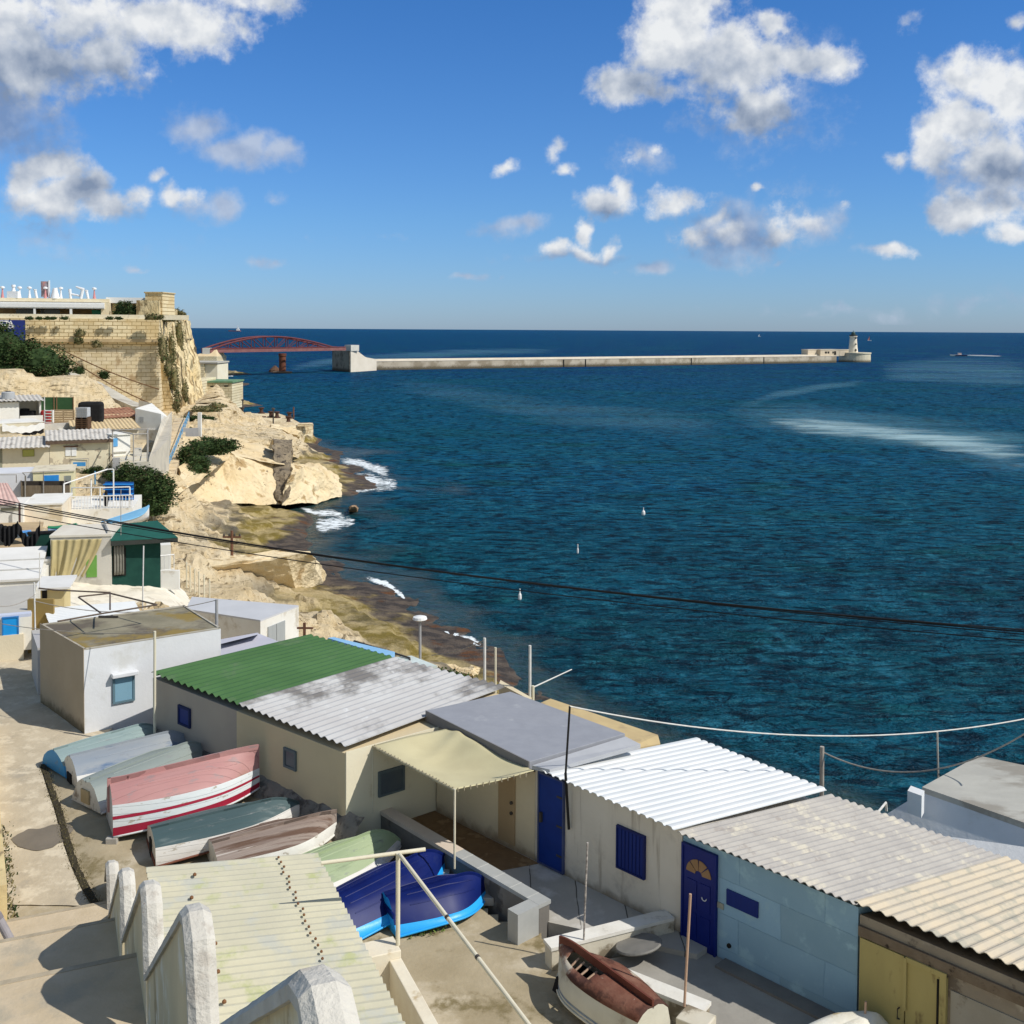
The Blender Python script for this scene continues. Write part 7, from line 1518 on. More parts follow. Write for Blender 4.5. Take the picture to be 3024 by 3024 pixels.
# C cream terrace with draped sheets
t, P0, d, ln, Q = hut('terrace', 'cream terrace wall draped with white sheets above the long cream hut', (-60,1306), (128,1296), 9.4, 1.9, 5, CREAMW, WHITEW, cat='terrace', over=.05, slab=.1)
win(t, P0, d, (49,1270,128,1292), BLACKC, 'opening', .04)
m = MB(); s0 = onpl(5,1268,P0,d)[0]; s1 = onpl(130,1264,P0,d)[0]
def shf(u, v): s = lerp(s0, s1, u); return Vector((P0.x+d.x*s+d.y*.25, P0.y+d.y*s-d.x*.25, 11.3-.75*v-.35*math.sin(math.pi*u)+.06*math.sin(u*30+v*4)))
grid_mesh(None, 40, 8, shf).build('sheet', mk('white_cloth', (.80,.80,.78), (.72,.72,.70), 2, .9, coord='Pos'), t, solid=.02)
t, P0, d, ln, Q = hut('wall', 'plain grey rendered wall with a small white box before the tank', (131,1284), (216,1280), 9.6, 1.25, .5, GREYW, None, cat='wall')
MB().ob(P0, d, onpl(171,1270,P0,d)[0], onpl(187,1270,P0,d)[0], -.8, -.02, 8.5, onpl(180,1266,P0,d)[1]).build('white_box', WHITEW, t)
# E brown roof hut
t, P0, d, ln, Q = hut('hut', 'small ochre stone hut with a rusty brown overhanging roof', (280,1266), (404,1258), 9.9, 1.6, 4, mk('ochre_stone', (.66,.52,.30), (.74,.64,.44), .9, .95, .5, c3=(.40,.30,.17), s3=1.5, p3=.58, coord='Pos'))
RUSTR = mk('rusty_roof', (.28,.12,.07), (.40,.22,.14), 1.2, .9, .5, c3=(.14,.06,.04), s3=1.6, p3=.58, stretch=(.4,2,2), coord='Pos')
z0 = onpl(340,1234,P0,d)[1]; corr(Q(-.5,-1.0,z0), Q(ln+.1,-1.0,z0+.1), Q(ln+.3,2.6,z0+1.0), Q(-.2,2.6,z0+.9), .5, .08, jag=.15).build('roof', RUSTR, t, solid=.06)
win(t, P0, d, (317,1250,334,1262), DARKI, 'window', .04); win(t, P0, d, (298,1250,316,1257), WHITEP, 'board', .05)
# G tall white house on the edge of the stair
zb = 8.9; a = G(400,1290,zb); b = G(476,1292,zb); c_ = G(506,1262,zb)
t = thing('house', 'tall plain white house stepping down beside the cliff stairs', 'house', a)
z1 = atY(430,1206,a.y).z; z2 = atY(466,1199,b.y+2).z
m = MB(); m.prism([(a.x,a.y,z1),(b.x,b.y,z2-.8),(c_.x,c_.y,z2-2.6),(c_.x-6,c_.y+5,z2-.4),(a.x-1,a.y+9,z1)], 5); m.build('wall', WHITEW, t)
d = Vector((b.x-a.x,b.y-a.y)).normalized(); MB().ob(a, d, .6, 1.1, -.03, .02, z1-1.6, z1-1.0).build('vent', mk('pale_vent', (.5,.5,.48)), t)
MB().ob(a, d, (b-a).length*.45, (b-a).length-.2, -.12, .0, z1-2.6, z1-2.45).build('ledge', WHITEW, t)
m = MB(); q_ = [G(476,1305,zb), G(508,1262,zb), G(440,1435,7.4), G(470,1380,7.4)]
m.prism([(q_[2].x,q_[2].y,9.9),(q_[3].x+1.0,q_[3].y,10.4),(q_[1].x,q_[1].y,11.0),(q_[0].x,q_[0].y,11.2)], 4); tag(m.build('retaining_wall', mk('white_grey_wall', (.60,.55,.45), (.52,.47,.38), .6, .95, .4, c3=(.46,.43,.36), s3=.6, p3=.58, coord='Pos')), 'long pale side wall running down beside the cliff stairs', 'wall')
# H tan roof
t, P0, d, ln, Q = hut('hut', 'low hut under a strip of tan tiled roof', (216,1296), (409,1288), 9.4, .7, 4, CREAMW)
corr(Q(-.2,-.4,10.25), Q(ln+.2,-.4,10.35), Q(ln,4.2,11.15), Q(0,4.2,11.05), .45, .10, jag=.1).build('roof', TANR, t, solid=.03)
# I long cream hut
t, P0, d, ln, Q = hut('hut', 'long cream hut with olive shutters under a grey sheet roof at the left edge', (-60,1402), (146,1394), 8.4, 2.35, 4.5, CREAMW)
corr(Q(-.3,-.95,10.80), Q(ln+.1,-.95,10.80), Q(ln+.1,2.2,11.55), Q(-.3,2.2,11.55), .42, .07).build('roof', SHEET, t, solid=.03)
win(t, P0, d, (68,1329,100,1346), mk('olive_shutter', (.42,.42,.12), (.38,.38,.10), 3, .7), 'shutter', .06, frame=mk('olive_frame', (.3,.3,.1)), fw=.05)
win(t, P0, d, (-10,1318,7,1382), mk('grey_green_door', (.28,.28,.20), (.24,.24,.18), 2, .8), 'door', .05)
t, P0, d, ln, Q = hut('hut', 'cream flaking hut with white shuttered window and dark roof edge', (147,1394), (331,1386), 8.4, 2.75, 4.5, mk('flaking_cream', (.74,.68,.50), (.68,.60,.43), .8, .95, .4, c3=(.44,.38,.28), s3=.9, p3=.60, w3=.02, coord='Pos'))
corr(Q(-.35,-.5,11.35), Q(ln+.1,-.5,11.35), Q(ln+.1,2.6,12.05), Q(-.35,2.6,12.05), .40, .07).build('roof', SHEET, t, solid=.03)
MB().ob(P0, d, -.35, ln+.1, -.5, -.42, 11.05, 11.34).build('fascia', mk('dark_fascia', (.10,.065,.045), (.14,.1,.07), 3, .9), t)
o, w = win(t, P0, d, (193,1321,209,1346), WHITEP, 'shutter', .07); o, w2 = win(t, P0, d, (211,1321,226,1346), WHITEP, 'shutter', .07)
MB().ob(P0, d, w[0]-.15, w2[1]+.15, -.14, 0, w[3]+.02, w[3]+.13).build('lintel', RUST, t)
# railings in front
def railing(name, label, pts, h, nb, mat=None, r=.03, rb=.018, cat='railing'):
    t = thing(name, label, cat, pts[0]); mat = mat or RAILW
    for a, b in zip(pts, pts[1:]):
        a = Vector(a); b = Vector(b); MB().tube(a+Vector((0,0,h)), b+Vector((0,0,h)), r, 6).build('top_rail', mat, t); MB().tube(a+Vector((0,0,h*.12)), b+Vector((0,0,h*.12)), rb, 6).build('bottom_rail', mat, t)
        n = max(1, int(nb*(b-a).length))
        for i in range(n+1): p = a.lerp(b, i/n); MB().tube(p, p+Vector((0,0,h)), rb, 5).build('baluster', mat, t)
    return t
GRAIL = mk('grey_rail', (.38,.36,.33), (.32,.3,.27), 3, .7)
railing('railing', 'thin grey railing before the long cream huts', [G(15,1391,8.5), G(100,1390,8.5), G(136,1386,8.5), G(200,1384,8.5)], 1.35, .25, GRAIL)
railing('railing', 'grey frame railing holding a blue board before the flaking cream hut', [G(208,1390,8.45), G(262,1388,8.45)], 1.1, .35, GRAIL)
P = G(216,1392,8.4); dd = Vector((1,.2)).normalized(); MB().ob(P, dd, 0, onpl(253,1388,P,dd)[0], -.02, .03, onpl(230,1377,P,dd)[1], onpl(230,1365,P,dd)[1]).build('board', mk('sky_blue_board', (.05,.27,.60), (.06,.30,.62), 2, .6)); tag([o for o in COL.objects if o.name.startswith('board') and not o.parent][0], 'bright blue board leaning on the railing below the white shuttered window', 'board')
c = G(153,1388,8.4); bush('plant', 'small spiky dark plant against the long cream hut', 'plant', c, [(0,0,.6,.3,.3,.8)], 140, .22, LEAFS, 91, None, False)
railing('stair_rail', 'brown sloping stair rail at the right end of the flaking hut', [G(315,1392,8.2), G(331,1372,8.9)], 1.0, .9, WOOD)
# J small white hut with light blue window and framework terrace
t, P0, d, ln, Q = hut('hut', 'small white hut with a light blue shutter above the grey terrace wall', (331,1349), (385,1345), 9.6, 2.05, 2.5, WHITEW, WHITEW, over=.15)
win(t, P0, d, (333,1295,347,1318), mk('light_blue_shutter', (.10,.33,.62), (.12,.36,.64), 2, .6), 'shutter', .06)
MB().ob(P0, d, .1, ln-.4, -.16, 0, 10.0, 10.08).build('ledge', GREYW, t)
zt_ = 9.55; t, P1, d1_, l1_, Q1 = hut('terrace', 'patched grey and ochre terrace wall under a pipe framework', (331,1436), (442,1432), 7.5, 2.15, 8, mk('patched_wall', (.56,.53,.46), (.66,.60,.46), .7, .95, .5, c3=(.70,.60,.38), s3=.6, p3=.56, w3=.06, coord='Pos'), None, cat='terrace')
win(t, P1, d1_, (333,1352,354,1383), mk('grey_door', (.42,.41,.40), (.36,.35,.34), 2), 'door', .04)
m = MB()
for i in range(6): z = 9.62+.13*i; m.ob(P1, d1_, onpl(392,1400,P1,d1_)[0], onpl(415,1400,P1,d1_)[0], 4.2+.28*i, 5.2+.28*i, 9.3, z)
m.build('steps', GREYW, t)
m = MB(); zt0 = 9.6; zt1 = 12.2
fr = [Q1(l1_-.2,.3,0), Q1(l1_-1.4,.2,0), Q1(l1_-.2,5,0), Q1(l1_-3.4,5,0)]
for p in fr: m.tube((p.x,p.y,zt0),(p.x,p.y,zt1),.06,6)
for a, b in ((0,1),(0,2),(2,3),(1,3)): m.tube((fr[a].x,fr[a].y,zt1),(fr[b].x,fr[b].y,zt1),.06,6)
m.tube((fr[0].x,fr[0].y,zt0+.9),(fr[2].x,fr[2].y,zt0+.9),.04,6); m.build('pipe_frame', GRAIL, t)
railing('railing', 'thin white rail above the patched terrace wall', [Q1(.2,.1,9.65), Q1(l1_-.3,.1,9.65)], .0001+.55, .0001, RAILW) if False else None
# cliff stairs
SPTS = [((536,1240),8.6),((520,1290),8.1),((508,1340),7.5),((492,1385),6.9),((474,1425),6.3),((462,1445),5.9)]
t = thing('stairway', 'rough stone stairway climbing the cliff edge beside the village', 'stairs', G(462,1445,5.9)); SM = mk('rough_step', (.68,.56,.38), (.58,.47,.31), 1, .95, .6, coord='Pos', c3=(.34,.26,.17), s3=1, p3=.6)
m = MB(); P_ = [G(x, y, z) for (x, y), z in SPTS]
nn = 9
for a, b in zip(P_, P_[1:]):
    for i in range(nn):
        p = a.lerp(b, i/nn); q = a.lerp(b, (i+1)/nn); d = Vector((q.x-p.x, q.y-p.y)); l = d.length; d /= l; m.ob(p, d, 0, l*1.3, -.9, 1.1, p.z-2.2, p.z+.25+.05*random.random())
m.build('steps', SM, t)
P2_ = [G(478,1440,5.8), G(500,1470,5.3), G(498,1510,4.6), G(488,1535,4.2)]; m = MB()
for a, b in zip(P2_, P2_[1:]):
    for i in range(7):
        p = a.lerp(b, i/7); q = a.lerp(b, (i+1)/7); d = Vector((q.x-p.x, q.y-p.y)); l = d.length; d /= l; m.ob(p, d, 0, l*1.3, -.8, .8, p.z-2, p.z+.25)
m.build('lower_steps', SM, t)
BR = mk('blue_rail', (.10,.28,.48), (.16,.36,.55), 3, .7); m = MB(); RP_ = [G(x, y, z) for x, y, z in ((558,1238,8.8),(548,1262,8.6),(533,1300,8.0),(515,1345,7.4),(500,1380,6.9),(486,1420,6.2))]
m.path([p+Vector((0,0,1.0)) for p in RP_], .06, 5); m.path([p+Vector((0,0,.5)) for p in RP_], .05, 5)
for a, b in zip(RP_, RP_[1:]):
    for i in range(3): p = a.lerp(b, i/3); m.tube(p-Vector((0,0,.3)), p+Vector((0,0,1.1)), .06, 5)
tag(m.build('handrail', BR), 'blue painted handrail following the cliff stairway', 'railing')
t, P0, d, ln, Q = hut('wall', 'short grey wall section at the head of the cliff stairs', (537,1283), (586,1281), 8.2, .75, .5, mk('wall_grey', (.34,.34,.34), (.3,.3,.3), 2), None, cat='wall')  # even grey for the short wall
p = G(590,1283,8.0); m = MB(); m.box(p.x-.22,p.x+.22,p.y-.2,p.y+.2,p.z-.5,p.z+2.9); tag(m.build('post', WHITEW), 'square white post beside the short grey wall on the cliff', 'post')
# bushes
c = G(400,1512,5.6); bush('bush', 'big rounded dark green bush between the stairs and the white pergola', 'bush', c, [(-1.2,2.5,2.6,2.2,2,1.4),(1.6,.4,1.6,1.9,1.6,1.9),(.3,1.2,1.9,2.2,1.8,1.6),(-2.6,4,3.0,1.6,1.5,.9),(2.0,-.6,.6,1.2,1.2,1.1)], 15000, .13, LEAFS, 101)
c = G(268,1400,8.0); bush('bush', 'low dark bush left of the two blue posts', 'bush', c, [(0,0,.3,1.3,.8,.55)], 1400, .14, LEAFS, 102, None, False)
c = G(540,1400,6.2); bush('bush', 'dark green creeper spilling over the cliff beside the blue handrail', 'bush', c, [(1.0,6,2.2,2.6,2,1.2),(2.6,7.5,2.2,1.6,1.4,.9),(.2,3.5,1.0,1.9,1.6,1.5),(.0,.5,-.3,1.5,1.2,1.1),(1.2,1.5,.2,1.2,1,1.2)], 10000, .14, LEAFS, 103, None, False)
for i, (x, y, z, l, n) in enumerate(((600,1212,9.6,'grey green scrub on the rocks below the blockhouse',1500),(585,1238,8.6,'green scrub patch above the cliff stairs',1600),(640,1200,9.6,'small scrub patch before the blockhouse wall',600),(560,1278,7.6,'green tuft below the short grey wall',500),(740,1365,5.0,'single round shrub on the big cliff face',350),(515,1420,5.6,'green tuft at the lower cliff stairs',700))):
    c = G(x, y, z); r = 2.0 if n > 1000 else .7 if n < 600 else 1.2; bush('scrub', l, 'shrub', c, [(0,0,.1,r,1.0,.5 if n > 500 else .6),(r*.7,.4,0,r*.6,.8,.35)], n, .13, LEAFD if i in (0,2) else LEAFS, 110+i, None, False)
# K terrace with reed screen
t, P0, d, ln, Q = hut('terrace', 'pale grey terrace wall with a bright blue shutter behind the reed screen', (-60,1462), (100,1456), 8.0, 1.75, 4, mk('blue_white_wall', (.66,.67,.70), (.60,.61,.64), .7, .9, .3, coord='Pos'), None, cat='terrace')
t, P0, d, ln, Q = hut('hut', 'pale yellow hut with bright blue shutter and rough parapet', (98,1457), (218,1452), 8.0, 1.75, 4, YELW, CREAMW, over=.1)
win(t, P0, d, (130,1404,174,1424), BLUEP, 'shutter', .06); win(t, P0, d, (193,1405,210,1430), mk('grey_window', (.25,.27,.24), (.2,.22,.2), 2), 'window', .04)
REED = mk('reed_screen', (.17,.13,.085), (.25,.20,.14), 3, .95, .5, stretch=(6,6,.3), coord='Pos'); P = G(52,1478,7.6); dd = Vector((1,.06)).normalized(); S_ = lambda px: onpl(px,1470,P,dd)[0]; Z_ = lambda py: onpl(120,py,P,dd)[1]
t = thing('screen', 'brown reed screen fence with dark cloth on top and green base', 'screen', P)
MB().ob(P, dd, S_(66), S_(206), 0, .06, Z_(1470), Z_(1434)).build('reed_panel', REED, t); MB().ob(P, dd, S_(62), S_(204), .1, .16, Z_(1436), Z_(1421)).build('cloth', mk('dark_cloth', (.04,.032,.028), (.06,.05,.04), 3, .9), t)
MB().ob(P, dd, S_(68), S_(200), -.03, .0, Z_(1475), Z_(1468)).build('base_board', DGREEN, t)
m = MB(); a_ = Vector((P.x+dd.x*S_(66), P.y+dd.y*S_(66))); m.ob(a_, Vector((-.45,.9)).normalized(), 0, 3.2, 0, .06, Z_(1470), Z_(1424)); m.build('side_panel', REED, t)
for px in (74,128,190): MB().ob(P, dd, S_(px), S_(px)+.07, -.08, -.01, Z_(1472), Z_(1405)).build('post', GRAIL, t)
# pipe frames over terraces
m = MB(); zf_ = 10.6
a, b, c_, e_ = G(10,1402,zf_), G(50,1402,zf_), G(212,1394,zf_), G(128,1396,zf_)
m.path([G(0,1402,10.2), G(48,1402,10.2), G(48,1425,9.2)], .035, 5); m.path([G(66,1396,zf_), G(128,1392,zf_), G(205,1388,zf_)], .035, 5); m.path([G(66,1396,zf_), G(76,1405,zf_-.3), G(76,1430,9.0)], .035, 5); m.path([G(128,1392,zf_), G(128,1425,9.2)], .035, 5)
tag(m.build('scaffold', GRAIL), 'thin grey pipe frames standing over the upper terraces', 'frame')
# two blue posts and rope
for px, l in ((281,'left of two blue painted posts above the white pergola'), (331,'right of two blue painted posts in front of the big bush')):
    p = G(px, 1440, 7.4); m = MB(); m.tube(p-Vector((0,0,.5)), p+Vector((0,0,1.5)), .075, 7); tag(m.build('post', BR), l, 'post')
# L white pergola, balustrade, blue shelves
t, P0, d, ln, Q = hut('terrace', 'white terrace block carrying the balustrade and pergola', (182,1552), (392,1545), 6.3, 1.2, 7, WHITEW, WHITEW, cat='terrace', over=.0, slab=.05)
m = MB(); zt_ = 7.55
def ps(px, k, z): s = onpl(px,1520,P0,d)[0]; return Q(s, k, z)
zp1 = onpl(190,1430,P0,d)[1]; zp2 = onpl(380,1439,P0,d)[1]; zp3 = onpl(318,1424,P0,d)[1]
pg = thing('pergola', 'bare white tubular pergola above the white balustrade', 'pergola', ps(190,.2,zt_))
for px, k, zz in ((188,.2,zp1),(383,.2,zp2),(295,.2,zp2),(203,1.5,zp1-.5),(319,3.5,zp3+.6),(253,3.0,zp1)): m = MB(); m.tube(ps(px,k,zt_), ps(px,k,zz), .06, 7); m.build('post', RAILW, pg)
m = MB(); m.path([ps(188,.2,zp1), ps(300,3.5,zp3+.6), ps(319,3.5,zp3+.6)], .055, 6); m.build('beam', RAILW, pg); m = MB(); m.path([ps(203,1.5,zp1-.5), ps(295,.2,zp2), ps(383,.2,zp2)], .055, 6); m.build('beam', RAILW, pg)
railing('balustrade', 'white balustrade with close balusters below the pergola', [Q(.05,.1,zt_), Q(ln-.05,.1,zt_)], 1.0, 4.2, RAILW, .045, .028)
p = ps(322,4.2,zt_); sh = thing('shelves', 'blue painted shelving behind the white pergola', 'shelves', p)
for i in range(4): MB().box(p.x-1.0,p.x+1.4,p.y-.2,p.y+.3,p.z+.1+.4*i,p.z+.16+.4*i).build('shelf', BLUEP, sh)
MB().box(p.x-1.0,p.x+1.4,p.y+.3,p.y+.34,p.z,p.z+1.5).build('back', mk('blue_back', (.02,.10,.28), (.03,.13,.34), 2), sh)
p = ps(309,.9,zt_+.0); m = MB(); m.lathe(p, [(.12,0),(.2,.5),(.24,.85),(.12,1.0),(.13,1.2),(.05,1.32)], 10); tag(m.build('dark_statue', BLACKC), 'small dark upright object standing behind the balustrade corner', 'object')
# M pink roof hut
t, P0, d, ln, Q = hut('hut', 'white hut under a pink striped roof at the left edge', (-60,1546), (68,1541), 7.6, 1.25, 4, WHITEW)
corr(Q(-.3,-.4,9.0), Q(ln-.1,-.4,9.0), Q(ln-1.6,3.6,10.0), Q(-.3,3.6,10.0), .35, .05).build('roof', PINKR, t, solid=.03)
m = MB(); p = Q(ln-.15,-.5,0); m.tube((p.x,p.y,7.4),(p.x,p.y,9.0),.08,7); m.build('post', mk('dark_post', (.07,.04,.035), (.1,.06,.05), 3), t)
win(t, P0, d, (3,1500,62,1506), mk('grey_green_door', (.28,.28,.20)), 'band', .05)
t, P0, d, ln, Q = hut('hut', 'cream and pinkish low hut right of the pink striped roof', (71,1552), (182,1548), 7.2, 1.5, 5, mk('pinkish_cream', (.74,.62,.48), (.76,.70,.56), .6, .95, .3, coord='Pos', c3=(.60,.50,.34), s3=.7, p3=.6), WHITEW, over=.1)
# O black cloth, boats
a = atY(-10,1542,63.5); b = atY(58,1543,63.5); c_ = atY(118,1537,63.5); m = MB()
def bc(u, v):
    x = lerp(a.x, c_.x, u); sag = .95*abs(math.sin(math.pi*(u*2)))**.8*(1 if u > .5 else .35); w = .75+.45*(math.sin(math.pi*min(1,u*1.6+.1))**2)*(1 if u < .5 else .8)
    return Vector((x, lerp(a.y, c_.y, u)+.08*math.sin(u*60), a.z+.1-sag-v*w+.03*math.sin(u*70+v*3)))
o = grid_mesh(None, 70, 8, bc).build('black_cloth', BLACKC, solid=.02); tag(o, 'black cloth sagging in two loops from a line at the left edge', 'cloth')
CBLUE = mk('canoe_blue', (.02,.22,.58), (.55,.62,.68), 1.2, .5, coord='Pos'); CGREEN = mk('canoe_green', (.02,.20,.09), (.03,.25,.11), 2, .5); LBLUE = mk('light_blue_gunwale', (.18,.42,.62), (.22,.46,.66), 2, .5)
def rbhull(label, A, B, W_, H_, side, top, lift=.0, bowup=.5, group='small boats stored among the huts'):
    """right way up boat with a covered top"""
    c = (A+B)/2; v = B-A; L = v.length; yaw = math.atan2(v.y, v.x); t = thing('rowing_boat', label, 'boat', c, yaw, group); n = 18; vs = []; tp_ = []
    for i in range(n+1):
        u = i/n; w = W_/2*(.55+.45*math.sin(min(1,u/.45)*math.pi/2)) if u < .45 else W_/2*max(.03, 1-((u-.45)/.55)**2); z = H_*(1+bowup*u**3); x = (u-.5)*L
        vs += [(x,-w,z),(x,-w*.75,z*.45),(x,0,.02*H_+.3*H_*u**4),(x,w*.75,z*.45),(x,w,z)]; tp_.append((x,w,z))
    fs = [(5*i+j,5*i+5+j,5*i+6+j,5*i+1+j) for i in range(n) for j in range(4)]+[(0,1,2,3,4)]
    MB().add(vs, fs).build('hull', side, t, smooth=True, local=True)
    vs = []
    for x, w, z in tp_: vs += [(x,-w*1.03,z+.01),(x,0,z+.10),(x,w*1.03,z+.01)]
    MB().add(vs, [(3*i+j,3*i+3+j,3*i+4+j,3*i+1+j) for i in range(n) for j in range(2)]).build('cover', top, t, smooth=True, local=True)
    m = MB()
    for sg in (1,-1): tubepath([Vector((x,sg*w*1.03,z)) for x, w, z in tp_], .035, 5).build('gunwale', top, t, local=True)
    return t
rbhull('green topped blue canoe lying behind the khaki curtained hut', atY(224,1572,68), atY(142,1576,66), .9, .35, CBLUE, CGREEN)
rbhull('blue and white camouflaged boat above the tan plank roof', atY(-25,1592,66), atY(92,1590,66), 1.1, .38, CBLUE, CBLUE, bowup=.2)
rbhull('light blue and white boat with raised bow beyond the green awning', atY(312,1562,73), atY(440,1548,77), 1.5, .62, WHITEP, LBLUE, bowup=.8)
# P plank roof
t, P0, d, ln, Q = hut('hut', 'low hut with a wide tan plank roof at the left edge', (-60,1690), (98,1684), 7.4, .9, 5, mk('rubble_wall', (.50,.38,.22), (.62,.50,.32), 1, .95, .7, coord='Pos'))
m = MB(); z0 = 8.4; vs = [Q(-1,-.3,z0), Q(ln+.1,-.3,z0), Q(ln-.6,6,z0+.9), Q(-1,6,z0+.9)]; m.hexa([v-Vector((0,0,.12)) for v in vs]+vs); m.build('roof', PLANK, t)
t, P0, d, ln, Q = hut('screen', 'black and dark green netting wall below the sagging cloth', (84,1665), (160,1660), 7.9, 1.75, .3, DGREEN, BLACKC, cat='netting', over=.05)
t, P0, d, ln, Q = hut('rack', 'white stepped rack before the dark netting', (100,1705), (150,1703), 7.7, .9, .7, WHITEW, WHITEP, cat='rack', over=.05)
win(t, P0, d, (104,1692,128,1700), mk('navy_stripe', (.05,.07,.2)), 'panel', .04)
# Q khaki curtain hut
t, P0, d, ln, Q = hut('hut', 'square hut with a khaki curtain and a grey corner pillar', (150,1708), (329,1702), 7.6, 2.35, 3.4, mk('pillar_grey', (.60,.57,.50), (.54,.51,.45), .8, .95, .4, c3=(.46,.43,.37), s3=.8, p3=.58, coord='Pos'), mk('lime_roof_pale', (.70,.66,.57), (.62,.57,.48), .8, .95, .4, coord='Pos'), over=.05, slab=.12)
s0, s1 = onpl(152,1650,P0,d)[0], onpl(302,1650,P0,d)[0]; zT, zB = onpl(220,1592,P0,d)[1], onpl(220,1706,P0,d)[1]
MB().ob(P0, d, onpl(255,1650,P0,d)[0], onpl(286,1650,P0,d)[0], -.03, .0, zB, onpl(260,1640,P0,d)[1]).build('green_door', mk('grass_green', (.14,.32,.06), (.16,.35,.08), 2), t)
def cf(u, v):
    s = lerp(s0, lerp(s1, s0+(s1-s0)*.62, v**1.3), u); k = .12+.10*math.sin(u*17+v*2)*(.3+v)+.05*math.sin(u*41); return Vector((P0.x+d.x*s+d.y*k, P0.y+d.y*s-d.x*k, lerp(zT, zB, v)+.10*math.sin(u*9)*v))
grid_mesh(None, 60, 24, cf).build('curtain', CAN, t, smooth=True, solid=.02)
a = Q(ln*.78,.2,10.15); b = Q(ln*.60,3.4,10.2); m = MB(); dd3 = (b-a).normalized(); m.tube(Q(ln-.15,.2,10.12), Q(ln*.72,3.2,10.2), .10, 6); m.build('beam', GREYW, t)
# R green awning hut
t, P0, d, ln, Q = hut('hut', 'dark green netted hut with a green canvas awning', (331,1700), (474,1688), 7.6, 2.0, 3.2, DGREEN)
z0 = 9.75; A_ = [Q(-.1,-.5,z0), Q(ln+.9,-.7,z0-.05), Q(ln+.2,3.2,z0+.35), Q(-.1,3.2,z0+.25)]; 
m = MB(); m.hexa([v-Vector((0,0,.05)) for v in A_]+A_); m.build('awning', mk('green_canvas', (.012,.085,.065), (.018,.11,.085), 1, .85, .3, coord='Pos'), t)
m = MB(); a, b = A_[0], A_[1]; m.hexa([a-Vector((0,0,.32)), b-Vector((0,0,.28)), b+Vector((0,.04,-.28)), a+Vector((0,.04,-.32)), a-Vector((0,0,.04)), b-Vector((0,0,.04)), b+Vector((0,.04,-.04)), a+Vector((0,.04,-.04))]); m.build('valance', mk('dark_valance', (.03,.035,.03), (.045,.05,.045), 2), t)
win(t, P0, d, (333,1620,372,1699), DARKI, 'opening', .05); 
def cu(u, v): s = lerp(onpl(336,1660,P0,d)[0], onpl(366,1660,P0,d)[0], u); k = .12+.05*math.sin(u*22); return Vector((P0.x+d.x*s+d.y*k, P0.y+d.y*s-d.x*k, lerp(9.45, 7.65, v)))
grid_mesh(None, 24, 6, cu).build('curtain', mk('grey_curtain', (.20,.19,.16), (.26,.25,.21), 2, .9), t, smooth=True, solid=.02)
railing('railing', 'short white railing right of the green netted hut', [G(472,1690,7.3), G(514,1686,7.2)], 1.0, 3, RAILW, .04, .025)
t, P0, d, ln, Q = hut('steps', 'small white stepped block beside the short white railing', (475,1672), (505,1670), 7.2, 1.3, 1.2, WHITEW, None, cat='block')
# stakes
for i, (x, y, h) in enumerate(((551,1700,.9),(562,1712,.9),(575,1722,.9),(588,1735,1.0),(603,1752,1.1),(619,1770,1.2),(404,1692,.85))):
    p = G(x, y, 5.8 if x > 500 else 7.5); m = MB(); m.tube(p-Vector((0,0,.8)), p+Vector((0,0,h)), .05, 6); o = m.build('stake', RAILW if x < 500 else POLEC); 
    tag(o, 'slim white stake before the green netted hut' if x < 500 else 'one of six cream stakes in a slanting line at the rock edge', 'stake', None if x < 500 else 'cream stakes along the rock edge')
# S lime terrace slab
LIME = mk('lime_terrace', (.76,.71,.60), (.68,.62,.50), .5, .95, .6, 4, c3=(.54,.48,.38), s3=.9, p3=.60, w3=.06, stretch=(1,1.5,1), coord='Pos')
def ls(u, v):
    p = bil(G(95,1840,7.3), G(640,1845,5.2), G(545,1690,6.9), G(140,1706,7.55), u, v); e = min(u*12, (1-u)*5, 1); p.z += .10*fbm(p, .6, 3)+.04*fbm(p, 2, 5)-(.0 if e > .99 else (1-e)*1.2); return p
o = grid_mesh(None, 90, 60, ls).build('lime_terrace', LIME, smooth=True); o['kind'] = 'structure'
P = G(370,1698,7.4); dd = Vector((1,.12)).normalized(); m = MB(); m.ob(P, dd, 0, onpl(530,1686,P,dd)[0], -.15, .15, 6.5, 7.62); tag(m.build('kerb_wall', WHITEW), 'low white kerb wall in front of the green netted hut', 'wall')
# T left white roofs and arch hut
t, P0, d, ln, Q = hut('hut', 'wide low hut with ridged white roof at the left edge', (-60,1762), (118,1752), 7.6, .8, 4.5, WHITEW)
m = MB(); vs = [Q(-1,-.1,8.45), Q(ln,-.1,8.45), Q(ln-.2,4.6,9.3), Q(-1,4.6,9.3)]; m.hexa([v-Vector((0,0,.12)) for v in vs]+vs); m.build('roof', mk('white_roof', (.74,.73,.70), (.66,.65,.62), .7, .9, .3, coord='Pos'), t)
for k in (1.2, 2.6): m = MB(); a, b = Q(-1,k,8.48+.18*k), Q(ln-.1,k,8.48+.18*k); m.tube(a, b, .06, 6); m.build('ridge', mk('roof_ridge', (.5,.49,.46)), t)
t, P0, d, ln, Q = hut('canopy', 'pale flat sheet canopy over an ochre doorway', (120,1830), (190,1826), 7.3, 1.55, 2.2, mk('ochre_yellow', (.66,.54,.28), (.56,.46,.24), 1, .9, coord='Pos'), mk('white_roof', (.74,.73,.70)), cat='canopy', over=.3, slab=.10)
win(t, P0, d, (124,1742,140,1826), DARKI, 'doorway', .03)
zb = 11.3; Pw = G(93,1945,zb)
dW = Vector((.93,.36)).normalized(); Pw0 = Vector((Pw.x-dW.x*6, Pw.y-dW.y*6, zb))
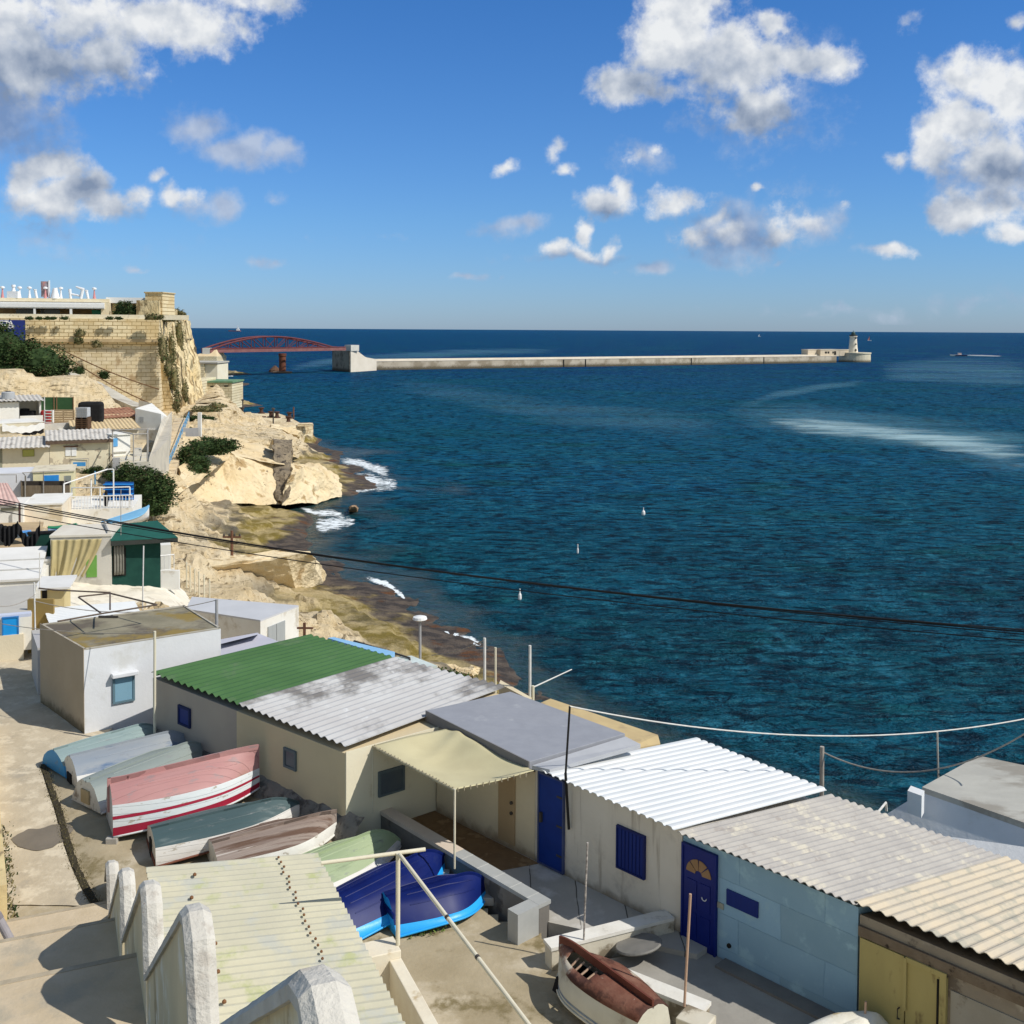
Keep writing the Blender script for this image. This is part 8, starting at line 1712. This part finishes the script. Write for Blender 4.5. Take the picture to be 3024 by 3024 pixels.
t = thing('house', 'white house at the left edge with a bright blue shutter over a passage', 'house', Pw)
ARW = mk('warm_white', (.80,.77,.68), (.74,.70,.60), .8, .9, .3, c3=(.62,.56,.44), s3=.9, p3=.64, coord='Pos')
zA = onpl(95,1820,Pw,dW)[1]; zBt = onpl(55,1893,Pw,dW)[1]; sA = onpl(62,1893,Pw,dW)[0]; s0 = onpl(-60,1893,Pw,dW)[0]
MB().ob(Pw, dW, s0, 0, 0, 4.5, zBt, zA).build('wall', ARW, t); MB().ob(Pw, dW, sA, -.0, .0, 1.6, 11.6, zBt).build('pillar', ARW, t)
m = MB(); m.ob(Pw, dW, s0, -.02, .3, 4.4, zA+.001, zA+.06); m.build('roof', mk('grey_roof_t', (.50,.48,.43), (.44,.42,.38), .8, .9, .3, coord='Pos'), t); MB().ob(Pw, dW, s0, 0, 0, .3, zA, zA+.10).build('roof_edge', mk('lavender_white', (.52,.56,.68), (.56,.60,.70), 1), t)
o, w = win(t, Pw, dW, (10,1826,52,1872), mk('azure_shutter', (.01,.27,.68), (.015,.30,.72), 2, .4), 'shutter', .06, frame=mk('azure_frame', (.03,.20,.50)), fw=.04)
p = G(58,2020,11.8)
# passage side walls behind
t, P0, d, ln, Q = hut('wall', 'low cream stone wall beyond the passage under the blue shuttered house', (-40,1960), (70,1950), 11.3, .85, .4, mk('cream_blocks', (.66,.58,.42), (.72,.64,.48), .7, .95, .4, coord='Pos'), None, cat='wall')
a = G(98,1905,12.4); b = G(118,2060,11.45); m = MB(); d = Vector((b.x-a.x,b.y-a.y)); l = d.length; d /= l; m.ob(a, d, -.6, l*.7, .0, .35, 10.5, 12.7); tag(m.build('side_wall', mk('grey_step_wall', (.40,.40,.42), (.46,.44,.40), 1, .9, .4, coord='Pos')), 'narrow grey stepped wall squeezed left of the white cube house', 'wall')
m = MB(); p = G(95,1850,12.2); m.box(p.x-.15,p.x+.7,p.y,p.y+.1,10.5,13.1); tag(m.build('ochre_panel', mk('ochre_panel', (.36,.25,.08), (.28,.19,.07), 1, .9, coord='Pos')), 'ochre brown panel in the gap left of the cube house', 'panel')
# U white corrugated roof behind the cube house, pipe antenna frame
z0 = 12.6; A_ = [G(120,1828,z0), G(262,1838,z0), G(430,1795,z0), G(150,1790,z0)]
t = thing('roof_shed', 'white corrugated roof just behind the white cube house', 'shed', G(200,1820,10))
corr(G(130,1800,12.6), G(150,1848,12.6), G(420,1812,12.5), G(400,1778,12.5), .22, .04, jag=.05).build('roof', WROOF, t, solid=.01)
m = MB(); vs = [G(134,1800,12.5), G(154,1846,12.5), G(418,1812,12.4), G(398,1780,12.4)]; m.hexa([Vector((v.x, v.y, 8)) for v in vs]+vs); m.build('wall', mk('ochre_panel', (.36,.25,.08)), t)
RP2 = mk('rusty_pipe', (.09,.07,.06), (.16,.12,.09), 8, .8); zz = 14.15
def pf(x, y, z=zz): return G(x, y, z)
t = thing('pipe_rack', 'dark rusty pipe framework lying over the white corrugated roof', 'rack', G(290,1815,13.9))
for pts in (((155,1742),(325,1750),(325,1800)), ((325,1752),(464,1786)), ((232,1764),(300,1812),(464,1786)), ((232,1762),(325,1752)), ((170,1835),(300,1812)), ((115,1737),(160,1742))): m = MB(); m.path([pf(*p) for p in pts], .024, 6); m.build('pipe', RP2, t)
m = MB(); m.box(pf(300,1814).x-.08, pf(300,1814).x+.45, pf(300,1814).y-.03, pf(300,1814).y+.03, 14.05, 14.11); m.build('bracket', DARKM, t)
for (x, y0, y1, r, l, mt) in ((107,2005,1720,.025,'tall thin rod left of the white cube house',WPOLE), (117,1735,1632,.022,'thin white rod above the canopy at the left',WPOLE), (421,1800,1612,.024,'tall white mast behind the mossy roofed house',WPOLE), (640,1938,1770,.045,'grey pipe standing against the right end of the cube house',mk('galv', (.38,.38,.38))), (457,2165,1864,.035,'cream pole at the left corner of the green roofed hut',POLEC), (357,1580,1445,.02,'thin grey mast before the white pergola',GRAIL)):
    Y = {107:33, 117:50, 421:38, 640:31.5, 457:27.2, 357:60}[x]; a = atY(x, y0, Y); b = atY(x+(3 if x == 421 else 0)-(6 if x == 107 else 0), y1, Y); m = MB(); m.tube(a, b, r, 8); tag(m.build('pole', mt), l, 'pole')
rope('rope', 'thin line from the cream pole across the mossy roof to the left edge', sagc(atY(457,1868,27.2), atY(-20,1838,30), .12), .010, ROPEG)
rope('rope', 'thin line from the grey pipe to the left over the pale roofs', sagc(atY(640,1772,31.5), atY(105,1775,33), .35), .012, ROPEG)
rope('rope', 'pair of washing lines sagging from the tall rod to the left edge', sagc(atY(104,1755,33), atY(-20,1788,31), .15), .012, ROPEG)
# V white flat building with grey double door
zt_ = 6.9; c0 = G(549,1802,zt_); c1 = G(769,1836,zt_); c2 = G(882,1792,zt_); c3 = G(567,1766,zt_)
t = thing('building', 'white flat roofed boathouse with grey double doors near the rock shelf', 'boathouse', (c1.x, c1.y, 4))
m = MB(); m.prism([(v.x, v.y) for v in (c0, c1, c2, c3)], 2.5, zt_-.004); m.build('wall', mk('boathouse_white', (.74,.73,.68), (.68,.66,.60), .8, .9, .3, c3=(.54,.50,.42), s3=.7, p3=.60, coord='Pos'), t)
m = MB(); m.prism([(v.x, v.y) for v in (c0, c1, c2, c3)], zt_-.002, zt_+.08); m.build('roof', mk('pale_grey_roof', (.55,.56,.58), (.50,.51,.53), .6, .9, .2, coord='Pos'), t)
dd = Vector((c2.x-c1.x, c2.y-c1.y)).normalized(); s0, z1, _ = onpl(790,1852,c1,dd); s1, z0, _ = onpl(814,1905,c1,dd); s2 = onpl(840,1880,c1,dd)[0]
for a, b in ((s0, s1), (s1+.04, s2)): MB().ob(c1, dd, a, b, -.05, .01, z0, z1).build('door', mk('grey_metal_door', (.36,.38,.38), (.32,.34,.34), 3, .6, stretch=(8,8,.3)), t)
# ------------------------------------------------------------------ utility pole and overhead cables
p = G(685,1668,3.9); h = (1668-1566)/F*p.y; t = thing('utility_pole', 'rusty utility pole with crossarm standing on the block headland', 'utility pole', p)
MB().tube(p-Vector((0,0,.4)), p+Vector((0,0,h)), .13, 8, .10).build('pole', RUST, t); MB().box(p.x-.7,p.x+.7,p.y-.06,p.y+.06,p.z+h-.55,p.z+h-.42).build('crossarm', RUST, t)
for dx in (-.6,-.2,.2,.6): MB().lathe(p+Vector((dx,0,h-.42)), [(.05,0),(.09,.06),(.05,.2)], 8).build('insulator', DARKM, t)
CAB = mk('cable_black', (.010,.010,.011), (.014,.014,.015), 3, .6)
PP = atY(683,1590,p.y); 
for i, (yl, ym, yr, l, r) in enumerate(((1475,1596,1858,'uppermost black overhead cable crossing the whole view',.030),(1482,1602,1864,'second black overhead cable just under the uppermost one',.030),(1491,1606,1872,'third black overhead cable of the upper bundle',.022),(1509,1626,1890,'lowest black overhead cable running apart from the bundle',.024))):
    # a single catenary between a post left of the village and one off to the right
    Yl, Yr = 60, 42; A_ = atY(-40, yl-8, Yl); B_ = atY(3080, yr+6, Yr)
    # sag chosen so the cable passes the utility pole's top
    best = min((abs(onp), s) for s in [x*.1 for x in range(0, 80)] for onp in [min(abs((lambda q: (q[1]-ym))(q)) for q in [(lambda w: ((w.x/w.y*F+1512), 973+(22-w.z)/w.y*F))(A_.lerp(B_, k/200)+Vector((0,0,-s*4*(k/200)*(1-k/200)))) for k in range(20, 90)] if abs(q[0]-683) < 12) if any(True for _ in (1,)) else 9] )[1] if False else None
    def projx(w): 
        q = RM.transposed() @ (w-Vector((0,0,CAMH))); return (1512+q.x/-q.z*F, CY-q.y/-q.z*F)
    bs, be = 0, 1e9
    for s_ in [x*.1 for x in range(-10, 60)]:
        e = 1e9
        for k in range(5, 190):
            w = A_.lerp(B_, k/200)+Vector((0,0,-s_*4*(k/200)*(1-k/200))); q = projx(w)
            if abs(q[0]-683) < 14: e = min(e, abs(q[1]-ym))
        if e < be: be, bs = e, s_
    pts = sagc(A_, B_, bs, 60); m = tubepath(pts, r, 6); tag(m.build('overhead_cable', CAB), l, 'cable')
